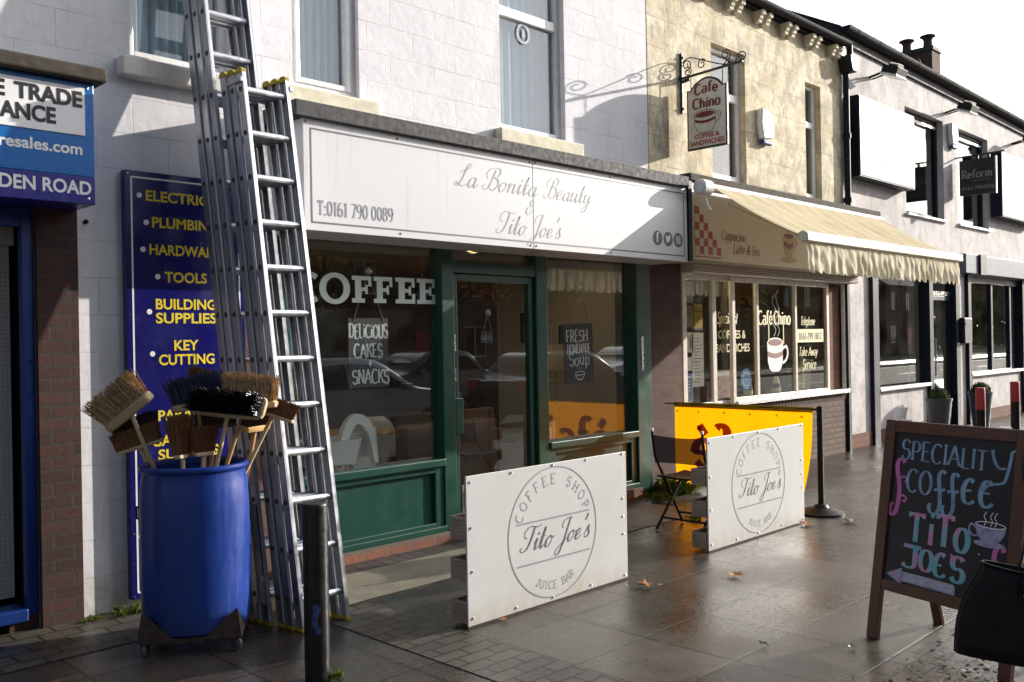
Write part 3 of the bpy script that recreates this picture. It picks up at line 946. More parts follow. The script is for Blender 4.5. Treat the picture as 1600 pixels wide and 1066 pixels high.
def letters(mb, s, place, x, y, h, wv=.12, wh=.12, serif=0.0, track=.10, xs=1.0, shear=0.0, table=GL, align='l', tick=0.0, d=.0015, warp=None, smooth=False, jitter=0.0, space=.34):
    """stroke lettering: cap height h, weights as shares of h; warp(u, v) bends the line of text"""
    pf = pen(wv * h, wh * h) if table is SCR else nib(wv * h, wh * h)
    tot = sum((table[c][0] if c in table else space) + track for c in s) - track
    cx = 0.0
    ox = x - (tot * h * xs if align == 'r' else tot * h * xs / 2 if align == 'c' else 0)
    n = 0
    for c in s:
        if c not in table:
            cx += space + track
            continue
        adv, strokes = table[c]
        jy = random.uniform(-jitter, jitter)
        js = 1 + random.uniform(-jitter, jitter)
        def T(p):
            u = (cx + p[0]) * h * xs + shear * p[1] * h
            v = (p[1] * js + jy) * h
            u, v = ox + u, y + v
            return warp(u, v) if warp else (u, v)
        for st in strokes:
            n += 1
            pts = catmull(st) if (table is SCR or smooth) and len(st) > 2 else st
            if len(pts) == 2 and warp:
                pts = [tuple(Vector(pts[0]).lerp(Vector(pts[1]), i / 6)) for i in range(7)]
            dd = d + 0.00006 * (n % 12)
            mb.ribbon([T(p) for p in pts], place, pf, dd)
            if serif:
                for e, o2 in ((0, 1), (-1, -2)):
                    p, q = st[e], st[o2]
                    dy, dx = abs(p[1] - q[1]), abs(p[0] - q[0])
                    yy = p[1]
                    shared = sum(1 for s2 in strokes if s2 is not st and min((Vector(s2[0]) - Vector(p)).length, (Vector(s2[-1]) - Vector(p)).length) < .02)
                    if dy > dx * 0.8 and min(abs(yy), abs(yy - 1), abs(yy - X_), abs(yy + .32)) < .03 and not (shared and dx > .1) and c not in "COSGce0689&'":
                        mb.ribbon([T((p[0] - serif / xs, yy + (wh / 2 if yy < .03 else -wh / 2))), T((p[0] + serif / xs, yy + (wh / 2 if yy < .03 else -wh / 2)))], place, lambda t, s_: wh * h, dd + .0001)
                    elif tick and dy < .01 and not shared and c in "EFTLZ7" and abs(p[0] - (table[c][0] - .04)) < .12 or (tick and c == 'T' and dy < .01):
                        sg = -1 if yy > .4 else 1
                        if abs(yy - .5) > .05:
                            sx_ = -wv / 2 if p[0] > .2 else wv / 2
                            mb.ribbon([T((p[0] + sx_ * .6, yy)), T((p[0] + sx_ * .6, yy + sg * tick))], place, lambda t, s_: wv * h * .7, dd + .0001)
        cx += adv + track
    return tot * h * xs

_fonts = {}
def sans(mb, s, place, x, y, h, xs=1.0, bold=0.0, shear=0.0, align='l', d=.0015, track=1.0, fit=None):
    """plain sans lettering from Blender's built-in outline font, cap height h"""
    def polys(body):
        cu = bpy.data.curves.new("lettering_source", 'FONT')
        cu.body = body
        cu.size = 1.0
        cu.offset = bold
        cu.shear = shear
        cu.space_character = track
        cu.resolution_u = 4
        o = bpy.data.objects.new("lettering_source", cu)
        COL.objects.link(o)
        bpy.context.view_layer.update()
        me = o.to_mesh()
        vs = [tuple(v.co) for v in me.vertices]
        fs = [tuple(p.vertices) for p in me.polygons]
        o.to_mesh_clear()
        bpy.data.objects.remove(o)
        bpy.data.curves.remove(cu)
        return vs, fs
    if 'H' not in _fonts:
        vs, _ = polys("H")
        _fonts['H'] = max(v[1] for v in vs) - min(v[1] for v in vs)
    vs, fs = polys(s)
    sc = h / _fonts['H']
    x0, x1 = min(v[0] for v in vs), max(v[0] for v in vs)
    if fit:
        xs = fit / ((x1 - x0) * sc)
    w = (x1 - x0) * sc * xs
    ox = x - (w if align == 'r' else w / 2 if align == 'c' else 0)
    mb.add([place(ox + (v[0] - x0) * sc * xs, y + v[1] * sc, d) for v in vs], fs)
    return w

def wall_sheet(mb, x0, x1, z0, z1, y, holes, depth):
    """a street wall with real openings: front skin, reveals and a back skin"""
    xs = sorted({x0, x1, *[h[0] for h in holes], *[h[1] for h in holes]})
    zs = sorted({z0, z1, *[h[2] for h in holes], *[h[3] for h in holes]})
    xs = [x for x in xs if x0 <= x <= x1]
    zs = [z for z in zs if z0 <= z <= z1]
    for i in range(len(xs) - 1):
        for j in range(len(zs) - 1):
            cx, cz = (xs[i] + xs[i + 1]) / 2, (zs[j] + zs[j + 1]) / 2
            if any(h[0] < cx < h[1] and h[2] < cz < h[3] for h in holes):
                continue
            for yy in (y, y + depth):
                mb.quad((xs[i], yy, zs[j]), (xs[i + 1], yy, zs[j]), (xs[i + 1], yy, zs[j + 1]), (xs[i], yy, zs[j + 1]))
    for h in holes:
        a, b, c, d = max(h[0], x0), min(h[1], x1), max(h[2], z0), min(h[3], z1)
        y1 = y + depth
        mb.quad((a, y, c), (a, y1, c), (a, y1, d), (a, y, d))
        mb.quad((b, y, c), (b, y, d), (b, y1, d), (b, y1, c))
        mb.quad((a, y, d), (a, y1, d), (b, y1, d), (b, y, d))
        if c > z0 + .01:
            mb.quad((a, y, c), (b, y, c), (b, y1, c), (a, y1, c))
    y1 = y + depth
    mb.quad((x0, y, z0), (x0, y, z1), (x0, y1, z1), (x0, y1, z0))
    mb.quad((x1, y, z0), (x1, y1, z0), (x1, y1, z1), (x1, y, z1))
    mb.quad((x0, y, z1), (x1, y, z1), (x1, y1, z1), (x0, y1, z1))
    return mb

def frame_bars(mb, x0, x1, z0, z1, y0, y1, w, wb=None):
    wb = wb or w
    mb.box(x0, x0 + w, y0, y1, z0, z1)
    mb.box(x1 - w, x1, y0, y1, z0, z1)
    mb.box(x0 + w, x1 - w, y0, y1, z0, z0 + wb)
    mb.box(x0 + w, x1 - w, y0, y1, z1 - w, z1)

def room(parent, name, x0, x1, y0, y1, z0, z1, wall, floor, ceil):
    """the inside of a shop: back and side walls, floor and ceiling as parts"""
    mb = MB()
    mb.quad((x0, y1, z0), (x1, y1, z0), (x1, y1, z1), (x0, y1, z1))
    mb.quad((x0, y0, z0), (x0, y1, z0), (x0, y1, z1), (x0, y0, z1))
    mb.quad((x1, y0, z0), (x1, y0, z1), (x1, y1, z1), (x1, y1, z0))
    mb.build(name + "_wall", wall, parent, recalc=False)
    MB().quad((x0, y0, z0), (x1, y0, z0), (x1, y1, z0), (x0, y1, z0)).build(name + "_floor", floor, parent, recalc=False)
    MB().quad((x0, y0, z1), (x0, y1, z1), (x1, y1, z1), (x1, y0, z1)).build(name + "_ceiling", ceil, parent, recalc=False)

def sash(parent, x0, x1, z0, z1, y, mat='upvc', w=.055, transom=None, glass_m='glass_up', curtain=None, opener=False, depth=.07):
    """an upper window: frame, pane(s) and what hangs behind"""
    mb = MB()
    frame_bars(mb, x0, x1, z0, z1, y, y + depth, w)
    if transom:
        mb.box(x0 + w, x1 - w, y + .003, y + depth - .003, transom - w * .8, transom + w * .8)
        if opener:
            frame_bars(mb, x0 + w, x1 - w, transom + w * .8, z1 - w, y - .012, y + depth - .006, w * .7)
    if opener:
        frame_bars(mb, x0 + w, x1 - w, z0 + w, (transom - w * .8) if transom else z1 - w, y - .012, y + depth - .006, w * .8)
    fr = mb.build("window", mat, parent, bevel=.006)
    yg = y + depth * .55
    MB().box(x0 + w * .8, x1 - w * .8, yg, yg + .006, z0 + w * .8, z1 - w * .8).build("pane", glass_m, fr)
    b = MB()
    X0, X1, Y0, Y1, Z0, Z1 = x0 - .3, x1 + .3, y + .16, y + 1.6, z0 - .2, z1 + .1
    b.quad((X0, Y1, Z0), (X1, Y1, Z0), (X1, Y1, Z1), (X0, Y1, Z1))
    b.quad((X0, Y0, Z0), (X0, Y1, Z0), (X0, Y1, Z1), (X0, Y0, Z1))
    b.quad((X1, Y0, Z0), (X1, Y0, Z1), (X1, Y1, Z1), (X1, Y1, Z0))
    b.quad((X0, Y0, Z0), (X1, Y0, Z0), (X1, Y1, Z0), (X0, Y1, Z0))
    b.quad((X0, Y0, Z1), (X0, Y1, Z1), (X1, Y1, Z1), (X1, Y0, Z1))
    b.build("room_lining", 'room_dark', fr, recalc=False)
    if curtain:
        c = MB()
        n = 40
        xa, xb = curtain[1], curtain[2]
        for i in range(n):
            xa_, xb_ = xa + (xb - xa) * i / n, xa + (xb - xa) * (i + 1) / n
            ya, yb = y + .12 + .015 * math.sin(i * 1.3), y + .12 + .015 * math.sin((i + 1) * 1.3)
            c.quad((xa_, ya, z0), (xb_, yb, z0), (xb_, yb, z1), (xa_, ya, z1))
        c.build("curtain", curtain[0], fr, smooth=True, recalc=False)
    return fr

# ================================================================ THE SETTING
def struct(mb, name, mat, **kw):
    return tagit(mb.build(name, mat, **kw), kind='structure')

struct(MB().quad((-400, -400, -.16), (400, -400, -.16), (400, 400, -.16), (-400, 400, -.16)), "ground", 'grass', recalc=False)
struct(MB().quad((-120, -8.6, -.125), (220, -8.6, -.125), (220, -.55, -.125), (-120, -.55, -.125)), "road", 'asphalt', recalc=False)
struct(MB().box(-60, 120, 1.905, 5.72, -.15, 0), "pavement", 'flags')
struct(MB().box(-60, 120, -.40, 1.904, -.15, 0), "block_paving", 'block_paving')
struct(MB().box(-60, 120, -.55, -.40, -.15, .004), "kerb", 'kerb', bevel=.015)
struct(MB().box(-60, 120, -11.2, -8.6, -.15, 0), "far_pavement", 'flags')
lm = MB()
for i in range(-8, 40):
    lm.quad((i * 5, -4.65, -.121), (i * 5 + 2.6, -4.65, -.121), (i * 5 + 2.6, -4.53, -.121), (i * 5, -4.53, -.121))
for y in (-.95, -8.25):
    lm.quad((-100, y, -.121), (200, y, -.121), (200, y + .08, -.121), (-100, y + .08, -.121))
struct(lm, "road_markings", 'road_white', recalc=False)
# worn setts and a concrete apron in front of the left shops, lying flush with the flags
struct(MB().quad((-6, 5.02, .004), (2.95, 5.02, .004), (2.95, 5.70, .004), (-6, 5.70, .004)), "stone_setts_path", 'setts', recalc=False)
struct(MB().quad((3.1, 4.72, .004), (7.3, 4.72, .004), (7.3, 5.34, .004), (3.1, 5.34, .004)), "concrete_apron_path", 'concrete', recalc=False)
struct(MB().quad((3.1, 5.34, .006), (7.72, 5.34, .006), (7.72, 5.58, .006), (3.1, 5.58, .006)), "brick_edging_path", 'brick_blue', recalc=False)
struct(MB().quad((3.02, 1.91, .004), (3.43, 1.91, .004), (3.43, 4.72, .004), (3.02, 4.72, .004)), "brick_strip_path", 'block_paving', recalc=False)

# ================================================================ BUILDING: white painted blockwork
FY = 5.70
b1 = thing("white_shop_building", (2.0, FY, 0), "white painted blockwork building above the trade shop and beauty salon", "building")
mb = MB()
wall_sheet(mb, -6, 7.82, 0, 6.3, FY, [(-5.5, 1.86, -1, 2.44), (3.42, 7.90, -1, 2.55), (2.44, 3.12, 3.42, 5.25), (3.60, 4.18, 3.44, 5.25), (5.68, 6.53, 3.46, 5.30), (-1.2, -.4, 3.42, 5.2)], .28)
mb.build("wall", 'white_wall', b1, recalc=False)
MB().box(-6.2, 7.82, FY - .12, FY + .05, 6.3, 6.42).build("gutter", 'black', b1)
m_ = MB()
m_.quad((-6, FY - .15, 6.36), (7.82, FY - .15, 6.36), (7.82, 10, 8.6), (-6, 10, 8.6))
m_.quad((-6, 10, 8.6), (7.82, 10, 8.6), (7.82, 14.3, 6.3), (-6, 14.3, 6.3))
m_.build("roof", 'slatebrick', b1, recalc=False)
m_ = MB()
m_.quad((7.80, FY + .28, 0), (7.80, 14, 0), (7.80, 14, 6.4), (7.80, FY + .28, 6.4))
m_.quad((-6, FY + .28, 0), (-6, FY + .28, 6.4), (-6, 14, 6.4), (-6, 14, 0))
m_.quad((-6, 14, 0), (-6, 14, 6.4), (7.8, 14, 6.4), (7.8, 14, 0))
m_.build("side_wall", 'brick_plum', b1, recalc=False)
sash(b1, 2.44, 3.12, 3.42, 5.25, FY + .06, 'upvc', .05, None, curtain=('net', 2.5, 3.06))
sash(b1, 3.60, 4.18, 3.44, 5.25, FY + .05, 'upvc', .05, None, curtain=('net', 3.62, 4.16), opener=True)
w3 = sash(b1, 5.68, 6.53, 3.46, 5.30, FY + .06, 'upvc', .055, 4.52, curtain=('net', 5.7, 6.5))
sash(b1, -1.2, -.4, 3.42, 5.2, FY + .06, 'upvc', .05, None, curtain=('net', -1.2, -.4))
for (xa, xb, za, zb, yy, mt) in ((2.355, 3.22, 3.265, 3.385, 5.60, 'sill_white'), (3.50, 4.32, 3.30, 3.43, 5.63, 'sill_cream'), (5.60, 6.70, 3.30, 3.44, 5.62, 'sill_cream'), (-1.3, -.3, 3.265, 3.385, 5.60, 'sill_white')):
    MB().box(xa, xb, yy, FY + .10, za, zb).build("sill", mt, b1, bevel=.012)
# round sticker inside the upper right pane
stk = MB()
P = on_wall(6.07, 4.38, FY + .085)
stk.ribbon(arc(0, 0, .075, .082, 0, 360, 28), P, lambda t, s: .022, 0)
stk.flat([(-.018, -.03), (.018, -.03), (.018, .02), (0, .055), (-.018, .02)], P, .0005)
stk.ribbon([(0, .05), (0, -.055)], P, lambda t, s: .008, .0008)
stk.build("round_sticker", 'grey_line', w3, recalc=False)
# brick piers at street level belong to this building
MB().box(1.862, 2.09, 5.655, FY + .25, 0, 2.44).build("brick_pier", 'brick_red', b1)
MB().box(3.16, 3.42, 5.672, FY + .2, 0, 2.52).build("brick_pier", 'brick_plum', b1)
MB().box(7.735, 8.30, 5.66, FY + .3, 0, 2.46).build("brick_pier", 'brick_plum', b1)
bolt = MB()
bolt.lathe((2.155, FY, 2.36), [(.014, 0), (.014, -.012), (.006, -.014), (.006, -.03), (0, -.03)], 12, (0, 1, 0))
bolt.build("fixing_bolt", 'rust', b1, smooth=True)
# capping board over the salon sign
MB().box(3.44, 8.13, 5.175, FY - .003, 3.158, 3.268).persp(.956).build("capping_board", 'lead', b1, bevel=.006)
mm_ = MB()
for i in range(500):
    t = random.random() ** .8
    x = 4.35 + 3.3 * t
    r = random.uniform(.006, .018)
    y = random.uniform(5.5, 5.70)
    mm_.lathe((x, y, 3.192), [(r, 0), (r * .8, r * .5), (0, r * .7)], 5)
mm_.build("moss", 'bristle_dark', b1)

# interior of the salon / coffee shop
room(b1, "interior", 3.43, 7.75, FY + .30, 11.2, .04, 2.50, 'room_brick', 'room_wood', 'room_white')
pw = MB()
pw.box(7.60, 7.735, 6.0, 7.75, .05, 2.49)
pw.build("partition_wall", 'room_beige', b1)
dl = MB()
for x, y in ((4.25, 6.35), (5.25, 6.6), (6.0, 6.2), (6.3, 6.75), (6.95, 6.3), (4.7, 7.6), (5.4, 8.4), (4.1, 8.8)):
    f = MB()
    f.lathe((x, y, 2.497), [(.055, 0), (.05, -.012), (.036, -.008)], 20)
    f.build("downlight_rim", 'white_alu', b1, smooth=True)
    d = MB()
    d.lathe((x, y, 2.494), [(.035, 0), (0, 0)], 16)
    d.build("downlight", 'downlight', b1, recalc=False)

# ---- trade shop front on the far left
ts = thing("trade_shop_entrance", (1.0, FY, 0), "trade shop doorway with blue frame, dark opening and pegboard display", "doorway")
MB().box(1.79, 1.858, 5.69, 5.75, .08, 2.42).build("door_frame", 'frame_blue', ts, bevel=.008)
MB().box(-.3, 1.79, 5.66, 5.84, .06, .13).build("door_sill", 'frame_blue', ts, bevel=.008)
MB().box(-.3, 1.79, 5.69, 5.75, 2.30, 2.42).build("lintel_panel", 'frame_blue', ts, bevel=.008)
pg = MB().box(-.3, 1.82, 6.0, 6.03, .13, 2.24).build("pegboard", 'pegboard', ts)
ph = MB()
for i in range(14):
    for j in range(78):
        ph.lathe((1.80 - i * .026, 5.999, .16 + j * .026), [(.0035, 0), (0, 0)], 5, (0, 1, 0))
ph.build("peg_holes", 'ink', pg, recalc=False)
MB().box(-.3, 1.83, 5.94, 6.06, 2.22, 2.34).build("display_header", 'upvc_old', ts)
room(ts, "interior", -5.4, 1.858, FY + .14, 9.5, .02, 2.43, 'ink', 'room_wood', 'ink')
MB().box(1.70, 1.855, 5.70, 5.82, 0, .08).build("threshold_brick", 'brick_red', ts)

# ---- trade fascia
tf = thing("trade_fascia_sign", (1.5, 5.37, 2.42), "projecting blue fascia with white panel reading TRADE and DEN ROAD", "sign")
MB().box(-4.0, 2.088, 5.372, FY - .003, 2.57, 3.10).build("blue_board", 'fascia_blue', tf, bevel=.004)
MB().box(-4.0, 2.088, 5.372, FY - .003, 2.415, 2.5685).build("indigo_board", 'fascia_navy', tf, bevel=.004)
MB().box(-.4, 2.036, 5.366, 5.374, 2.80, 3.068).build("white_panel", 'white_vinyl', tf)
P = on_wall(0, 0, 5.3655)
t1 = MB()
sans(t1, "TRADE", P, 2.022, 2.958, .090, 1, .035, align='r', fit=.352)
t1.build("black_lettering", 'ink', tf, recalc=False)
t1 = MB()
sans(t1, "E", P, 1.624, 2.958, .090, 1, .035, align='r', fit=.055)
t1.build("black_lettering", 'ink', tf, recalc=False)
t1 = MB()
sans(t1, "ANCE", P, 1.880, 2.846, .090, 1, .035, align='r', fit=.285)
t1.build("black_lettering", 'ink', tf, recalc=False)
P = on_wall(0, 0, 5.3715)
t1 = MB()
sans(t1, "resales.com", P, 2.02, 2.692, .066, 1, .026, align='r', fit=.43)
t1.build("white_lettering", 'white_vinyl', tf, recalc=False)
t1 = MB()
sans(t1, "DEN ROAD", P, 2.066, 2.470, .078, 1, .026, align='r', fit=.478)
t1.build("white_lettering", 'white_vinyl', tf, recalc=False)
for z in (3.07, 2.445):
    s_ = MB().lathe((2.05, 5.371, z), [(.010, 0), (.009, -.004), (.004, -.007), (0, -.007)], 12, (0, 1, 0))
    s_.build("screw_cap", 'steel', tf, smooth=True)
MB().box(-4, 1.18, 5.30, FY - .002, 3.104, 3.185).build("coping_stone", 'dark_stone', tf, bevel=.012)
MB().box(1.185, 2.14, 5.30, FY - .002, 3.104, 3.185).build("coping_stone", 'dark_stone', tf, bevel=.012)

# ---- tall blue trade board
bs = thing("trade_list_board", (2.8, 5.65, .06), "tall deep blue board listing trades in yellow with white bullets", "sign")
MB().box(2.365, 3.16, 5.635, 5.69, .06, 2.69).build("board", 'sign_blue', bs, bevel=.003)
P = on_wall(0, 0, 5.6345)
ln = MB()
xa, xb, za, zb = 2.405, 3.12, .10, 2.65
for pts in ([(xa, za), (xa, zb)], [(xb, za), (xb, zb)], [(xa, za), (xb, za)], [(xa, zb), (xb, zb)]):
    ln.ribbon(pts, P, lambda t, s: .011, .0012 + .0001 * random.random())
ln.build("white_border", 'white_vinyl', bs, recalc=False)
tx = MB()
cx = 2.752
for s_, z in (("ELECTRICAL", 2.513), ("PLUMBING", 2.350), ("HARDWARE", 2.180), ("TOOLS", 2.010), ("BUILDING", 1.840), ("SUPPLIES", 1.752), ("KEY", 1.580), ("CUTTING", 1.490), ("PARAFFIN", 1.142), ("GARDEN", .985), ("SUPPLIES", .897), ("TIMBER", .42)):
    xs = .87
    if s_ in ("TIMBER",):
        continue
    left = {"ELECTRICAL": 2.494, "PLUMBING": 2.531, "HARDWARE": 2.512, "TOOLS": 2.607, "BUILDING": 2.546, "SUPPLIES": 2.545, "KEY": 2.661, "CUTTING": 2.56, "PARAFFIN": 2.55, "GARDEN": 2.506}[s_]
    fw = {"ELECTRICAL": .53, "PLUMBING": .44, "HARDWARE": .47, "TOOLS": .283, "BUILDING": .403, "SUPPLIES": .407, "KEY": .163, "CUTTING": .373, "PARAFFIN": .40, "GARDEN": .36}[s_]
    tx = MB()
    sans(tx, s_, P, left, z, .068, 1, .025, align='l', fit=fw)
    tx.build("yellow_lettering", 'yellow_vinyl', bs, recalc=False)
for x, z in ((2.454, 2.541), (2.495, 2.376), (2.472, 2.208), (2.562, 2.042), (2.505, 1.822), (2.52, 1.56), (2.509, 1.18), (2.461, .959), (2.427, .441), (2.945, 2.047), (2.985, 1.563)):
    MB().lathe((x, 5.6335, z), [(.017, .0005), (.017, -.0012), (0, -.0012)], 18, (0, 1, 0)).build("bullet", 'white_vinyl', bs)
for x, z in ((2.385, 2.67), (2.385, 1.80), (2.385, 1.35), (2.385, .46), (2.385, .075), (2.62, .075)):
    MB().lathe((x, 5.635, z), [(.006, 0), (.004, -.004), (0, -.004)], 8, (0, 1, 0)).build("screw", 'steel', bs)

# ================================================================ SALON SIGN
SY, SK = 5.22, .958
sg = thing("salon_fascia_sign", (5.6, SY, 2.355), "long white fascia sign reading La Bonita Beauty and Tito Joe's in script", "sign")
MB().box(3.515, 5.797, SY, 5.66, 2.388, 3.155).persp(SK).build("sign_panel", 'sign_white', sg, bevel=.003)
MB().box(5.803, 8.13, SY, 5.66, 2.388, 3.155).persp(SK).build("sign_panel", 'sign_white', sg, bevel=.003)
P0 = on_wall(0, 0, SY - .0005)
P = lambda u, v, d: P0(u * SK, 1.6 + (v - 1.6) * SK, d)
bd = MB()
xa, xb, za, zb = 3.575, 8.07, 2.445, 3.09
for pts in ([(xa, za - .005), (xa, zb + .005)], [(xb, za - .005), (xb, zb + .005)], [(xa, za), (xb, za)], [(xa, zb), (xb, zb)]):
    bd.ribbon(pts, P, lambda t, s: .012, .0012 + .0001 * random.random())
bd.build("border_line", 'grey_vinyl', sg, recalc=False)
tx = MB()
kw = dict(wv=.072, wh=.026, table=SCR, shear=.42, track=.03, d=.0016)
letters(tx, "La", P, 4.90, 2.842, .19, xs=1.05, **kw)
letters(tx, "Bonita", P, 5.20, 2.842, .19, xs=1.12, **kw)
letters(tx, "Beauty", P, 5.93, 2.842, .19, xs=1.05, **kw)
letters(tx, "&", P, 5.70, 2.68, .13, xs=1.0, **kw)
letters(tx, "Tito", P, 5.34, 2.498, .19, xs=1.0, **kw)
letters(tx, "Joe's", P, 5.745, 2.498, .19, xs=1.0, **kw)
tx.build("script_lettering", 'silver_vinyl', sg, recalc=False)
tx = MB()
letters(tx, "T:0161 790 0089", P, 3.625, 2.50, .098, wv=.115, wh=.08, serif=.11, tick=.16, track=.14, xs=.72, space=.25)
tx.build("phone_lettering", 'grey_line', sg, recalc=False)
# three round social icons
ic = MB()
il = MB()
for i, x in enumerate((7.605, 7.785, 7.962)):
    ic.flat([(x + .078 * math.cos(R_(a)), 2.603 + .074 * math.sin(R_(a))) for a in range(0, 360, 10)], P, .0016)
letters(il, "f", P, 7.582, 2.560, .095, wv=.22, wh=.17, d=.0024)
bird = [(-.040, -.030), (-.012, -.034), (.018, -.022), (.034, .004), (.036, .020), (.048, .032), (.034, .030), (.030, .038), (.012, .040), (.000, .024), (-.022, .026), (-.044, .040), (-.044, .018), (-.036, .006), (-.036, -.006), (-.024, -.018)]
il.flat([(7.785 + a, 2.603 + b) for a, b in bird], P, .0024)
for pts in ([(-.030, -.032), (.030, -.032), (.030, .032), (-.030, .032), (-.030, -.032)],):
    il.ribbon([(7.962 + a, 2.603 + b) for a, b in pts], P, lambda t, s: .010, .0024)
il.ribbon([(7.962 + a, 2.600 + b) for a, b in arc(0, 0, .015, .015, 0, 360, 14)], P, lambda t, s: .009, .0026)
il.ribbon([(7.934, 2.618), (7.948, 2.618)], P, lambda t, s: .006, .0027)
icp = ic.build("icon_disc", 'grey_vinyl', sg, recalc=False)
il.build("icon_mark", 'white_vinyl', icp, recalc=False)
for x, z in ((3.535, 3.135), (4.33, 3.125), (4.35, 2.418), (5.765, 3.128), (5.835, 3.128), (5.765, 2.415), (5.835, 2.415), (6.86, 3.125), (6.86, 2.415), (8.10, 3.13), (8.10, 2.41)):
    MB().lathe((x * SK, SY, 1.6 + (z - 1.6) * SK), [(.009, 0), (.007, -.005), (0, -.006)], 10, (0, 1, 0)).build("screw", 'grey_vinyl', sg, smooth=True)

# ================================================================ GREEN SHOPFRONT
gf = thing("green_shopfront", (5.6, FY, 0), "dark green timber shopfront of the coffee shop with glazed door", "shopfront")
fr = MB()
fr.box(3.425, 3.53, 5.66, 5.80, .08, 2.52)
fr.box(4.925, 5.055, 5.655, 5.80, .08, 2.52)
fr.box(6.045, 6.185, 5.655, 5.80, .08, 2.52)
fr.box(7.50, 7.733, 5.645, 5.80, .02, 2.52)
fr.box(3.53, 4.925, 5.67, 5.80, 2.42, 2.52)
fr.box(5.055, 6.045, 5.67, 5.80, 2.40, 2.52)
fr.box(6.185, 7.50, 5.67, 5.80, 2.42, 2.52)
fr.box(5.055, 6.045, 5.665, 5.79, 2.17, 2.265)
fr.build("frame", 'green', gf, bevel=.006)
for a, b, z in ((3.53, 4.925, .60), (6.185, 7.50, .615)):
    MB().box(a, b, 5.635, 5.73, z, z + .062).build("window_sill", 'green', gf, bevel=.008)
def riser(a, b, z0, z1):
    m = MB()
    m.box(a, b, 5.705, 5.80, z0, z1)
    r_ = m.build("stallriser", 'green', gf)
    m = MB()
    m.box(a, a + .10, 5.67, 5.703, z0, z1)
    m.box(b - .09, b, 5.67, 5.703, z0, z1)
    m.box(a + .10, b - .09, 5.67, 5.703, z0, z0 + .075)
    m.box(a + .10, b - .09, 5.67, 5.703, z1 - .05, z1)
    m.box(a, b, 5.64, 5.669, z0 - .002, z0 + .045)
    m.build("panel_moulding", 'green', r_, bevel=.005)
riser(3.53, 4.925, .075, .60)
riser(6.185, 7.50, .11, .615)
MB().box(3.42, 5.0, 5.555, 5.80, -.02, .073).build("brick_plinth", 'brick_red2', gf)
MB().box(6.15, 7.5, 5.60, 5.80, -.02, .108).build("brick_plinth", 'brick_red2', gf)
MB().box(3.53, 4.925, 5.735, 5.743, .662, 2.42).build("window_pane", 'glass', gf)
MB().box(6.185, 7.50, 5.735, 5.743, .677, 2.42).build("window_pane", 'glass', gf)
MB().box(5.055, 6.045, 5.735, 5.743, 2.265, 2.40).build("fanlight_pane", 'glass', gf)
dr = MB()
frame_bars(dr, 5.06, 6.04, .10, 2.165, 5.69, 5.75, .062, .07)
door = dr.build("door", 'green', gf, bevel=.006)
MB().box(5.12, 5.98, 5.715, 5.722, .17, 2.105).build("door_pane", 'glass', door)
MB().box(5.055, 5.14, 5.655, 5.69, .84, 1.14).build("lock_box", 'green', door, bevel=.006)
MB().box(5.068, 5.092, 5.686, 5.692, 1.52, 1.66).build("lock_plate", 'steel', door, bevel=.002)
lk = MB().box(5.068, 5.094, 5.686, 5.692, 1.28, 1.38)
lk.lathe((5.081, 5.686, 1.335), [(.009, 0), (.009, -.012), (0, -.012)], 12, (0, 1, 0))
lk.build("lock_cylinder", 'steel', door)
MB().box(5.0, 6.1, 5.56, 5.80, .0, .095).build("door_step", 'concrete', gf, bevel=.01)
MB().box(5.14, 5.16, 5.688, 5.693, .17, .42).build("kick_strip", 'steel', door)
MB().box(7.572, 7.602, 5.638, 5.646, 1.28, 1.62).build("bell_plate", 'steel', gf, bevel=.003)
# window lettering COFFEE
P = on_wall(0, 0, 5.731)
tx = MB()
def slab(s, x0, x1, z0, h):
    return letters(tx, s, P, x0, z0, h, wv=.27, wh=.19, serif=.20, tick=.30, xs=(x1 - x0) / (text_width(s, .14) * h), track=.14, d=.0)
for ch, xa_, xs_ in (("C", 3.615, 1.42), ("O", 3.832, 1.50)):
    letters(tx, ch, P, xa_, 1.914, .198, wv=.30, wh=.18, xs=xs_, d=.0)
slabE = ((.14, .42, .16, .84), (0, .88, .84, 1), (0, .90, 0, .16), (.42, .60, .43, .57), (.60, .71, .33, .67), (.74, .88, .64, .84), (.75, .90, .16, .38))
slabF = ((.14, .42, .16, .84), (0, .88, .84, 1), (0, .58, 0, .16), (.42, .60, .43, .57), (.60, .71, .33, .67), (.74, .88, .62, .84))
for pieces, xa_, xb_ in ((slabF, 4.100, 4.285), (slabF, 4.302, 4.487), (slabE, 4.512, 4.710), (slabE, 4.728, 4.920)):
    sc_ = (xb_ - xa_) / .90
    for a_, b_, c_, d_ in pieces:
        tx.add([P(xa_ + u * sc_, 1.911 + v * .202, 0) for u, v in ((a_, c_), (b_, c_), (b_, d_), (a_, d_))], [(0, 1, 2, 3)])
tx.build("window_lettering", 'coffee_vinyl', gf, recalc=False)

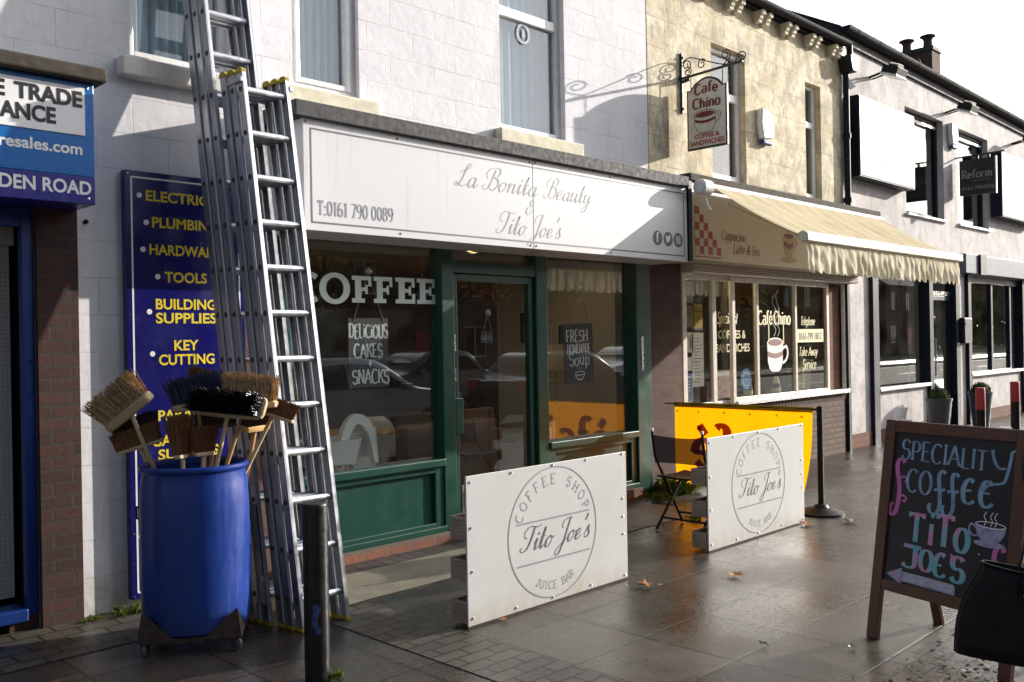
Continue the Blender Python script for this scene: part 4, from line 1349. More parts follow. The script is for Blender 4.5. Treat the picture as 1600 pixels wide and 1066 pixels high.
# ---- chalk slates hanging in the windows
def hung_slate(name, label, x0, x1, z0, z1, hook, y, mat_, tilt=0.0):
    t = thing(name, ((x0 + x1) / 2, y, z0), label, "chalk sign", "chalk slates hung inside the shop window")
    cx, cz = (x0 + x1) / 2, (z0 + z1) / 2
    ca, sa = math.cos(tilt), math.sin(tilt)
    pl = plane_at((cx, y, cz), (ca, 0, -sa), (sa, 0, ca), (0, -1, 0))
    w, h = (x1 - x0) / 2, (z1 - z0) / 2
    MB().prism([(-w, -h), (w, -h), (w, h), (-w, h)], pl, 0, .008).build("slate", mat_, t, bevel=.001)
    rp = MB()
    for s in (-1, 1):
        rp.tube([pl(s * w * .72, h - .02, .011), pl(s * w * .72, h, .012), hook], .0045, 6)
    rp.build("rope", 'rope', t)
    hk = MB()
    hk.lathe((hook[0], y - .022, hook[2] + .015), [(.004, .020), (.012, .018), (.030, .004), (.033, -.002), (.0, -.004)], 16, (0, -1, 0))
    hk.tube([(hook[0], y - .02, hook[2] + .01), (hook[0], y - .005, hook[2] - .012), (hook[0], y + .004, hook[2])], .004, 6)
    hk.build("suction_hook", 'plastic_clear', t, smooth=True)
    return t, pl
YS = 5.775
t, pl = hung_slate("hanging_slate", "hanging slate chalked DELICIOUS CAKES + SNACKS under the COFFEE lettering", 4.085, 4.46, 1.265, 1.795, (4.275, YS - .01, 2.14), YS, 'slate_tag')
tx = MB()
ck = dict(wv=.15, wh=.085, serif=.09, jitter=.05, track=.10, d=.010)
letters(tx, "DELiCiOUS", pl, 0, .115, .105, xs=.575, align='c', **ck)
letters(tx, "CAKES", pl, -.005, -.035, .105, xs=.68, align='c', **ck)
letters(tx, "+", pl, .01, -.125, .085, xs=.75, align='c', **ck)
letters(tx, "SNACKS", pl, .015, -.235, .105, xs=.72, align='c', **ck)
tx.build("chalk_lettering", 'chalk_white', t, recalc=False)
t, pl = hung_slate("hanging_slate", "hanging slate chalked FRESH HOMEMADE SOUP beside the lampshade", 6.53, 6.955, 1.185, 1.755, (6.76, YS - .01, 2.10), YS, 'slate_tag', -.035)
tx = MB()
letters(tx, "FRESH", pl, -.02, .115, .11, xs=.80, align='c', **ck)
letters(tx, "HOMEMADE", pl, 0, .005, .085, xs=.60, align='c', **ck)
letters(tx, "Soup", pl, 0, -.115, .115, xs=.95, align='c', **ck)
tx.ribbon(arc(.0, -.19, .07, .018, 0, 360, 20), pl, lambda t, s: .009, .010)
tx.ribbon(arc(.0, -.19, .068, .058, 180, 360, 14), pl, lambda t, s: .009, .0102)
tx.ribbon([(-.035, -.252), (.035, -.252)], pl, lambda t, s: .009, .0104)
for q in (-.03, 0, .03):
    tx.ribbon(catmull([(q, -.155), (q + .008, -.145), (q - .004, -.135), (q + .004, -.122)]), pl, lambda t, s: .003, .0106)
tx.build("chalk_lettering", 'chalk_white', t, recalc=False)
t, pl = hung_slate("hanging_slate", "small dark slate hanging inside the glass of the green door", 5.455, 5.60, 1.585, 1.685, (5.535, 5.765, 1.83), 5.775, 'slate_tag', .05)
tx = MB()
letters(tx, "open", pl, 0, -.02, .05, wv=.12, wh=.08, align='c', d=.010)
tx.build("chalk_lettering", 'chalk_lilac', t, recalc=False)

# ---- what stands inside the coffee shop
hc = thing("high_chair", (4.25, 5.98, .04), "white plastic high chair with arched back behind the shop window", "high chair")
def rr(w, d, r, n=5):
    out = []
    for (sx, sy, a0) in ((1, 1, 0), (-1, 1, 90), (-1, -1, 180), (1, -1, 270)):
        out += [(sx * (w - r) + r * math.cos(R_(a0 + 90 * i / n)), sy * (d - r) + r * math.sin(R_(a0 + 90 * i / n))) for i in range(n + 1)]
    return out
cx, cy, cz = 4.02, 6.02, .70
tr = MB()
outer, inner = rr(.25, .19, .07), rr(.225, .165, .06)
n = len(outer)
vs = [(cx + a, cy + b, cz + .17) for a, b in outer] + [(cx + a * .82, cy + b * .82, cz - .02) for a, b in outer] + [(cx + a, cy + b, cz + .17) for a, b in inner] + [(cx + a * .8, cy + b * .8, cz + .02) for a, b in inner]
fs = []
for i in range(n):
    j = (i + 1) % n
    fs += [(i, j, n + j, n + i), (2 * n + j, 2 * n + i, 3 * n + i, 3 * n + j), (i, 2 * n + i, 2 * n + j, j)]
fs += [tuple(range(n, 2 * n)), tuple(range(4 * n - 1, 3 * n - 1, -1))]
tr.add(vs, fs)
tr.build("seat", 'plastic_white', hc, smooth=True)
path = catmull([(4.08, .66), (4.12, .84), (4.17, .955), (4.245, 1.015), (4.33, .985), (4.39, .88), (4.43, .66)], 7)
bk = MB()
m_n = len(path)
vs = []
for i, (x, z) in enumerate(path):
    t_ = Vector((path[min(i + 1, m_n - 1)][0] - path[max(i - 1, 0)][0], path[min(i + 1, m_n - 1)][1] - path[max(i - 1, 0)][1])).normalized()
    nx_, nz_ = -t_.y, t_.x
    w_b = .018 + .022 * math.sin(math.pi * i / (m_n - 1))
    for y in (5.90, 5.955):
        vs += [(x + nx_ * w_b, y, z + nz_ * w_b), (x - nx_ * w_b, y, z - nz_ * w_b)]
fs = []
for i in range(m_n - 1):
    a, b = i * 4, (i + 1) * 4
    for p, q in ((0, 1), (1, 3), (3, 2), (2, 0)):
        fs.append((a + p, a + q, b + q, b + p))
fs += [(0, 1, 3, 2), tuple((m_n - 1) * 4 + q for q in (0, 2, 3, 1))]
bk.add(vs, fs)
bk.build("backrest", 'plastic_white', hc, smooth=True)
inn = [(x, z) for x, z in path if z > .70]
sh = MB()
sh.prism(inn, plane_at((0, 5.985, 0), (1, 0, 0), (0, 0, 1), (0, -1, 0)), -.006, .006)
sp = sh.build("back_shell", 'plastic_white', hc)
vt = MB()
for q in range(3):
    for r_ in range(2):
        vt.box(4.17 + q * .05, 4.195 + q * .05, 5.975, 5.9788, .72 + r_ * .06, .755 + r_ * .06)
vt.build("vent_slots", 'grey_line', sp)
for x, y, dx, dy in ((3.82, 5.90, -.06, -.04), (3.82, 6.16, -.06, .08), (4.20, 5.93, .06, -.04), (4.20, 6.16, .06, .08)):
    MB().tube([(x, y, cz), (x + dx, y + dy, .04)], .016, 10).build("leg", 'steel', hc, smooth=True)

def cafe_chair(x, y, rz, label):
    t = thing("bucket_chair", (x, y, .04), label, "chair", "white bucket chairs inside the coffee shop")
    ca, sa = math.cos(rz), math.sin(rz)
    L = lambda a, b, c: (x + a * ca - b * sa, y + a * sa + b * ca, .04 + c)
    sh = MB()
    nu, nv = 12, 14
    g = []
    for i in range(nu + 1):
        u = i / nu
        for j in range(nv + 1):
            v = -1 + 2 * j / nv
            if u < .5:
                q = u / .5
                w = .22 + .02 * q
                g.append(L(v * w, -.22 + .40 * q, .45 - .03 * q + .05 * abs(v) ** 3))
            else:
                q = (u - .5) / .5
                w = .24 * math.sqrt(max(0.02, 1 - (q * .96) ** 3))
                g.append(L(v * w, .18 + .10 * q - .06 * abs(v) ** 2, .42 + .42 * q))
    fs = [(i * (nv + 1) + j, i * (nv + 1) + j + 1, (i + 1) * (nv + 1) + j + 1, (i + 1) * (nv + 1) + j) for i in range(nu) for j in range(nv)]
    sh.add(g, fs)
    o = sh.build("seat_shell", 'plastic_white', t, smooth=True)
    md = o.modifiers.new("thick", 'SOLIDIFY')
    md.thickness = .012
    for a, b in ((-1, -1), (1, -1), (-1, 1), (1, 1)):
        MB().tube([L(a * .10, b * .10, .41), L(a * .22, b * .22, 0)], .014, 8, r1=.009).build("leg", 'honey_wood', t, smooth=True)
    return t
cafe_chair(4.75, 6.75, R_(200), "white bucket chair beside the drinks fridge")
cafe_chair(5.62, 7.6, R_(160), "white bucket chair deeper inside behind the green door")
tb = thing("cafe_table", (5.2, 7.2, .04), "square brown cafe table inside the coffee shop", "table")
MB().box(4.85, 5.55, 6.95, 7.6, .74, .77).build("table_top", 'honey_wood', tb, bevel=.005)
MB().tube([(5.2, 7.27, .04), (5.2, 7.27, .74)], .035, 12).build("pedestal", 'black', tb, smooth=True)
fg = thing("drinks_fridge", (4.9, 8.6, .04), "grey glass fronted drinks fridge at the back of the coffee shop", "fridge")
MB().box(4.55, 5.35, 8.4, 9.0, .04, 1.75).build("cabinet", 'fridge', fg, bevel=.01)
MB().box(4.60, 5.30, 8.385, 8.398, .2, 1.68).build("door_glass", 'car_glass', fg)
b_ = MB()
for i in range(9):
    for j in range(5):
        b_.lathe((4.66 + i * .072, 8.372, .28 + j * .27), [(.026, 0), (.026, .13), (.011, .18), (.011, .22), (0, .22)], 10)
b_.build("bottles", 'poster_t', fg, smooth=True)
sf = thing("sofa", (5.8, 6.55, .04), "brown leatherette bench seat behind the lower glass of the door", "sofa")
MB().box(5.15, 6.28, 6.42, 6.60, .04, .86).build("backrest", 'sofa', sf, bevel=.03, seg=3)
MB().box(5.15, 6.28, 6.60, 7.10, .04, .46).build("seat", 'sofa', sf, bevel=.04, seg=3)
lp = thing("floor_lamp", (7.08, 6.35, .04), "brass floor lamp with pleated cream shade behind the right window", "lamp")
sh = MB()
nn = 48
vs = []
for r, z in ((.075, 1.56), (.145, 1.30)):
    for j in range(nn):
        q = r * (1 + (.03 if j % 2 else -.03))
        vs.append((7.06 + q * math.cos(2 * math.pi * j / nn), 6.35 + q * math.sin(2 * math.pi * j / nn), z))
sh.add(vs, [(j, (j + 1) % nn, nn + (j + 1) % nn, nn + j) for j in range(nn)])
sh.build("lamp_shade", 'shade', lp, recalc=False)
pl_ = MB().tube([(7.06, 6.35, .06), (7.06, 6.35, 1.36)], .011, 10)
pl_.tube([(6.96, 6.35, 1.17), (7.22, 6.35, 1.17)], .010, 8)
pl_.build("pole", 'honey_wood', lp, smooth=True)
MB().lathe((7.06, 6.35, .04), [(.13, 0), (.13, .02), (.03, .05), (0, .05)], 24).build("base", 'honey_wood', lp, smooth=True)
for i, (y, z, w, h) in enumerate(((7.05, 1.58, .30, .34), (6.55, 1.50, .22, .26))):
    f_ = thing("picture_frame", (7.59, y, z), ("larger" if i == 0 else "smaller") + " dark picture frame on the beige side wall behind the soup slate", "picture", "pictures on the beige side wall")
    MB().box(7.575, 7.598, y, y + w, z, z + h).build("frame", 'ink', f_, bevel=.003)
    MB().box(7.568, 7.574, y + .03, y + w - .03, z + .03, z + h - .03).build("print", 'poster_d', f_)
ob = thing("green_box", (6.27, 5.83, .68), "small green box with a white paper lid standing on the window ledge", "box")
MB().box(6.2, 6.38, 5.80, 5.95, .68, .79).build("box_body", 'coffee_vinyl', ob, bevel=.004)
MB().box(6.385, 6.43, 5.80, 5.95, .68, .84).build("paper_lid", 'paper', ob, bevel=.01)

# ================================================================ BUILDING: cream painted stone, cafe below
b2 = thing("cream_cafe_building", (10.0, FY, 0), "cream painted stone building with bracketed eaves above the cafe", "building")
CX0, CX1 = 7.824, 12.33
mb = MB()
wall_sheet(mb, CX0, CX1, 2.4, 5.50, FY - .004, [(9.03, 9.76, 3.40, 4.93), (11.25, 11.68, 3.40, 4.90)], .28)
mb.build("wall", 'cream_wall', b2, recalc=False)
m_ = MB()
m_.quad((CX1, FY + .2, 0), (CX1, FY + .2, 5.5), (CX1, 13, 5.5), (CX1, 13, 0))
m_.quad((CX0, 13, 0), (CX0, 13, 5.5), (CX1, 13, 5.5), (CX1, 13, 0))
m_.build("side_wall", 'brick_plum', b2, recalc=False)
m_ = MB()
m_.quad((CX0, FY - .10, 5.60), (CX1, FY - .10, 5.60), (CX1, 9.4, 7.35), (CX0, 9.4, 7.35))
m_.quad((CX0, 9.4, 7.35), (CX1, 9.4, 7.35), (CX1, 13.2, 5.5), (CX0, 13.2, 5.5))
m_.quad((CX0, FY - .10, 5.56), (CX0, 9.4, 7.30), (CX0, 13.2, 5.45), (CX0, FY, 5.45))
m_.build("roof", 'slatebrick', b2, recalc=False)
g_ = MB()
gp = [(.062 * math.cos(R_(a)), .062 * math.sin(R_(a))) for a in range(180, 361, 15)] + [(.055, 0), (-.055, 0)]
g_.prism(gp, plane_at((CX0, FY - .155, 5.57), (0, 1, 0), (0, 0, 1), (1, 0, 0)), 0, CX1 - CX0 - .10)
g_.box(CX0, CX1 - .1, FY - .09, FY - .01, 5.50, 5.58)
g_.build("gutter", 'gutter', b2, smooth=True)
x = 9.0 - .95
cprof = [(0, 0), (-.13, 0), (-.13, -.05), (-.10, -.055), (-.09, -.095), (-.075, -.10), (-.07, -.135), (-.02, -.14), (0, -.14)]
while x < 12.2:
    for dx in (0, .17):
        MB().prism(cprof, plane_at((x + dx, FY - .006, 5.496), (0, 1, 0), (0, 0, 1), (1, 0, 0)), 0, .085).build("corbel", 'sill_cream', b2, bevel=.003)
    x += .64
sash(b2, 9.03, 9.76, 3.42, 4.93, FY + .07, 'upvc', .06, 4.40, curtain=('curtain', 9.36, 9.76))
sash(b2, 11.25, 11.68, 3.42, 4.90, FY + .07, 'upvc', .05, 4.38, curtain=('curtain', 11.26, 11.66))
# drain pipe where the two buildings meet
pipe = MB()
pipe.tube([(12.335, FY - .06, 5.22), (12.335, FY - .06, 3.35)], .042, 14)
for z in (3.42, 4.3):
    pipe.lathe((12.335, FY - .06, z), [(.055, 0), (.055, .07)], 14, cap0=True, cap1=True)
dp = thing("drain_pipe", (12.335, FY - .06, 3.3), "black cast drain pipe with hopper between the cream and the grey building", "drain pipe")
pipe.build("pipe", 'navy', dp, smooth=True)
hp = MB()
hp.prism([(-.13, .20), (.13, .20), (.13, .12), (.07, -.02), (-.07, -.02), (-.13, .12)], plane_at((12.345, FY - .19, 5.22), (1, 0, 0), (0, 0, 1), (0, 1, 0)), 0, .22)
hp.build("hopper", 'black', dp, bevel=.012)
MB().tube([(12.33, FY - .12, 5.60), (12.335, FY - .12, 5.42)], .04, 10).build("swan_neck", 'black', dp, smooth=True)

# ---- cafe stone band above the fascia, dark capping
MB().box(7.835, 12.36, 5.20, FY - .01, 3.175, 3.25).build("stone_band", 'dark_stone', b2, bevel=.01)
# ---- alarm box
def alarm_box(x, y, z, label):
    t = thing("alarm_box", (x, y, z), label, "alarm box", "burglar alarm boxes on the upper walls")
    pr = [(-.12, .17), (.12, .13), (.15, .03), (.13, -.17), (-.09, -.20), (-.14, -.02)]
    MB().prism(pr, plane_at((x, y, z), (1, 0, 0), (0, 0, 1), (0, -1, 0)), .0, .085).build("case", 'upvc', t, bevel=.018)
    MB().box(x - .085, x + .125, y - .075, y - .01, z - .255, z - .202).build("strobe_lens", 'poster_b', t, bevel=.012)
    return t
alarm_box(10.13, FY - .006, 4.17, "white alarm box with blue strobe on the cream wall between two windows")

# ---- hanging cafe sign on a wrought iron bracket
hs = thing("hanging_cafe_sign", (8.43, FY, 4.0), "wrought iron bracket with hanging arched board reading Cafe Chino", "sign")
BX = 8.43
S_ = lambda a, b, d: V(BX - d, FY - a, b)        # a = distance out from the wall, b = height
ir = MB()
ir.bar((BX, FY - .018, 4.02), (BX, FY - .018, 4.67), .028, .022, (0, 1, 0))
for z in (4.07, 4.62):
    ir.lathe((BX, FY - .03, z), [(.016, 0), (.012, -.012), (0, -.014)], 10, (0, 1, 0))
ir.bar(S_(-.0, 4.395, 0), S_(.76, 4.425, 0), .022, .022)
ir.lathe(S_(.0, 4.395, .03), [(0, -.05), (.02, -.03), (.028, 0), (.02, .03), (0, .05)], 12, (0, 1, 0))
def scroll(cx, cz, r, a0, turns, tail=None):
    pts = []
    n_ = int(26 * abs(turns))
    for i in range(n_ + 1):
        t_ = i / n_
        a = R_(a0 + 360 * turns * t_)
        rr_ = r * (1 - .72 * t_)
        pts.append(S_(cx + rr_ * math.cos(a), cz + rr_ * math.sin(a), 0))
    if tail:
        pts = [S_(tail[0], tail[1], 0)] + pts
    ir.tube(pts, .0065, 6)
scroll(.075, 4.53, .062, -90, 1.4)
scroll(.095, 4.455, .048, 90, -1.4)
scroll(.27, 4.50, .055, 40, 1.3, )
scroll(.56, 4.535, .062, -60, 1.5, (.52, 4.43))
scroll(.75, 4.47, .06, 190, -1.3, (.66, 4.43))
ir.tube([S_(*p, 0) for p in catmull([(.02, 4.56), (.12, 4.60), (.30, 4.53), (.50, 4.45), (.60, 4.43)], 6)], .006, 6)
for a in (.13, .52):
    ir.tube([S_(a, 4.40, 0), S_(a, 4.24, 0)], .005, 6)
ir.bar(S_(.02, 4.36, 0), S_(.12, 4.37, 0), .02, .03)
ir.build("bracket", 'iron', hs, smooth=True)
prof = [(.085, 3.60), (.085, 4.245), (.125, 4.24)]
prof += catmull([(.125, 4.24), (.20, 4.31), (.33, 4.352), (.46, 4.31), (.535, 4.235)], 6)[1:]
prof += [(.575, 4.245), (.575, 3.60)]
MB().prism(prof, S_, -.016, .016).build("board", 'iron', hs, bevel=.003)
ins = []
cxm, czm = .33, 3.95
ins = [(.33 + (a - .33) * .925, 3.945 + (b - 3.945) * .945) for a, b in prof]
for sd in (1, -1):
    MB().flat(ins, S_, .0175 * sd).build("board_face", 'upvc_old', hs, recalc=False)
def cafe_text(place):
    a = MB()
    def w1(u, v):
        return u, v + .038 * (1 - ((u - .245) / .2) ** 2)
    letters(a, "Cafe", place, .245, 4.150, .108, wv=.26, wh=.13, serif=.09, xs=1.0, align='c', track=.12, warp=w1)
    letters(a, "Chino", place, .245, 4.030, .108, wv=.26, wh=.13, serif=.09, xs=.96, align='c', track=.10)
    # bands of coffee in the cup
    a.flat([(p[0], p[1]) for p in arc(.225, 3.962, .115, .028, 0, 360, 24)], place, .0016)
    a.add([place(u, v, .0016) for u, v in [(.225 - .125 + .25 * i / 10, 3.918 - .022 * math.sin(math.pi * i / 10)) for i in range(11)] + [(.225 - .122 + .244 * i / 10, 3.888 - .022 * math.sin(math.pi * i / 10)) for i in range(10, -1, -1)]], [tuple(range(22))])
    b = MB()
    sans(b, "COFFEE &", place, .245, 3.712, .052, 1.0, .035, align='c')
    sans(b, "SANDWICHES", place, .245, 3.640, .055, .90, .035, align='c')
    c = MB()
    lw = lambda t, s: .006
    c.ribbon(arc(.225, 3.966, .128, .036, 0, 360, 28), place, lw, .002)
    c.ribbon(catmull([(.097, 3.966), (.098, 3.86), (.13, 3.80), (.17, 3.772), (.28, 3.772), (.32, 3.80), (.352, 3.86), (.353, 3.966)], 5), place, lw, .0021)
    c.ribbon(catmull([(.352, 3.95), (.40, 3.965), (.415, 3.92), (.39, 3.87), (.345, 3.85)], 5), place, lw, .0022)
    c.ribbon(catmull([(.352, 3.935), (.385, 3.94), (.392, 3.915), (.375, 3.885), (.348, 3.872)], 5), place, lw, .0023)
    for q in (.19, .26):
        c.ribbon(catmull([(q, 3.98), (q - .015, 4.02), (q + .02, 4.06), (q, 4.10), (q + .015, 4.14)], 5), place, lambda t, s: .003, .0024)
    return a, b, c
pA = lambda u, v, d: V(BX - .0175 - d, FY - .085 - u, v)
pB = lambda u, v, d: V(BX + .0175 + d, FY - .575 + u, v)
for pl in (pA, pB):
    a, b, c = cafe_text(pl)
    a.build("maroon_lettering", 'maroon', hs, recalc=False)
    b.build("red_lettering", 'red_vinyl', hs, recalc=False)
    c.build("cup_outline", 'ink', hs, recalc=False)

# ---- cafe fascia
cf = thing("cafe_fascia_sign", (9.9, 5.23, 2.39), "beige cafe fascia with red chequers, Cappucino and Latte & Tea", "sign")
CK = .9597
MB().box(8.21, 12.80, 5.23, FY - .012, 2.425, 3.235).persp(CK).build("board", 'cafe_board', cf, bevel=.004)
P1 = on_wall(0, 0, 5.2295)
P = lambda u, v, d: P1(u * CK, 1.6 + (v - 1.6) * CK, d)
ch = MB()
x0, z0, q = 8.275, 2.985, .083
for r_, cols in enumerate(((0,), (1,), (0, 2), (1, 3), (0, 2, 4), (1, 3, 5))):
    for c_ in cols:
        ch.flat([(x0 + c_ * q, z0 - r_ * q), (x0 + c_ * q, z0 - r_ * q - q), (x0 + c_ * q + q, z0 - r_ * q - q), (x0 + c_ * q + q, z0 - r_ * q)], P, .0016)
ch.ribbon([(x0 - .012, z0 + .01), (x0 - .012, z0 - 6 * q - .03)], P, lambda t, s: .010, .0018)
ch.ribbon([(x0 - .02, z0 - 6 * q - .03), (x0 + 6 * q, z0 - 6 * q - .03)], P, lambda t, s: .012, .0019)
ch.build("red_chequers", 'red_vinyl', cf, recalc=False)
tx = MB()
kw2 = dict(wv=.13, wh=.055, serif=.05, shear=.22, track=.09)
letters(tx, "Cappucino", P, 8.78, 2.665, .105, xs=.82, **kw2)
letters(tx, "Latte & Tea", P, 9.02, 2.525, .105, xs=.82, **kw2)
tx.build("brown_lettering", 'maroon', cf, recalc=False)
MB().box(7.80, 7.862, 5.205, FY - .015, 2.37, 3.165).build('dark_divider', 'navy', cf)
# printed steaming cup on a saucer
cu = MB()
cu.flat(arc(10.28, 2.515, .20, .035, 0, 360, 28), P, .0016)
cu.flat([(10.16, 2.80), (10.17, 2.64), (10.21, 2.55), (10.35, 2.55), (10.39, 2.64), (10.40, 2.80)], P, .0020)
cu.ribbon(catmull([(10.40, 2.77), (10.47, 2.76), (10.47, 2.69), (10.39, 2.66)], 5), P, lambda t, s: .022, .0021)
cu.build("cup_print", 'poster_t', cf, recalc=False)
cu = MB()
cu.flat(arc(10.28, 2.80, .118, .03, 0, 360, 24), P, .0026)
cu.add([P(u, v, .0026) for u, v in [(10.165, 2.735), (10.28, 2.70), (10.398, 2.735), (10.395, 2.675), (10.28, 2.64), (10.168, 2.675)]], [(0, 1, 4, 5), (1, 2, 3, 4)])
for q in (10.26, 10.31):
    cu.ribbon(catmull([(q, 2.84), (q - .03, 2.89), (q + .03, 2.95), (q - .01, 3.0), (q + .03, 3.06)], 5), P, lambda t, s: .008, .0027)
cu.build("cup_bands", 'maroon', cf, recalc=False)

# ---- awning
aw = thing("awning", (10.8, 5.5, 2.3), "cream canvas awning with a rippled scalloped valance over the cafe", "awning")
AX0, AX1 = 8.06, 12.06
ab, af = V(0, 5.10, 3.125), V(0, 4.15, 2.545)
fa = MB()
nx, ny = 60, 8
g = []
for i in range(nx + 1):
    for j in range(ny + 1):
        t = j / ny
        u = i / nx
        sag = -.035 * math.sin(math.pi * t) * (1 - .3 * math.sin(u * 9))
        g.append((AX0 + (AX1 - AX0) * u, ab.y + (af.y - ab.y) * t, ab.z + (af.z - ab.z) * t + sag + .004 * math.sin(u * 70)))
fa.add(g, [(i * (ny + 1) + j, i * (ny + 1) + j + 1, (i + 1) * (ny + 1) + j + 1, (i + 1) * (ny + 1) + j) for i in range(nx) for j in range(ny)])
fa.build("canvas", 'awning', aw, smooth=True, recalc=False)
sm = MB()
for i in range(1, 5):
    x = AX0 + (AX1 - AX0) * i / 5
    sm.add([(x - .008, ab.y, ab.z + .006), (x + .008, ab.y, ab.z + .006), (x + .008, af.y, af.z + .008), (x - .008, af.y, af.z + .008)], [(0, 1, 2, 3)])
fb = MB()
fb.prism([(-.055, -.045), (.01, -.055), (.05, -.02), (.055, .03), (.0, .055), (-.05, .03)], plane_at((AX0 - .02, af.y - .03, af.z - .015), (0, 1, 0), (0, 0, 1), (1, 0, 0)), 0, AX1 - AX0 + .04)
fb.build("front_bar", 'white_alu', aw, bevel=.008)
va = MB()
g = []
NS = 26
nx = NS * 10
for i in range(nx + 1):
    u = i / nx
    x = AX0 + .03 + (AX1 - AX0 - .06) * u
    sc = abs(math.sin(math.pi * u * NS)) ** .6
    for j in range(9):
        t = j / 8
        drop = .255 + .045 * sc
        rip = (.003 + .010 * t) * math.sin(u * NS * 2 * math.pi * .98 + 2.6 * math.sin(u * 17) + 1.3 * math.sin(u * 41)) + .008 * t * math.sin(u * 61 + 5 * t + 2 * math.sin(u * 23)) + .0035 * math.sin(u * 140 + 9 * t) + .003 * math.sin(u * 233 - 7 * t + 2 * math.sin(u * 37)) + .003 * math.sin(u * 30 + 12 * t)
        g.append((x, af.y - .045 + rip - .02 * t, af.z - .06 - drop * t))
va.add(g, [(i * 9 + j, i * 9 + j + 1, (i + 1) * 9 + j + 1, (i + 1) * 9 + j) for i in range(nx) for j in range(8)])
va.build("valance", 'valance', aw, smooth=True, recalc=False)
MB().tube([(AX0 - .05, 5.12, 3.11), (AX1 + .1, 5.12, 3.11)], .045, 14).build("roller_tube", 'white_alu', aw, smooth=True)
ec = MB()
ec.lathe((7.79, 5.08, 3.09), [(0, 0), (.062, .0), (.078, .02), (.078, .17), (.062, .19), (0, .19)], 18, (1, 0, 0))
ec.tube([(7.88, 5.06, 2.98), (7.88, 5.03, 2.89)], .014, 8)
ec.lathe((7.88, 5.025, 2.86), [(.028, 0), (.02, .015), (.02, .03)], 12)
ec.build("gear_box", 'plastic_white', aw, smooth=True)
for x, s in ((AX0 + .35, 1), (AX1 - .35, -1)):
    ar = MB()
    ar.bar((x, 5.12, 3.0), (x + s * .52, 4.62, 2.66), .035, .05)
    ar.bar((x + s * .52, 4.62, 2.66), (x + s * .05, 4.17, 2.50), .03, .045)
    ar.build("folding_arm", 'white_alu', aw, bevel=.006)

# ================================================================ CAFE SHOPFRONT
cs = thing("cafe_shopfront", (10.3, FY, 0), "white framed cafe shopfront over a low brown brick wall", "shopfront")
MB().box(8.32, 12.30, 5.50, 5.78, 2.295, 2.42).build("shutter_box", 'upvc_old', cs, bevel=.008)
sl = MB()
for i in range(5):
    sl.box(8.33, 12.29, 5.493, 5.505, 2.303 + i * .023, 2.318 + i * .023)
sl.build("shutter_slats", 'grey_wood', cs, bevel=.004)
br = MB()
br.box(9.30, 12.26, 5.66, 5.86, 0, .735)
br.build("low_wall", 'brick_brown', cs)
so = MB()
for i in range(39):
    x = 9.30 + i * .0759
    so.box(x + .004, x + .072, 5.655, 5.86, .738, .812)
so.build("soldier_course", 'brick_plum', cs, bevel=.004)
MB().box(9.33, 12.22, 5.60, 5.80, .815, .865).build("window_sill", 'upvc', cs, bevel=.008)
for xa, xb, z0_ in ((8.345, 8.425, .0), (8.93, 9.01, .0), (9.89, 9.945, .865), (10.83, 10.885, .865), (11.70, 11.77, .865)):
    MB().box(xa, xb, 5.672, 5.716, z0_, 2.295).build("window_post", 'upvc_old', cs, bevel=.005)
for xa, xb, za, zb in ((8.425, 8.93, .80, .88), (9.01, 9.24, .80, .88), (9.34, 11.70, .865, .90), (8.425, 11.70, 2.235, 2.292)):
    MB().box(xa, xb, 5.676, 5.714, za, zb).build("window_rail", 'upvc_old', cs, bevel=.005)
MB().box(8.425, 8.93, 5.68, 5.712, .10, .80).build("lower_panel", 'upvc_old', cs, bevel=.005)
MB().box(9.268, 9.335, 5.625, 5.670, 0, 2.29).build("shutter_post", 'upvc_old', cs, bevel=.006)
MB().box(11.775, 12.15, 5.72, 5.9, .865, 2.292).build("inner_brick_pier", 'brick_red2', cs)
MB().box(12.175, 12.235, 5.66, 5.70, .0, 2.29).build("end_post", 'upvc_old', cs, bevel=.006)
MB().box(12.24, 12.31, 5.63, 5.75, .0, 2.30).build("lead_cover_strip", 'navy', cs)
for xa, xb, z0_ in ((8.42, 8.935, .88), (9.005, 9.895, .885), (9.94, 10.835, .885), (10.88, 11.705, .885)):
    MB().box(xa, xb, 5.698, 5.704, z0_, 2.24).build("pane", 'glass', cs)
room(b2, "interior", 8.31, 12.25, FY + .30, 10.5, .04, 2.45, 'room_olive', 'room_wood', 'room_olive')
P = on_wall(0, 0, 5.6955)
wt = MB()
letters(wt, "Specialist", P, 9.06, 1.755, .13, wv=.12, wh=.07, shear=.22, xs=.62, track=.09, d=0)
wt.build("italic_lettering", 'cream_vinyl', cs, recalc=False)
wt = MB()
sans(wt, "COFFEES &", P, 9.08, 1.585, .10, .92, .012, d=0)
sans(wt, "SANDWICHES", P, 9.035, 1.43, .10, .86, .012, d=0)
wt.build("window_lettering", 'cream_vinyl', cs, recalc=False)
wt = MB()
letters(wt, "Café", P, 9.965, 1.745, .165, wv=.20, wh=.10, serif=.08, xs=.84, track=.07, d=0)
letters(wt, "Chino", P, 10.345, 1.745, .165, wv=.20, wh=.10, serif=.08, xs=.80, track=.07, d=0)
for x in (10.20, 10.56):
    wt.flat([(x, 1.50), (x + .022, 1.50), (x + .022, 1.745), (x, 1.745)], P, .0006)
wt.build("name_lettering", 'cream_vinyl', cs, recalc=False)
wt = MB()
letters(wt, "Telephone", P, 11.02, 1.735, .11, wv=.11, wh=.07, shear=.2, xs=.60, track=.09, d=0)
letters(wt, "Take Away", P, 10.96, 1.34, .115, wv=.12, wh=.07, shear=.2, xs=.72, track=.09, d=0)
letters(wt, "Service", P, 11.06, 1.17, .125, wv=.12, wh=.07, shear=.2, xs=.70, track=.09, d=0)
wt.build("italic_lettering", 'cream_vinyl', cs, recalc=False)
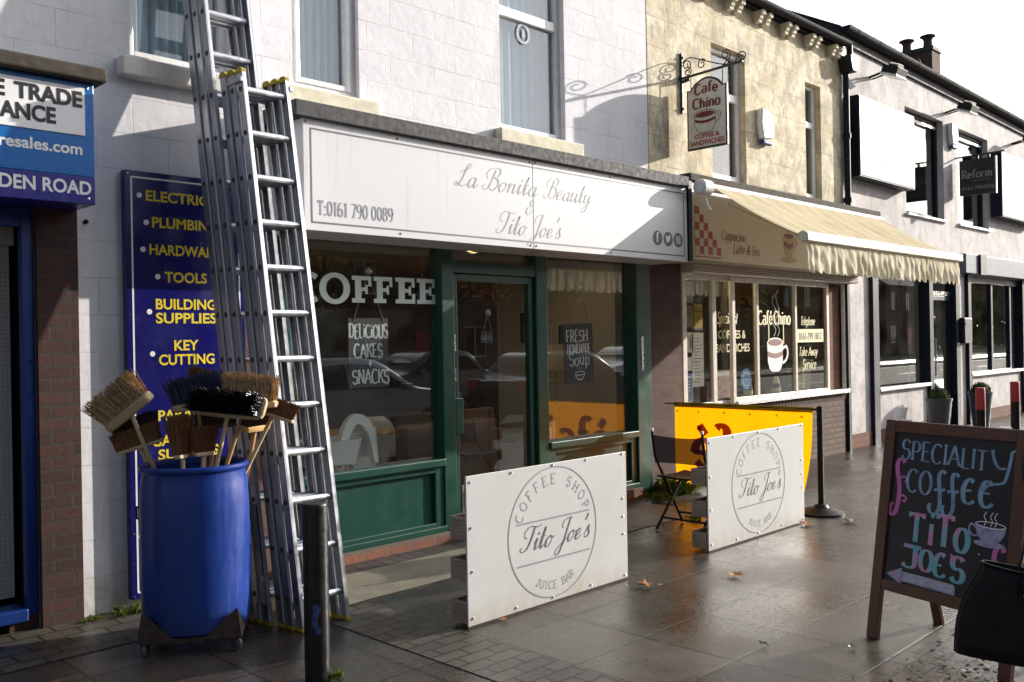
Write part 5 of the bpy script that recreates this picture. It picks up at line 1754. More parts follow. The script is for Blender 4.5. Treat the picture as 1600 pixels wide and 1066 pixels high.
nb = MB().flat([(10.90, 1.515), (11.655, 1.515), (11.655, 1.685), (10.90, 1.685)], P, 0).build("number_strip", 'cream_vinyl', cs, recalc=False)
wt = MB()
sans(wt, "0161-799 1812", P, 11.275, 1.55, .098, .78, .008, align='c', d=.002)
wt.build("number_lettering", 'iron', nb, recalc=False)
mg = MB()
mg.flat([(10.165, 1.52)] + arc(10.36, 1.52, .195, .065, 180, 0, 12) + [(10.555, 1.50), (10.54, 1.28), (10.50, 1.20), (10.44, 1.165), (10.28, 1.165), (10.22, 1.20), (10.18, 1.28)], P, 0)
mg.ribbon(catmull([(10.55, 1.45), (10.64, 1.47), (10.67, 1.38), (10.62, 1.30), (10.54, 1.27)], 6), P, lambda t, s: .035, .0006)
mp_ = mg.build("mug_decal", 'white_vinyl', cs, recalc=False)
mg = MB()
mg.flat(arc(10.36, 1.525, .165, .042, 0, 360, 26), P, .0016)
mg.add([P(u, v, .0016) for u, v in [(10.172 + .375 * i / 10, 1.42 - .03 * math.sin(math.pi * i / 10)) for i in range(11)] + [(10.178 + .363 * i / 10, 1.36 - .03 * math.sin(math.pi * i / 10)) for i in range(10, -1, -1)]], [tuple(range(22))])
mg.build("mug_bands", 'maroon', mp_, recalc=False)
st = MB()
for q, dz in ((10.33, 0), (10.42, .05)):
    st.ribbon(catmull([(q, 1.60), (q + .05, 1.68), (q - .04, 1.80), (q + .05, 1.92), (q - .03, 2.03 + dz), (q + .03, 2.12 + dz)], 6), P, lambda t, s: .010, .0014 + q * .00001)
st.build("steam_decal", 'silver_vinyl', cs, recalc=False)

def on_glass(name, label, cat, x0, x1, z0, z1, mat_, y=5.712, group=None, lines=None, lmat='ink'):
    t = thing(name, ((x0 + x1) / 2, y, z0), label, cat, group)
    MB().box(x0, x1, y, y + .004, z0, z1).build("sheet", mat_, t)
    if lines:
        l = MB()
        pl = on_wall(0, 0, y)
        for (a, b, c, w) in lines:
            l.flat([(x0 + a * (x1 - x0), z0 + c * (z1 - z0)), (x0 + b * (x1 - x0), z0 + c * (z1 - z0)), (x0 + b * (x1 - x0), z0 + (c + w) * (z1 - z0)), (x0 + a * (x1 - x0), z0 + (c + w) * (z1 - z0))], pl, .0016)
        l.build("print", lmat, t, recalc=False)
    return t
pg_ = "posters taped inside the cafe's narrow window"
tl = [(.15, .85, .78, .05), (.15, .7, .62, .04), (.15, .8, .5, .04), (.15, .6, .38, .04), (.15, .75, .26, .04), (.15, .5, .14, .04)]
on_glass("poster", "buff poster at the top left of the cafe's narrow window", "poster", 8.44, 8.61, 1.98, 2.21, 'paper', group=pg_, lines=tl[:2])
on_glass("poster", "dark slate blue poster at the top right of the cafe's narrow window", "poster", 8.64, 8.79, 1.99, 2.20, 'poster_d', group=pg_)
on_glass("poster", "framed buff poster with black border left of the yellow poster", "poster", 8.445, 8.61, 1.70, 1.965, 'ink', group=pg_)
on_glass("poster", "buff notice inside the black border left of the yellow poster", "poster", 8.462, 8.593, 1.72, 1.945, 'poster_t', 5.708, pg_, tl[:3])
on_glass("poster", "yellow poster on dark card in the cafe's narrow window", "poster", 8.625, 8.79, 1.68, 1.97, 'poster_y', group=pg_, lines=[(0, 1, 0, .08), (.1, .9, .7, .05)], lmat='iron')
on_glass("poster", "buff poster with a dark figure under the framed poster", "poster", 8.445, 8.60, 1.44, 1.66, 'poster_t', group=pg_, lines=[(.55, .8, .2, .5), (.6, .75, .7, .12)])
on_glass("menu_sheet", "long white handwritten menu sheet in the cafe's narrow window", "menu", 8.575, 8.80, 1.06, 1.655, 'paper', group=pg_, lines=[(.12 + .05 * (i % 3), .6 + .1 * (i % 4), .08 + i * .062, .012) for i in range(14)], lmat='iron')
on_glass("poster", "small white card below the figure poster", "poster", 8.455, 8.565, 1.24, 1.39, 'paper', group=pg_)
on_glass("poster", "dark blue poster with white edge at the bottom left", "poster", 8.445, 8.575, .90, 1.215, 'poster_b', group=pg_, lines=[(0, .04, 0, 1), (.96, 1, 0, 1), (0, 1, 0, .02), (.2, .8, .85, .03), (.2, .7, .7, .02), (.2, .7, .6, .02), (.2, .7, .5, .02), (.2, .6, .4, .02)], lmat='white_vinyl')
on_glass("magazine", "colourful magazine cover standing in the cafe window behind the post", "magazine", 9.06, 9.42, .90, 1.22, 'poster_m', 5.76, None, [(.05, .95, .80, .14)], 'white_vinyl')
t = on_glass("round_sticker", "round blue sticker stuck inside the cafe window", "sticker", 9.62, 9.63, 1.05, 1.06, 'cyan', 5.712)
MB().flat([(9.70 + (.13 + .008 * math.cos(a * 9)) * math.cos(a), 1.10 + (.125 + .008 * math.cos(a * 9)) * math.sin(a)) for a in [i * 2 * math.pi / 60 for i in range(60)]], on_wall(0, 0, 5.711), 0).build("disc", 'cyan', t, recalc=False)
x_ = MB()
sans(x_, "2012", on_wall(0, 0, 5.7095), 9.70, 1.07, .06, .8, .01, align='c', d=0) if False else x_.ribbon(arc(9.70, 1.10, .085, .08, 0, 360, 24), on_wall(0, 0, 5.7095), lambda t, s: .012, 0)
x_.build("ring", 'white_vinyl', t, recalc=False)
t = thing("leaning_board", (11.30, 5.9, .87), "buff hardboard sheet leaning inside the right of the cafe window", "board")
MB().prism([(11.18, .90), (11.56, .90), (11.60, 1.28), (11.30, 1.32)], on_wall(0, 0, 5.86), 0, .012).build("sheet", 'poster_t', t)
for i, x in enumerate((9.98, 10.66)):
    t = thing("salt_cellar", (x, 5.86, .9), ("left" if i == 0 else "right") + " small pale dispenser on the cafe window ledge under the mug", "dispenser", "dispensers on the cafe window ledge")
    MB().lathe((x, 5.86, .90), [(.06, 0), (.06, .03), (.04, .14), (.025, .19), (0, .2)], 14).build("jar", 'cream_vinyl', t, smooth=True)
    MB().lathe((x, 5.86, .955), [(.058, 0), (.05, .05)], 14).build("label_band", 'ink', t, smooth=True)
t = thing("counter", (10.4, 8.2, .04), "dim brown serving counter inside the cafe", "counter")
MB().box(9.4, 12.0, 8.0, 8.5, .04, 1.1).build("counter_body", 'sofa', t, bevel=.01)
MB().box(9.35, 12.05, 7.95, 8.55, 1.10, 1.14).build("counter_top", 'poster_t', t, bevel=.005)
t = thing("spot_lamp", (9.15, 6.5, 2.25), "small bright spotlight near the ceiling inside the cafe", "lamp")
MB().lathe((9.10, 6.15, 2.17), [(0, 0), (.022, .01), (.028, .03), (0, .05)], 12).build("bulb", 'spot', t, smooth=True)
MB().tube([(9.10, 6.15, 2.21), (9.10, 6.15, 2.44)], .012, 8).build("stem", 'black', t)

# ================================================================ BUILDING: weathered pale render on the right
b3 = thing("grey_render_building", (18.0, 5.75, 0), "long weathered pale render building with dark window frames and gutter", "building")
GY = 5.75
GX0, GX1 = 12.35, 34.0
EZ = 5.70
mb = MB()
holes = [(14.62, 16.22, 3.49, 5.16), (16.87, 18.45, 3.49, 5.16), (21.6, 23.2, 3.49, 5.16), (24.4, 26.0, 3.49, 5.16),
         (13.38, 15.36, .79, 2.62), (15.44, 16.56, .02, 2.62), (17.24, 20.2, .86, 2.62), (21.2, 24.6, .86, 2.62), (26, 32, .86, 2.62)]
wall_sheet(mb, GX0, GX1, 0, EZ, GY, holes, .3)
mb.v = [Vector((p.x, p.y, p.z - (.013 * (p.x - GX0) if p.z > EZ - .001 else 0))) for p in mb.v]
mb.build("wall", 'grey_wall', b3, recalc=False)
m_ = MB()
m_.add([(GX0 + .004, GY - .05, 5.45), (GX0 + .004, GY - .05, 5.88), (GX0 + .004, 10.6, 8.52), (GX0 + .004, 15.4, 5.88), (GX0 + .004, 15.4, 5.45)], [(0, 1, 2, 3, 4)])
m_.build("slate_gable", 'slate', b3, recalc=False)
m_ = MB()
m_.quad((GX1, GY, 0), (GX1, 15.4, 0), (GX1, 15.4, 5.8), (GX1, GY, 5.8))
m_.quad((GX0, 15.4, 0), (GX0, 15.4, 5.8), (GX1, 15.4, 5.8), (GX1, 15.4, 0))
m_.build("side_wall", 'brick_plum', b3, recalc=False)
m_ = MB()
m_.quad((GX0 - .02, GY - .06, 5.86), (GX1, GY - .06, 5.58), (GX1, 10.6, 8.27), (GX0 - .02, 10.6, 8.55))
m_.quad((GX0 - .02, 10.6, 8.55), (GX1, 10.6, 8.27), (GX1, 15.5, 5.55), (GX0 - .02, 15.5, 5.80))
m_.build("roof", 'slatebrick', b3, recalc=False)
g_ = MB()
gp = [(.085 * math.cos(R_(a)), .085 * math.sin(R_(a))) for a in range(180, 361, 15)] + [(.078, 0), (-.078, 0)]
g_.prism(gp, plane_at((GX0 - .01, GY - .10, 5.86), (0, 1, 0), (0, 0, 1), (1, 0, -.013)), 0, GX1 - GX0)
for i in range(30):
    x = GX0 + .3 + i * .72
    g_.lathe((x, GY - .10, 5.86 - .013 * (x - GX0)), [(.090, -.012), (.090, .012)], 14, (1, 0, 0))
g_.build("gutter", 'gutter', b3, smooth=True)
fbm = MB().box(GX0, GX1, GY - .045, GY - .006, 5.66, 5.82)
fbm.v = [Vector((p.x, p.y, p.z - .013 * (p.x - GX0))) for p in fbm.v]
fbm.build("fascia_board", 'slate', b3, bevel=.008)
MB().box(GX0 + .01, GX0 + .10, GY - .05, GY - .008, 5.44, 5.655).build("barge_end", 'upvc', b3, bevel=.006)
for xa, xb in ((14.62, 16.22), (16.87, 18.45), (21.6, 23.2), (24.4, 26.0)):
    w_ = sash(b3, xa, xb, 3.49, 5.16, GY + .10, 'navy', .07, None, curtain=None)
    MB().box(xa + .08, xb - .1, GY + .085, GY + .10, 5.02, 5.06).build("trickle_vent", 'upvc', w_)
    MB().box(xa - .03, xb + .04, GY - .05, GY + .09, 3.455, 3.493).build("sill", 'upvc', b3, bevel=.006)
# street level joinery
fr = MB()
for xa, xb, z0_ in ((13.20, 13.40, 0), (15.34, 15.50, 0), (16.52, 16.70, 0), (17.12, 17.27, 0), (20.18, 20.36, 0), (21.0, 21.2, 0), (24.6, 24.8, 0)):
    fr.box(xa, xb, GY - .06, GY + .12, z0_, 2.62)
for xa, xb in ((13.40, 15.34), (15.50, 16.52), (17.27, 20.18), (21.2, 24.6)):
    fr.box(xa, xb, GY + .02, GY + .10, 2.50, 2.62)
for x in (18.55, 19.62, 22.8):
    fr.box(x, x + .10, GY + .02, GY + .10, .90, 2.50)
fr.build("window_joinery", 'navy', b3, bevel=.006)
for xa, xb in ((13.40, 15.34), (17.27, 18.55), (18.65, 19.62), (19.72, 20.18), (21.2, 22.8), (22.9, 24.6)):
    MB().box(xa, xb, GY + .06, GY + .067, .84, 2.50).build("shop_pane", 'glass', b3)
for xa, xb, z in ((13.40, 15.36, .76), (17.25, 20.2, .83), (21.2, 24.6, .83)):
    MB().box(xa, xb, GY - .07, GY + .06, z, z + .05).build("sill", 'upvc', b3, bevel=.006)
d_ = MB()
frame_bars(d_, 15.51, 16.51, .06, 2.22, GY + .03, GY + .09, .07, .2)
door2 = d_.build("door", 'navy', b3, bevel=.005)
MB().box(15.58, 16.44, GY + .055, GY + .062, .26, 2.15).build("door_pane", 'glass', door2)
hd = MB()
hd.tube([(15.62, GY + .04, .90), (15.62, GY - .04, .92), (15.62, GY - .04, 1.52), (15.62, GY + .04, 1.54)], .016, 10)
hd.build("handle", 'steel', door2, smooth=True)
MB().box(15.50, 16.52, GY + .02, GY + .10, 2.23, 2.30).build("door_head", 'steel', b3)
for xa, xb in ((12.40, 13.19), (13.41, 15.33), (17.28, 20.17), (20.37, 20.99), (21.21, 24.59), (24.81, 33.9)):
    MB().box(xa, xb, GY - .022, GY - .003, 0, .20).build("brick_plinth", 'brick_red2', b3)
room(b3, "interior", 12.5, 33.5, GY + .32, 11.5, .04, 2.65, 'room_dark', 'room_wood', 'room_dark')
gb = MB()
gb.box(16.74, 24.9, GY - .16, GY - .004, 2.63, 2.96)
gbo = gb.build("grey_fascia", 'grey_band', b3, bevel=.008)
MB().box(17.36, 17.66, GY - .20, GY - .162, 2.62, 2.97).build("fascia_joint", 'navy', gbo)
mbx = thing("letter_box", (16.82, GY, 1.45), "black box fixed to the pale pilaster between the dark shop windows", "letter box")
MB().box(16.68, 17.06, GY - .14, GY - .004, 1.42, 1.86).build("box_body", 'black', mbx, bevel=.02)
MB().box(16.72, 17.02, GY - .146, GY - .14, 1.74, 1.77).build("slot", 'ink', mbx)
alarm_box(16.55, GY - .002, 5.0, "white alarm box on the pale render between two dark framed windows")
for i, (x, z, r, lb) in enumerate(((13.78, 1.98, .26, "large white paper lantern nearest in the dark shop window"), (17.95, 1.95, .20, "white paper lantern in the left pane of the far shop window"), (19.2, 1.75, .17, "smaller pale paper lantern in the right pane of the far shop window"))):
    t = thing("paper_lantern", (x, 6.5, z), lb, "lantern", "paper lanterns in the dark shop windows")
    pr = []
    for j in range(25):
        a = R_(-88 + 176 * j / 24)
        pr.append((r * math.cos(a) * (1 - .015 * (j % 2)), r * math.sin(a)))
    MB().lathe((x, 6.5, z), pr, 24).build("lantern_paper", 'shade', t, smooth=True)
    MB().tube([(x, 6.5, z + r), (x, 6.5, 2.64)], .004, 6).build("cord", 'ink', t)

# ---- glossy light box signs
def lightbox(x0, x1, z0, z1, label, word, wx, wz, wh):
    t = thing("wall_sign", ((x0 + x1) / 2, GY, z0), label, "sign", "glossy box signs on the pale render")
    MB().box(x0, x1, GY - .20, GY - .004, z0, z1).build("sign_case", 'navy', t, bevel=.004)
    f = MB().box(x0 + .015, x1 - .015, GY - .208, GY - .2005, z0 + .02, z1 - .015).build("sign_face", 'lightbox', t, bevel=.003)
    l = MB()
    letters(l, word, on_wall(0, 0, GY - .209), wx, wz, wh, wv=.20, wh=.10, serif=.1, tick=.16, xs=.72, d=.003)
    l.build("sign_lettering", 'lightbox_txt', f, recalc=False)
    return t
lightbox(12.52, 14.46, 3.80, 4.93, "large glossy pale blue box sign with white lettering, beside the drain pipe", "REFORM", 12.72, 4.10, .36)
lightbox(18.55, 20.9, 3.74, 4.95, "far glossy box sign beyond the hanging Reform board", "REFORM", 18.85, 4.10, .36)

# ---- hanging Reform sign
rs = thing("hanging_board_sign", (16.8, GY, 3.9), "small dark hanging board reading Reform on a straight iron rod", "sign")
MB().tube([(16.8, GY, 4.615), (16.8, 4.99, 4.63)], .014, 8).lathe((16.8, 4.99, 4.63), [(0, -.02), (.022, 0), (0, .02)], 8, (0, 1, 0)).build("rod", 'iron', rs, smooth=True)
MB().box(16.785, 16.825, 5.12, 5.69, 3.95, 4.555).build("board", 'chalk_board', rs, bevel=.004)
MB().box(16.78, 16.83, 5.10, 5.118, 3.94, 4.565).build("end_strip", 'upvc_old', rs)
for y in (5.22, 5.40):
    MB().box(16.795, 16.815, y - .02, y + .02, 4.555, 4.61).build("strap", 'iron', rs)
pl = plane_at((16.7845, 5.69, 0), (0, -1, 0), (0, 0, 1), (-1, 0, 0))
l = MB()
letters(l, "Reform", pl, .285, 4.24, .135, wv=.16, wh=.09, serif=.10, xs=.88, align='c', track=.09)
l.ribbon([(.20, 4.19), (.50, 4.19)], pl, lambda t, s: .006, .0016)
sans(l, "0161 7905556", pl, .30, 4.04, .065, 1.05, .0, align='c')
l.build("lettering", 'reform_txt', rs, recalc=False)

# ---- flood lights on short arms under the eaves
def flood(x, label):
    t = thing("flood_light", (x, GY, 5.4), label, "flood light", "flood lights under the eaves")
    a = MB()
    a.tube([(x, GY, 5.36), (x, GY - .16, 5.39), (x, GY - .28, 5.38)], .018, 8)
    a.tube([(x + .12, GY, 5.36), (x + .12, GY - .16, 5.385), (x + .12, GY - .27, 5.37)], .012, 8)
    a.build("arm", 'black', t, smooth=True)
    ax, ay, az = V(1, 0, 0), V(0, -.90, -.36), V(0, -.36, .90)
    c = V(x + .02, GY - .34, 5.33)
    h = MB()
    h.obox(c + az * .05, ax * .17, ay * .12, az * .055)
    h.obox(c + az * .115, ax * .11, ay * .07, az * .02)
    for i in range(5):
        h.obox(c + az * .14 + ay * (-.06 + .03 * i), ax * .10, ay * .004, az * .02)
    h.build("housing", 'black', t, bevel=.015)
    g2 = MB().obox(c + az * -.02, ax * .18, ay * .13, az * .018)
    g2.build("lamp_glass", 'lamp_glass', t, bevel=.01)
    return t
f1 = flood(13.35, "flood light under the eaves nearest the drain pipe, above the big box sign")
copy_tree(f1, (16.35, GY, 5.37), "flood light under the eaves between the two dark upper windows")
copy_tree(f1, (19.85, GY, 5.33), "flood light under the eaves farthest down the street")

# ---- chimney
cm = thing("chimney_stack", (26.74, 10.1, 7.4), "dark brick chimney stack with two hooded pots above the roof", "chimney")
MB().box(26.44, 27.04, 9.62, 10.66, 7.2, 9.46).build("stack", 'brick_plum', cm)
MB().box(26.40, 27.08, 9.58, 10.70, 9.44, 9.56).build("chimney_cap", 'slate', cm, bevel=.02)
for y in (9.84, 10.42):
    p = MB()
    p.lathe((26.74, y, 9.56), [(.15, 0), (.125, .06), (.115, .26), (.14, .28), (.14, .31)], 16, cap1=True)
    po = p.build("chimney_pot", 'brick_plum', cm, smooth=True)
    p = MB()
    p.lathe((26.74, y, 9.87), [(.05, 0), (.05, .03), (.21, .03), (.21, .06), (.10, .10), (0, .11)], 20)
    p.build("hood", 'slate', po, smooth=True)

# ================================================================ LADDERS leaning on the wall
LSL = .56 / 3.25                                   # how far a ladder leans back per metre of height
def ladder(label, x0, x1, yfoot, height, spacing, sections, mats, tops):
    """a stack of ladder sections; each section a part with its rungs, feet and caps as sub-parts"""
    t = thing("extension_ladder", ((x0 + x1) / 2, yfoot, 0), label, "ladder", "aluminium ladders leaning on the shop wall")
    for k_ in range(sections):
        yf = yfoot + k_ * .078
        P = lambda x, z, dy=0: V(x, yf + LSL * z + dy, z - LSL * dy)
        dxs = -.012 * k_
        m = MB()
        for x, s in ((x0 + dxs, 1), (x1 + dxs, -1)):
            # channel rail: outer web and two flanges
            for (a, b, c, d) in ((0, .006, -.034, .034), (.006, .026, -.034, -.027), (.006, .026, .027, .034)):
                xa, xb = (x + a, x + b) if s > 0 else (x - b, x - a)
                vs = []
                for z in (.02, height):
                    vs += [P(xa, z, c), P(xb, z, c), P(xb, z, d), P(xa, z, d)]
                m.add(vs, [(0, 3, 2, 1), (4, 5, 6, 7), (0, 1, 5, 4), (1, 2, 6, 5), (2, 3, 7, 6), (3, 0, 4, 7)])
        sec = m.build("section", mats[k_ % len(mats)], t, bevel=.0015, seg=1)
        z = spacing * .62
        i = 0
        while z < height - .06:
            r = MB()
            pr = [(.017, -.012), (.017, .012), (.006, .019), (-.006, .019), (-.017, .012), (-.017, -.012), (-.006, -.019), (.006, -.019)]
            vs = []
            for x in (x0 + dxs + .003, x1 + dxs - .003):
                vs += [P(x, z + a, b) for a, b in pr]
            n = 8
            r.add(vs, [(j, (j + 1) % n, n + (j + 1) % n, n + j) for j in range(n)])
            r.cur = 1
            if True:
                for x, s in ((x0 + dxs, -1), (x1 + dxs, 1)):
                    c0 = P(x, z)
                    r.lathe(c0, [(.017, 0), (.016, .003 * s), (.010, .0035 * s), (.009, .0012 * s), (0, .0012 * s)], 12, (1, 0, 0))
            r.build("rung", (mats[k_ % len(mats)], 'rung_end'), sec, smooth=True)
            z += spacing
        for x, s in ((x0 + dxs, 1), (x1 + dxs, -1)):
            c = P(x + s * .012, .018)
            MB().box(c.x - .015, c.x + .015, c.y - .034, c.y + .030, 0, .022).build("rubber_foot", 'yellow', sec, bevel=.004)
            if tops:
                c = P(x + s * .012, height)
                MB().prism([(-.036, -.01), (.036, -.01), (.036, .012), (.02, .024), (-.02, .024), (-.036, .012)], plane_at((c.x - .017, c.y, c.z), (0, 1, 0), (0, 0, 1), (1, 0, 0)), 0, .034).build("end_cap", 'yellow', sec, bevel=.003)
    if tops:
        for x in (x0, x1):
            m = MB()
            z = height - .07
            c = V(x, yfoot + LSL * z + .05, z)
            s = -1 if x == x0 else 1
            m.box(c.x - .012 + s * .008, c.x + .012 + s * .008, c.y - .09, c.y + .12, z, z + .028)
            m.build("guide_bracket", 'alu_dark', t, bevel=.003)
        # draw cord hanging down the right hand section
    return t
lf = ladder("shorter triple aluminium ladder in front, yellow capped tops below the upper windows", 2.815, 3.135, 4.485, 3.245, .27, 3, ('alu', 'alu_dark', 'alu_dark'), True)
lb = ladder("taller aluminium ladder behind, rising past the upper windows out of sight", 2.755, 3.08, 4.735, 4.95, .27, 3, ('alu_dark', 'alu', 'alu_dark'), False)
# blue and white sale tags strapped to the rear rails
for i, (z0_, z1_, mt) in enumerate(((.42, .68, 'sign_blue'), (.28, .42, 'paper'), (.12, .24, 'paper'), (1.05, 1.22, 'paper'))):
    yy = 4.735 + LSL * (z0_ + z1_) / 2
    m = MB()
    m.add([(2.7485, 4.735 - .03 + LSL * z0_, z0_), (2.7485, 4.735 + .03 + LSL * z0_, z0_), (2.7485, 4.735 + .03 + LSL * z1_, z1_), (2.7485, 4.735 - .03 + LSL * z1_, z1_)], [(0, 1, 2, 3)])
    m.build("sale_tag", mt, lb, recalc=False)

# ================================================================ BARREL OF BROOMS
BC = V(2.365, 4.79, 0)
RV, FV = V(.703, -.711, 0), V(.711, .703, 0)
bl = thing("plastic_barrel", (BC.x, BC.y, .10), "large blue plastic barrel without a lid, full of brooms", "barrel")
prof = [(0, .095), (.255, .095), (.270, .105), (.278, .14), (.284, .25), (.286, .40), (.286, .60), (.284, .74), (.278, .87), (.268, .925), (.270, .935), (.283, .942), (.288, .952), (.286, .966), (.274, .972), (.262, .966), (.258, .95), (.258, .90)]
MB().lathe(BC, prof, 56).build("shell", 'barrel', bl, smooth=True)
MB().lathe(BC, [(.2575, .94), (.266, .8), (.275, .5), (.262, .2), (.24, .14), (0, .14)], 40).build("inside", 'barrel_in', bl, smooth=True)
h_ = MB()
hp_ = BC - RV * .286 + V(0, 0, .70)
h_.obox(hp_, FV * .03, RV * .012, V(0, 0, .05))
h_.tube([hp_ + FV * .0 - RV * .008 + V(0, 0, .04), hp_ - RV * .035 + V(0, 0, .03), hp_ - RV * .035 - V(0, 0, .03), hp_ - RV * .008 - V(0, 0, .04)], .007, 8)
h_.build("lid_clamp", 'black', bl, smooth=True)
dl_ = thing("barrel_dolly", (BC.x, BC.y, 0), "rusty steel dolly with four casters under the blue barrel", "dolly")
ang = R_(-45) + R_(10)
ca, sa = math.cos(ang), math.sin(ang)
D = lambda a, b, c: V(BC.x + a * ca - b * sa, BC.y + a * sa + b * ca, c)
fr = MB()
q = .235
for a, b in (((-q, -q), (q, -q)), ((q, -q), (q, q)), ((q, q), (-q, q)), ((-q, q), (-q, -q))):
    fr.bar(D(*a, .081), D(*b, .081), .045, .022)
fr.bar(D(-q, 0, .080), D(q, 0, .080), .05, .018)
fr.build("frame", 'rust', dl_)
for sx, sy in ((1, 1), (1, -1), (-1, 1), (-1, -1)):
    e = q + .02
    pl1 = MB()
    c0 = D(sx * e, sy * e, .078)
    c1 = D(sx * e, sy * (e - .19), .078)
    c2 = D(sx * (e - .19), sy * e, .078)
    tp = D(sx * (e - .022), sy * (e - .022), .225)
    o_ = (D(sx * .006, sy * .006, 0) - V(BC.x, BC.y, 0))
    pl1.add([c0, c1, tp, c0 + o_, c1 + o_, tp + o_], [(0, 1, 2), (3, 5, 4), (0, 3, 4, 1), (1, 4, 5, 2), (2, 5, 3, 0)])
    pl1.add([c0, c2, tp, c0 + o_, c2 + o_, tp + o_], [(0, 1, 2), (3, 5, 4), (0, 3, 4, 1), (1, 4, 5, 2), (2, 5, 3, 0)])
    pl1.build("corner_plate", 'rust', dl_)
    w = MB()
    wc = D(sx * (q - .01), sy * (q - .01), .038)
    ax = V(RV.x, RV.y, 0) if sx * sy > 0 else V(math.cos(.5), math.sin(.5), 0)
    w.lathe(wc - ax * .013, [(0, 0), (.030, 0), (.037, .005), (.038, .013), (.037, .021), (.030, .026), (0, .026)], 20, ax)
    cs_ = w.build("caster", 'grey_rubber', dl_, smooth=True)
    f = MB()
    for s in (-1, 1):
        f.obox(wc + ax * .019 * s + V(0, 0, .020), ax * .0015, ax.cross(V(0, 0, 1)) * .014, V(0, 0, .034))
    f.obox(wc + V(0, 0, .052), ax * .022, ax.cross(V(0, 0, 1)) * .022, V(0, 0, .004))
    f.build("fork", 'rust', cs_)

PXM = .003492
def bp(px, py, dep=0.0):                         # a point in the upright plane through the barrel's middle
    return V(BC.x, BC.y, 0) + RV * ((px - 305) * PXM) + FV * dep + V(0, 0, 1.6 - (py - 541.5) * PXM)

def broom(label, head, axis, length, bdir, blen, wood_m, br_m, foot, width=.05, thick=.032, flare=.30, rows=4, cols=28, hmat=None, bw=.0034, hole=False):
    """head centre, direction along the head, direction the bristles point, foot of the handle in the barrel"""
    head, axis, bdir, foot = Vector(head), Vector(axis).normalized(), Vector(bdir).normalized(), Vector(foot)
    bdir = (bdir - axis * bdir.dot(axis)).normalized()
    side = axis.cross(bdir).normalized()
    t = thing("broom", foot, label, "broom", "brooms standing heads up in the blue barrel")
    hd = MB()
    n = 10
    g = []
    steps = [(-1, .62), (-.96, .86), (-.85, 1), (0, 1.06), (.85, 1), (.96, .86), (1, .62)]
    for s, k_ in steps:
        for j in range(n):
            a = 2 * math.pi * j / n
            ca_, sa_ = math.cos(a), math.sin(a)
            u = math.copysign(abs(ca_) ** .55, ca_) * width / 2 * k_
            v = math.copysign(abs(sa_) ** .55, sa_) * thick / 2 * k_
            g.append(head + axis * (s * length / 2) + side * u + bdir * v)
    fs = [(i * n + j, i * n + (j + 1) % n, (i + 1) * n + (j + 1) % n, (i + 1) * n + j) for i in range(len(steps) - 1) for j in range(n)]
    fs += [tuple(range(n)), tuple((len(steps) - 1) * n + j for j in range(n))]
    hd.add(g, fs)
    ho = hd.build("broom_head", wood_m, t, smooth=True)
    if hole:
        b_ = MB()
        c_ = head - bdir * .0 + side * (-width * .54)
        b_.lathe(c_, [(.011, 0), (.011, .003), (0, .003)], 12, side * -1)
        b_.build("screw_hole", 'ink', ho)
    b = MB()
    for i in range(cols):
        for j in range(rows):
            for q_ in range(3):
                s = -1 + 2 * (i + .5 + random.uniform(-.45, .45)) / cols
                w = -1 + 2 * (j + .5 + random.uniform(-.3, .3)) / rows
                p0 = head + axis * s * length * .47 + side * w * width * .42 + bdir * thick * .40
                d = bdir + axis * (s * flare * .45 + random.uniform(-.05, .05)) + side * (w * flare * .5 + random.uniform(-.07, .07))
                L_ = blen * random.uniform(.80, 1.08)
                mid = p0 + d * L_ * .55
                p1 = p0 + d * L_ + axis * random.uniform(-.012, .012) + side * random.uniform(-.01, .01)
                o1 = d.orthogonal().normalized()
                o2 = d.cross(o1).normalized()
                vs = []
                for p, r in ((p0, bw), (mid, bw), (p1, bw * .55)):
                    for a in (0, 2.1, 4.2):
                        vs.append(p + (o1 * math.cos(a) + o2 * math.sin(a)) * r)
                b.add(vs, [(0, 1, 4, 3), (1, 2, 5, 4), (2, 0, 3, 5), (3, 4, 7, 6), (4, 5, 8, 7), (5, 3, 6, 8)])
    b.build("bristles", br_m, t, recalc=False)
    MB().tube([foot, head - bdir * thick * .3], .0118, 12).build("handle", hmat or wood_m, t, smooth=True)
    return t
inb = lambda a, d=0: V(BC.x, BC.y, .16) + RV * a + FV * d
broom("stiff tan broom tilted left with thick pale wooden head, on the barrel's left", bp(207, 641, -.02), bp(244, 614, -.06) - bp(168, 668, .03), .335, (bp(186, 605, -.06) - bp(207, 641, -.02)), .15, 'pale_wood', 'bristle_tan', inb(.07, .05), .075, .058, .25, 5, 26, hole=True)
broom("soft red brown broom with thin wooden back, lowest on the barrel's left", bp(217, 697, .03), bp(255, 686, .0) - bp(180, 708, .05), .285, V(0, 0, 1) + RV * -.25 - FV * .1, .095, 'pale_wood', 'bristle_brown', inb(.02, .12), .045, .022, .12, 7, 44)
broom("dark brown broom half hidden behind the tilted tan broom", bp(208, 684, .10), bp(240, 672, .08) - bp(176, 696, .12), .27, V(0, 0, 1) + RV * -.2, .10, 'stained_wood', 'bristle_dark', inb(.0, .16), .045, .022, .12, 7, 44)
broom("navy blue bristled broom with pale wooden end, behind the black broom", bp(305, 634, .08), bp(345, 628, .05) - bp(270, 640, .10), .30, V(0, 0, 1) + RV * -.28, .145, 'pale_wood', 'bristle_navy', inb(.10, .10), .065, .045, .35, 5, 26, hmat='honey_wood')
broom("stiff tan broom with tall bristles topping the bunch, behind the black broom", bp(384, 630, .05), bp(436, 634, .0) - bp(332, 626, .10), .37, V(0, 0, 1) + RV * .02, .135, 'pale_wood', 'bristle_tan', inb(-.10, .0), .062, .045, .16, 5, 30, hmat='honey_wood')
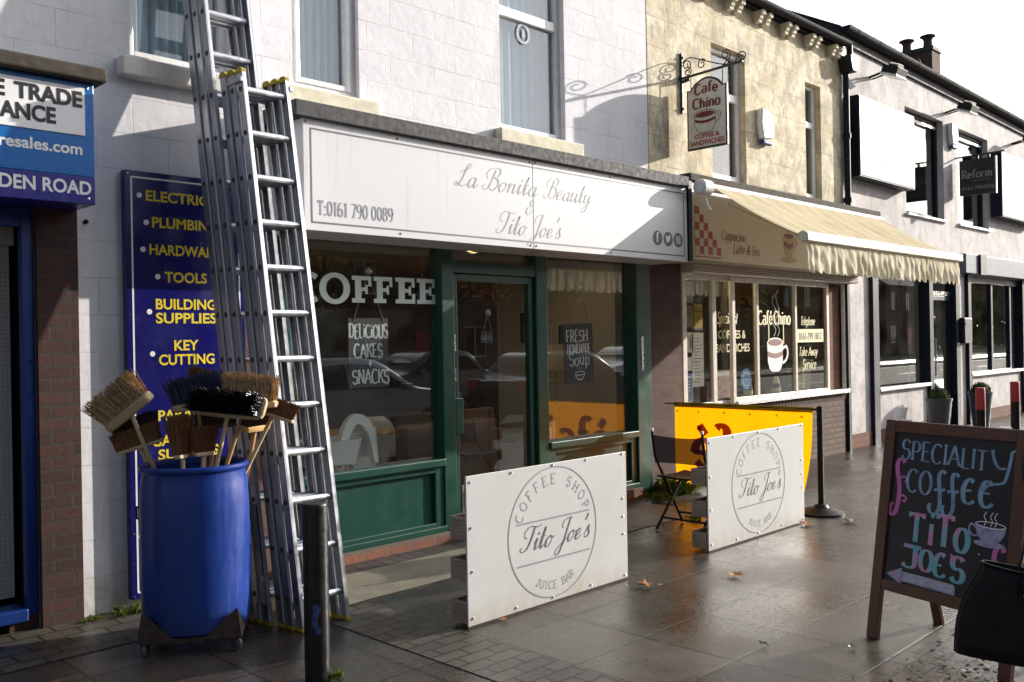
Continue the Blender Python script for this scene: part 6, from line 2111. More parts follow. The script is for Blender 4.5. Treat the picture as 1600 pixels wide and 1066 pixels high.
broom("black bristled broom facing out, in the middle of the bunch", bp(362, 634, -.02), bp(432, 640, -.08) - bp(292, 628, .04), .44, FV * -1.0 + V(0, 0, .42), .075, 'pale_wood', 'bristle_black', inb(-.04, -.10), .135, .035, .22, 9, 48, hmat='pale_wood', bw=.003)
broom("small red brown broom poking out farthest right of the bunch", bp(424, 652, .06), bp(452, 661, .04) - bp(396, 643, .08), .25, V(0, 0, 1) + RV * .35, .085, 'pale_wood', 'bristle_brown', inb(-.12, .06), .045, .022, .2, 6, 36)
broom("upright red brown broom seen end on, low at the front of the bunch", bp(299, 708, -.12), FV + RV * .25, .11, V(0, 0, 1) + RV * -.08, .20, 'pale_wood', 'bristle_brown', inb(.0, -.12), .05, .024, .22, 6, 40)
broom("round brown broom head just right of the upright one", bp(325, 706, -.06), FV + RV * .7, .12, V(0, 0, 1) + RV * .12, .13, 'pale_wood', 'bristle_brown', inb(.05, -.08), .05, .024, .2, 6, 36)
broom("dark brown broom deep inside the bunch under the black one", bp(332, 668, .08), bp(365, 664, .06) - bp(300, 668, .10), .24, V(0, 0, 1), .075, 'stained_wood', 'bristle_dark', inb(-.05, .08), .045, .022, .1, 6, 36, hmat='honey_wood')
broom("red brown broom at the very back with only its tip above the navy one", bp(312, 607, .16), RV + V(0, 0, -.25), .24, V(0, 0, 1) + RV * -.1, .085, 'stained_wood', 'bristle_brown', inb(.06, .18), .045, .022, .1, 6, 36)
broom("coarse brown broom low on the right beside the ladders", bp(392, 672, .12), FV + RV * .4, .22, V(0, 0, 1) + RV * .3, .075, 'honey_wood', 'bristle_dark', inb(.12, .10), .06, .04, .25, 6, 30, hmat='honey_wood')

# ================================================================ BOLLARDS
def bollard(x, y, h, r, label, red=False):
    t = thing("bollard", (x, y, 0), label, "bollard", "black steel bollards along the pavement")
    hb = h - .26 if red else h
    p = [(r, 0), (r, hb - .012), (r * .97, hb - .004), (r * .90, hb)] if not red else [(r, 0), (r, hb)]
    m = MB().lathe((x, y, 0), p + [(0, p[-1][1])], 40)
    m.build("post", 'bollard', t, smooth=True)
    if red:
        MB().lathe((x, y, hb), [(r + .001, 0), (r + .001, .245), (r * .9, .26), (0, .262)], 32).build("red_band", 'red_band', t, smooth=True)
    return t
b_ = bollard(2.47, 3.785, .845, .060, "plain chipped black bollard at the kerb side of the blue barrel")
st = MB()
for ang, z, s in ((-2.15, .34, 1), (-2.3, .29, .8), (-2.05, .25, .6)):
    pts = []
    for i in range(14):
        a = 2 * math.pi * i / 14
        rr_ = .022 * s * random.uniform(.6, 1.2)
        th = ang + rr_ * math.cos(a) / .061
        pts.append((2.47 + .0608 * math.cos(th), 3.785 + .0608 * math.sin(th), z + 1.7 * rr_ * math.sin(a)))
    st.add(pts, [tuple(range(14))])
st.build("torn_sticker", 'poster_b', b_, recalc=False)
bollard(11.72, 3.78, .945, .052, "black bollard with red top, nearer of the two down the pavement", True)
bollard(13.15, 3.82, .955, .055, "black bollard with red top, farther of the two down the pavement", True)

# ================================================================ WHITE BARRIER BOARDS
def barrier(x0, w, y, label):
    t = thing("barrier_board", (x0 + w / 2, y, 0), label, "barrier", "white printed barrier boards with planter backs")
    h = .85
    MB().box(x0, x0 + w, y, y + .012, .012, h).build("board", 'panel_white', t, bevel=.002)
    ed = MB()
    ed.box(x0, x0 + w, y + .001, y + .014, .0, .0115)
    ed.build("rusty_edge", 'rust', t)
    pl = on_wall(x0 + w * .50, 0, y)
    s = w / 1.443
    L = MB()
    rx, rz, cz = .398 * s, .395, .432
    L.ribbon(arc(0, cz, rx, rz, 90, 450, 72), pl, lambda t_, s_: .0075, .0016)
    for z in (.518, .270):
        L.ribbon([(-.325 * s, z), (.335 * s, z)], pl, lambda t_, s_: .0095, .0018)
    L.build("ring_and_rules", 'grey_line', t, recalc=False)
    T = MB()
    kw = dict(wv=.095, wh=.034, table=SCR, shear=.42, track=.03, d=.0016)
    letters(T, "Tito", pl, -.31 * s, .352, .145, xs=1.05 * s, **kw)
    letters(T, "Joe's", pl, .015 * s, .352, .145, xs=1.02 * s, **kw)
    T.build("script_lettering", 'grey_vinyl', t, recalc=False)
    A = MB()
    def ringtext(txt, r, a0, a1, hh, up):
        n = len(txt)
        for i, c in enumerate(txt):
            if c == ' ':
                continue
            a = R_(a0 + (a1 - a0) * i / (n - 1))
            wc = GL[c][0] * hh
            cx_, cz_ = r * math.cos(a) * rx / .395, r * math.sin(a)
            if up:
                ux, uz = math.sin(a), -math.cos(a)
                vx, vz = math.cos(a), math.sin(a)
            else:
                ux, uz = -math.sin(a), math.cos(a)
                vx, vz = -math.cos(a), -math.sin(a)
            def wp(u, v, cx_=cx_, cz_=cz_, ux=ux, uz=uz, vx=vx, vz=vz, wc=wc):
                u -= wc / 2
                return (cx_ + u * ux + v * vx, cz + cz_ + u * uz + v * vz)
            letters(A, c, pl, 0, 0, hh, wv=.085, wh=.085, serif=.12, tick=.14, warp=wp, d=.0016)
    ringtext("COFFEE SHOP", .292, 158, 23, .062, True)
    A.build("ring_lettering", 'grey_line', t, recalc=False)
    A = MB()
    ringtext("JUICE BAR", .345, -118, -62, .048, False)
    A.build("ring_lettering", 'grey_line', t, recalc=False)
    for u, v in ((.03, .815), (.355, .832), (.715, .838), (1.03, .838), (1.40, .838), (.03, .56), (.035, .315), (1.40, .545), (1.40, .425), (1.40, .31), (.035, .055), (1.41, .035), (.38, .04), (.70, .035), (1.06, .038)):
        MB().lathe((x0 + u * s, y, v), [(.009, .0), (.009, -.002), (.006, -.006), (0, -.007)], 12, (0, 1, 0)).build("bolt", 'steel', t, smooth=True)
    # planter backs: three grooved troughs on upright battens
    for i, z in enumerate((.02, .255, .49)):
        m = MB()
        for (xa, xb, ya, yb) in ((x0 + .01, x0 + w - .01, y + .133, y + .155), (x0 + .01, x0 + w - .01, y + .028, y + .045)):
            m.box(xa, xb, ya, yb, z, z + .125)
        for xa in (x0 + .01, x0 + w - .03):
            for g in range(6):
                m.box(xa, xa + .02, y + .0455, y + .1325, z + g * .021, z + g * .021 + .016)
            m.box(xa + .004, xa + .016, y + .0455, y + .1325, z + .001, z + .122)
        m.box(x0 + .03, x0 + w - .03, y + .0455, y + .1325, z + .002, z + .014)
        tr_ = m.build("planter_trough", 'grey_wood', t, bevel=.002, seg=1)
    m = MB()
    for xa in (x0 + .035, x0 + w * .5, x0 + w - .09):
        m.box(xa, xa + .055, y + .0125, y + .0275, .0, .83)
    m.build("batten", 'grey_wood', t)
    return t
barrier(3.470, 1.445, 3.81, "nearer white barrier board reading Tito Joe's in a ring, beside the bollard")
barrier(5.895, 1.485, 3.81, "farther white barrier board reading Tito Joe's in a ring, in front of the yellow banner")

# ================================================================ YELLOW BANNER on its post
bn = thing("cafe_banner", (7.84, 4.7, 0), "bright yellow canvas banner with brown Cafe lettering seen from the back", "banner")
BXX = 7.84
ya, yb = 3.955, 5.44
g = []
nx, nz = 40, 16
for i in range(nx + 1):
    for j in range(nz + 1):
        u, v = i / nx, j / nz
        z = .115 + .02 * u + (.80 - .01 * math.sin(math.pi * u)) * v
        y = ya + (yb - ya) * u
        inset = .05 * (1 - v) ** 2 * (1 - u) ** 3 * 2.2
        g.append((BXX + .015 * math.sin(u * 9 + v * 2) * (1 - v) + .006 * math.sin(u * 25), y + inset, z))
bn_ = MB().add(g, [(i * (nz + 1) + j, i * (nz + 1) + j + 1, (i + 1) * (nz + 1) + j + 1, (i + 1) * (nz + 1) + j) for i in range(nx) for j in range(nz)])
bn_.build("canvas", 'banner', bn, smooth=True, recalc=False)
hm = MB()
g = []
for i in range(nx + 1):
    u = i / nx
    y = ya - .01 + (yb - ya + .02) * u
    x = BXX + .006 * math.sin(u * 25)
    g += [(x - .006, y, .905), (x - .010, y, .948), (x, y, .953), (x + .010, y, .948), (x + .006, y, .905)]
hm.add(g, [(i * 5 + j, i * 5 + j + 1, (i + 1) * 5 + j + 1, (i + 1) * 5 + j) for i in range(nx) for j in range(4)])
hm.build("top_hem", 'banner_hem', bn, smooth=True, recalc=False)
MB().tube([(BXX, ya - .05, .935), (BXX, yb + .12, .935)], .007, 8).build("top_rod", 'iron', bn, smooth=True)
for y in (4.05, 4.30, 4.58, 4.86, 5.15, 5.40):
    MB().lathe((BXX - .014, y, .865), [(.010, 0), (.010, -.004), (.004, -.004), (.004, 0)], 12, (1, 0, 0)).build("eyelet", 'iron', bn)
tx = MB()
plb = lambda u, v, d: V(BXX - .024 - d, ya + u, v)          # the print shows through reversed
letters(tx, "Café", plb, .14, .32, .42, wv=.24, wh=.12, serif=.06, xs=1.06, track=.10)
tx.build("printed_lettering", 'banner_ink', bn, recalc=False)
ps = thing("banner_post", (7.84, 3.885, 0), "black barrier post with ribbed round base holding the yellow banner's end", "post")
MB().tube([(7.84, 3.885, .03), (7.84, 3.885, .965)], .026, 20).build("pole", 'black', ps, smooth=True)
MB().lathe((7.84, 3.885, 0), [(.20, 0), (.20, .018), (.185, .026), (.16, .032), (.15, .040), (.12, .044), (.11, .052), (.07, .058), (.05, .085), (.028, .09), (.028, .11)], 40).build("base", 'black', ps, smooth=True)
bk = MB().bar((7.84, 3.885, .935), (7.84, 3.96, .935), .02, .02)
bk.build("hook", 'iron', ps)

# ================================================================ FOLDING CHAIR
fc = thing("folding_chair", (6.42, 4.45, 0), "black folding chair with mesh back behind the farther white board", "chair")
A = lambda y, x, z: V(x, y, z)
ya_, yb_ = 4.62, 4.13
for y in (ya_, yb_):
    m = MB()
    m.tube([(6.20, y, .83), (6.235, y, .62), (6.62, y, .012)], .0115, 8)
    m.build("back_leg", 'black', fc, smooth=True)
    m = MB()
    m.tube([(6.62, y - .03 if y == ya_ else y + .03, .44), (6.20, y - .03 if y == ya_ else y + .03, .012)], .0115, 8)
    m.build("front_leg", 'black', fc, smooth=True)
    MB().lathe((6.20, y, .825), [(.0125, 0), (.0125, .02), (.008, .026), (0, .026)], 10).build("end_cap", 'plastic_white', fc, smooth=True)
bs_ = MB()
g = []
for i in range(13):
    for j in range(9):
        u, v = i / 12, j / 8
        g.append((6.205 + .03 * (1 - v) + .045 * math.sin(math.pi * u), ya_ + (yb_ - ya_) * u, .56 + .235 * v - .02 * math.sin(math.pi * u) * v))
bs_.add(g, [(i * 9 + j, i * 9 + j + 1, (i + 1) * 9 + j + 1, (i + 1) * 9 + j) for i in range(12) for j in range(8)])
bs_.build("mesh_back", 'sling', fc, smooth=True, recalc=False)
bs_ = MB()
g = []
for i in range(13):
    for j in range(9):
        u, v = i / 12, j / 8
        g.append((6.22 + .40 * v, ya_ - .03 + (yb_ - ya_ + .06) * u, .445 - .012 * math.sin(math.pi * v) - .01 * math.sin(math.pi * u)))
bs_.add(g, [(i * 9 + j, i * 9 + j + 1, (i + 1) * 9 + j + 1, (i + 1) * 9 + j) for i in range(12) for j in range(8)])
o = bs_.build("seat", 'leather', fc, smooth=True, recalc=False)
md = o.modifiers.new("thick", 'SOLIDIFY')
md.thickness = .014
m = MB()
m.tube([(6.56, ya_, .10), (6.56, yb_, .10)], .009, 8)
m.tube([(6.27, ya_ - .03, .10), (6.27, yb_ + .03, .10)], .009, 8)
m.build("stretcher", 'black', fc, smooth=True)

fc.location.x += .12

# ================================================================ CHALKBOARD A-FRAME
F0 = V(4.800, 2.130, 0)
WD = V(-.287, -.958, 0).normalized()
ND = V(.958, -.287, 0).normalized()
LEAN = R_(9.5)
UP = (V(0, 0, 1) * math.cos(LEAN) + ND * math.sin(LEAN))
NF = (UP.cross(WD)).normalized()
if NF.dot(ND) > 0:
    NF = -NF
AW, AH = .80, 1.155
pf = lambda u, v, d: F0 + WD * u + UP * v + NF * d
af_ = thing("chalkboard_sign", (4.9, 1.85, 0), "wooden A-frame chalkboard reading SPECIALITY COffEE TiTO JOE'S with an arrow", "chalkboard")
def abox(mb, u0, u1, v0, v1, d0, d1, pl=pf):
    vs = [pl(u, v, d) for d in (d0, d1) for v in (v0, v1) for u in (u0, u1)]
    mb.add(vs, [(0, 2, 3, 1), (4, 5, 7, 6), (0, 1, 5, 4), (1, 3, 7, 5), (3, 2, 6, 7), (2, 0, 4, 6)])
for box_, nm in (((0, .062, .0, AH, -.020, .016), "leg"), ((AW - .062, AW, .0, AH, -.020, .016), "leg"), ((.0625, AW - .0625, AH - .062, AH - .001, -.019, .0145), "rail"), ((.0625, AW - .0625, .262, .318, -.019, .0145), "rail")):
    m = MB()
    abox(m, *box_)
    m.build(nm, 'stained_wood', af_, bevel=.004)
m = MB()
abox(m, .055, AW - .055, .31, AH - .055, -.008, .002)
m.build("board_panel", 'chalk_board', af_)
# rear frame
top = pf(0, AH, -.03)
back0 = F0 + ND * .50 + WD * .03
UB = (top + WD * .03 - back0)
LB = UB.length
UB.normalize()
NB = UB.cross(WD).normalized()
pb = lambda u, v, d: back0 + WD * u + UB * v + NB * d
m = MB()
abox(m, 0, .055, 0, LB - .01, -.014, .014, pb)
abox(m, AW - .115, AW - .06, 0, LB - .01, -.014, .014, pb)
abox(m, .0555, AW - .1155, LB - .075, LB - .012, -.013, .013, pb)
abox(m, .0555, AW - .1155, .28, .335, -.013, .013, pb)
m.build("rear_frame", 'stained_wood', af_, bevel=.004)
m = MB()
abox(m, .05, AW - .11, .33, LB - .07, -.004, .004, pb)
m.build("rear_panel", 'chalk_board', af_)
for u in (.09, AW - .15):
    c = pf(u, AH + .004, -.03)
    MB().tube([c - WD * .03, c + WD * .03], .007, 8).build("hinge", 'steel', af_)
# chalk drawing: u across (0..AW), v up the face, built as thick-and-thin strokes
def ink(mb, strokes, wv, wh, d=.0035):
    for i, s in enumerate(strokes):
        pts = catmull(s, 8) if len(s) > 2 else s
        mb.ribbon(pts, pf, nib(wv, wh), d + .00007 * (i % 10))
def chalk_word(mb, word, u0, v0, u1, v1, h, wv=.145, wh=.05, serif=.10, **kw_):
    """word along a line from (u0, v0) to (u1, v1)"""
    n_ = text_width(word, .12) * h
    xs = math.hypot(u1 - u0, v1 - v0) / n_
    sl = (v1 - v0) / (u1 - u0)
    letters(mb, word, pf, u0, 0, h, wv=wv, wh=wh, serif=serif, xs=xs, track=.12, d=.0035, warp=lambda u, v: (u, v0 + sl * (u - u0) + v), **kw_)
cb = MB()
chalk_word(cb, "SPECIALIT", .108, .955, .590, .945, .098, jitter=.04)
ink(cb, [[(.615, 1.05), (.628, 1.00), (.655, .965), (.690, .965)], [(.735, 1.055), (.715, 1.045), (.712, 1.02), (.702, .955), (.685, .90), (.64, .885), (.60, .87), (.575, .83), (.570, .80)]], .016, .010)
def curl(cx, cy, r):
    return arc(cx, cy, r, r, 0, 300, 8)
chalk_word(cb, "CO", .155, .790, .300, .785, .118)
for du in (0, .075):
    ink(cb, [[(.375 + du, .905 - du * .1), (.362 + du, .918 - du * .1), (.345 + du, .905), (.340 + du, .87), (.352 + du, .80), (.355 + du, .735), (.335 + du, .700), (.305 + du, .705), (.296 + du, .735), (.308 + du, .745)],
             [(.318 + du, .815), (.335 + du, .822), (.362 + du, .818), (.378 + du, .830)]], .022, .010)
ink(cb, [[(.530, .880), (.515, .895), (.492, .88), (.478, .84), (.486, .79), (.512, .775), (.540, .79)], [(.482, .835), (.522, .840)],
         [(.625, .880), (.612, .895), (.588, .885), (.572, .84), (.578, .79), (.604, .770), (.640, .79)], [(.574, .835), (.620, .838)]], .026, .010)
cb.build("blue_chalk_lettering", 'chalk_blue', af_, recalc=False)
cp = MB()
ink(cp, [[(.132, .935), (.118, .955), (.095, .945), (.088, .91), (.100, .86), (.112, .80), (.112, .73), (.100, .675), (.078, .655), (.062, .675), (.066, .71), (.084, .715)]], .026, .010)
ink(cp, [[(.105, .845), (.130, .862), (.150, .855), (.150, .84), (.138, .838)], [(.113, .755), (.140, .765), (.158, .752), (.150, .735), (.138, .74)]], .012, .009)
cp.build("pink_chalk_flourish", 'chalk_pink', af_, recalc=False)
cp = MB()
ink(cp, [[(.715, .575), (.705, .595), (.682, .59), (.668, .555), (.675, .50), (.690, .44), (.692, .38), (.678, .34), (.655, .335)], [(.668, .47), (.645, .465), (.632, .445), (.645, .435)]], .026, .010)
cp.build("pink_chalk_flourish", 'chalk_pink', af_, recalc=False)
cm_ = MB()
chalk_word(cm_, "T", .185, .540, .285, .540, .140, wv=.20, wh=.12, serif=.10, tick=.12)
chalk_word(cm_, "I", .310, .540, .335, .540, .105, wv=.24, wh=.1, serif=.13)
cm_.flat(arc(.325, .688, .012, .014, 0, 340, 12), pf, .0036)
chalk_word(cm_, "T", .345, .545, .450, .545, .150, wv=.20, wh=.12, serif=.10, tick=.12)
chalk_word(cm_, "O", .458, .535, .530, .535, .115, wv=.26, wh=.08)
chalk_word(cm_, "J", .165, .405, .265, .405, .105, wv=.28, wh=.10)
ink(cm_, [[(.172, .515), (.275, .512)]], .02, .020)
chalk_word(cm_, "O", .272, .405, .345, .405, .105, wv=.28, wh=.08)
ink(cm_, [[(.410, .495), (.395, .510), (.370, .49), (.358, .445), (.368, .405), (.395, .395), (.420, .41)], [(.360, .45), (.398, .452)]], .028, .010)
ink(cm_, [[(.440, .515), (.452, .507), (.446, .492)]], .012, .010)
chalk_word(cm_, "S", .450, .390, .520, .390, .120, wv=.26, wh=.10)
cm_.flat([(.080, .352), (.172, .395), (.172, .310)], pf, .0036)
cm_.build("turquoise_chalk_lettering", 'chalk_mix', af_, recalc=False)
cl = MB()
cl.add([pf(u, v, .0036) for u, v in ((.174, .378), (.48, .368), (.48, .322), (.174, .328))], [(0, 1, 2, 3)])
cl.build("chalk_arrow_shaft", 'chalk_lilac', af_, recalc=False)
cl = MB()
# cup and saucer with steam
cl.add([pf(u, v, .0036) for u, v in [(.560, .690), (.715, .690)] + arc(.6375, .685, .0775, .085, 0, -180, 14)], [tuple(range(17))])
cl.add([pf(u, v, .0040) for u, v in arc(.6375, .600, .082, .016, 0, 345, 22)], [tuple(range(23))])
ink(cl, [[(.562, .672), (.538, .684), (.528, .655), (.545, .632), (.575, .632)]], .011, .009, .0042)
cl.build("chalk_cup", 'chalk_lilac', af_, recalc=False)
cd = MB()
cd.add([pf(u, v, .0046) for u, v in arc(.6375, .690, .066, .010, 0, 340, 18)], [tuple(range(19))])
cd.build("cup_opening", 'chalk_board', af_, recalc=False)
cw = MB()
ink(cw, [arc(.6375, .690, .077, .014, 0, 360, 20)], .004, .004, .005)
for q_ in (.605, .638, .660):
    ink(cw, [[(q_, .685), (q_ + .008, .708), (q_ - .004, .728), (q_ + .008, .752)]], .004, .004, .0052)
cw.build('chalk_steam', 'chalk_white', af_, recalc=False)
cw = MB()
for i in range(11):
    v_ = .334 + i * .0040
    ink(cw, [[(.19, v_ + .002), (.30, v_ + .001 + .002 * (i % 2)), (.47, v_ - .001)]], .0012, .0012, .0044)
cw.build("white_chalk_lines", 'chalk_white', af_, recalc=False)
cw = MB()
ink(cw, [[(.588, .545), (.594, .545)]], .006, .006, .005)
cw.build("white_chalk_lines", 'chalk_white', af_, recalc=False)

# ================================================================ PASSER-BY with a bag on the arm
def on_cam(right, depth, z):                     # metres to the side of and ahead of where the photographer stands
    return V(_f.x * depth + _r0.x * right, _f.y * depth + _r0.y * right, z)
pc = on_cam(1.90, 2.86, 0)
fwd = V(.93, -.36, 0).normalized()               # walking up the street
sdv = V(0, 0, 1).cross(fwd)                      # her left
pn = thing("person", pc, "person in a black coat carrying a black tote bag on a bent arm", "person")
def PJ(s, f, z):
    return pc + sdv * s + fwd * f + V(0, 0, z)
# the arm that carries the bag is the one on the photographer's left
ln_ = -1 if sdv.dot(_r0) > 0 else 1
J = {
 'pelvis': (PJ(0, 0, .92), .105), 'waist': (PJ(0, .0, 1.06), .092), 'chest': (PJ(0, .01, 1.26), .098), 'neckb': (PJ(0, .0, 1.42), .060), 'neck': (PJ(0, .01, 1.48), .052), 'head': (PJ(0, .03, 1.57), .085), 'crown': (PJ(0, .02, 1.66), .072),
 'shA': (PJ(.17 * ln_, 0, 1.37), .066), 'elA': (PJ(.27 * ln_, -.03, 1.10), .056), 'wrA': (PJ(.30 * ln_, .20, 1.03), .036), 'haA': (PJ(.30 * ln_, .26, 1.03), .032),
 'shB': (PJ(-.17 * ln_, 0, 1.37), .066), 'elB': (PJ(-.24 * ln_, -.06, 1.09), .052), 'wrB': (PJ(-.23 * ln_, .08, .86), .034), 'haB': (PJ(-.23 * ln_, .11, .79), .034),
 'hipA': (PJ(.085 * ln_, 0, .86), .082), 'knA': (PJ(.09 * ln_, .16, .49), .066), 'anA': (PJ(.09 * ln_, .12, .09), .042), 'toA': (PJ(.09 * ln_, .27, .035), .034),
 'hipB': (PJ(-.085 * ln_, 0, .86), .082), 'knB': (PJ(-.09 * ln_, -.06, .48), .066), 'anB': (PJ(-.09 * ln_, -.28, .13), .042), 'toB': (PJ(-.09 * ln_, -.16, .035), .034)}
E_ = [('pelvis', 'waist'), ('waist', 'chest'), ('chest', 'neckb'), ('neckb', 'neck'), ('neck', 'head'), ('head', 'crown'), ('chest', 'shA'), ('shA', 'elA'), ('elA', 'wrA'), ('wrA', 'haA'), ('chest', 'shB'), ('shB', 'elB'), ('elB', 'wrB'), ('wrB', 'haB'), ('pelvis', 'hipA'), ('hipA', 'knA'), ('knA', 'anA'), ('anA', 'toA'), ('pelvis', 'hipB'), ('hipB', 'knB'), ('knB', 'anB'), ('anB', 'toB')]
def skinned(name, verts, edges, mat_, parent, sub=2):
    me = bpy.data.meshes.new(name)
    names = list(verts)
    me.from_pydata([tuple(verts[n_][0] - ORG[parent.name]) for n_ in names], [(names.index(a), names.index(b)) for a, b in edges], [])
    o = bpy.data.objects.new(name, me)
    COL.objects.link(o)
    o.parent = parent
    ORG[o.name] = ORG[parent.name]
    o.modifiers.new("skin", 'SKIN')
    for i, n_ in enumerate(names):
        sv = me.skin_vertices[0].data[i]
        sv.radius = (verts[n_][1], verts[n_][1])
        sv.use_root = i == 0
    s = o.modifiers.new("sub", 'SUBSURF')
    s.levels = s.render_levels = sub
    me.materials.append(M[mat_])
    return o
bodyv = dict(J)
for hand, sg in (('A', 1), ('B', -1)):
    hp0, hr = J['ha' + hand]
    wr0 = J['wr' + hand][0]
    dr_ = (hp0 - wr0).normalized()
    lat = dr_.cross(V(0, 0, 1) if abs(dr_.z) < .8 else fwd).normalized()
    dn = V(0, 0, -1) if abs(dr_.z) < .8 else fwd
    for fi, (off, ln2) in enumerate(((-.030, .058), (-.010, .068), (.010, .064), (.030, .050))):
        b0 = hp0 + dr_ * .035 + lat * off
        bodyv['f%s%da' % (hand, fi)] = (b0, .0095)
        bodyv['f%s%db' % (hand, fi)] = (b0 + dr_ * ln2 * .55 + dn * .012, .0085)
        bodyv['f%s%dc' % (hand, fi)] = (b0 + dr_ * ln2 * .75 + dn * .038, .0075)
        E_ += [('ha' + hand, 'f%s%da' % (hand, fi)), ('f%s%da' % (hand, fi), 'f%s%db' % (hand, fi)), ('f%s%db' % (hand, fi), 'f%s%dc' % (hand, fi))]
    b0 = wr0 + (hp0 - wr0) * .6 + lat * -.035
    bodyv['t%sa' % hand] = (b0, .011)
    bodyv['t%sb' % hand] = (b0 + dr_ * .035 + lat * -.015 + dn * .012, .009)
    E_ += [('ha' + hand, 't%sa' % hand), ('t%sa' % hand, 't%sb' % hand)]
skinned("body", bodyv, E_, 'skin', pn)
fcn = MB()
for s in (-1, 1):
    fcn.lathe(PJ(.030 * s, .098, 1.585), [(0, -.010), (.010, -.004), (.011, .0), (0, .008)], 10, fwd)
fcn.build("eyes", 'ink', pn, smooth=True)
MB().add([PJ(0, .105, 1.60), PJ(-.014, .108, 1.555), PJ(.014, .108, 1.555), PJ(0, .130, 1.556)], [(0, 1, 3), (0, 3, 2), (1, 2, 3), (0, 2, 1)]).build("nose", 'skin', pn, smooth=True)
MB().lathe(PJ(0, .098, 1.525), [(0, -.004), (.018, 0), (0, .006)], 12, fwd).build("mouth", 'maroon', pn, smooth=True)
hm_ = MB()
for i in range(700):
    a = random.uniform(-2.5, 2.5)
    el = random.uniform(.15, 1.45)
    d = V(0, 0, 1) * math.sin(el) + (fwd * -1) * math.cos(el) * math.cos(a) + sdv * math.cos(el) * math.sin(a)
    p = PJ(0, .02, 1.60) + d * .105
    q = p + V(0, 0, -random.uniform(.12, .24)) + d * .015
    hm_.tube([p, (p + q) / 2 + d * .012, q], .0055, 4, r1=.003)
hm_.build("hair", 'hair', pn, smooth=True)
ct = MB()
secs = [(1.455, .075, .065), (1.43, .115, .085), (1.385, .185, .105), (1.30, .205, .125), (1.18, .190, .125), (1.05, .170, .118), (.95, .185, .128), (.80, .205, .142), (.62, .222, .155)]
nc = 28
vs = []
for z, a, b in secs:
    for q in range(nc):
        t_ = 2 * math.pi * q / nc
        fold = 1 + (.03 * math.sin(t_ * 5 + z * 3) if z < 1.0 else 0)
        vs.append(PJ(a * fold * math.cos(t_), .01 + b * fold * math.sin(t_), z))
fs = [(r_ * nc + q, r_ * nc + (q + 1) % nc, (r_ + 1) * nc + (q + 1) % nc, (r_ + 1) * nc + q) for r_ in range(len(secs) - 1) for q in range(nc)]
ct.add(vs, fs)
o = ct.build("coat", 'coat', pn, smooth=True, sub=1)
for s in ('A', 'B'):
    slv = {n_ + s: (J[n_ + s][0], J[n_ + s][1] * 1.22 + .020) for n_ in ('sh', 'el', 'wr')}
    skinned("sleeve", slv, [('sh' + s, 'el' + s), ('el' + s, 'wr' + s)], 'coat', pn)
for s in ('A', 'B'):
    leg = {n_ + s: (J[n_ + s][0], J[n_ + s][1] + .012) for n_ in ('hip', 'kn', 'an')}
    skinned("trouser_leg", leg, [('hip' + s, 'kn' + s), ('kn' + s, 'an' + s)], 'jeans', pn)
    a, b = J['an' + s][0], J['to' + s][0]
    sh_ = {'a': (a + V(0, 0, -.015), .05), 'b': (b, .042), 'c': (b + (b - a).normalized() * .03, .034)}
    skinned("shoe", sh_, [('a', 'b'), ('b', 'c')], 'leather', pn)

# the bag: a soft black tote, tilted as it swings
bg_t = thing("tote_bag", on_cam(1.60, 2.80, .5), "soft black leather tote bag hanging in front of the chalkboard", "bag")
b0 = on_cam(1.432, 2.93, 0)
bu = (on_cam(1.0, -.33, 0) - V(0, 0, 0)).normalized()      # along the bag
bu = (bu + V(0, 0, -.10)).normalized()
bnv = V(0, 0, 1).cross(bu).normalized()
bvv = bu.cross(bnv).normalized()
if bvv.z < 0:
    bvv = -bvv
pbag = lambda u, v, d: b0 + V(0, 0, .585) + bu * u + bvv * v + bnv * d
rings = []
NV = 12
for j in range(NV + 1):
    v = j / NV
    hgt = .295 * v
    L0 = -.045 + .055 * v - .035 * math.sin(math.pi * min(1, v * 1.1)) * .6
    L1 = .425 - .03 * v
    half = (L1 - L0) / 2
    wd = (.062 - .018 * v) * (1 if v > .04 else .8)
    cxu = (L0 + L1) / 2
    ring = []
    for i in range(36):
        a = 2 * math.pi * i / 36
        ca_, sa_ = math.cos(a), math.sin(a)
        uu = cxu + half * math.copysign(abs(ca_) ** .55, ca_)
        dd = wd * math.copysign(abs(sa_) ** .8, sa_) + .004 * math.sin(uu * 24 + v * 5)
        sag = .014 * math.sin(math.pi * (uu - L0) / (L1 - L0)) * v
        ring.append(pbag(uu, hgt - sag, dd))
    rings.append(ring)
m = MB()
n = 36
vs = [p for r in rings for p in r]
fs = [(i * n + j, i * n + (j + 1) % n, (i + 1) * n + (j + 1) % n, (i + 1) * n + j) for i in range(NV) for j in range(n)] + [tuple(range(n))]
m.add(vs, fs)
o = m.build("bag_body", 'leather', bg_t, smooth=True)
md = o.modifiers.new("thick", 'SOLIDIFY')
md.thickness = .004
MB().tube([p for p in rings[-1]] + [rings[-1][0]], .0045, 6).build("rim_piping", 'leather', bg_t, smooth=True)
for uu in (.125, .30):
    for sd_ in (-1, 1):
        tb_ = MB()
        tb_.obox(pbag(uu, .235, sd_ * .052), bu * .016, bvv * .032, bnv * .004)
        tb_.build("handle_tab", 'leather', bg_t, bevel=.003)
        rv_ = MB().lathe(pbag(uu, .222, sd_ * .0565), [(.005, 0), (.004, .002), (0, .0025)], 10, bnv * sd_)
        rv_.build("rivet", 'steel', bg_t, smooth=True)
sm_ = MB().tube([r_[0] for r_ in rings], .003, 5)
sm_.build("side_seam", 'leather', bg_t, smooth=True)
sm_ = MB().tube([r_[18] for r_ in rings], .003, 5)
sm_.build("side_seam", 'leather', bg_t, smooth=True)
arm = J['elA'][0].lerp(J['wrA'][0], .35)
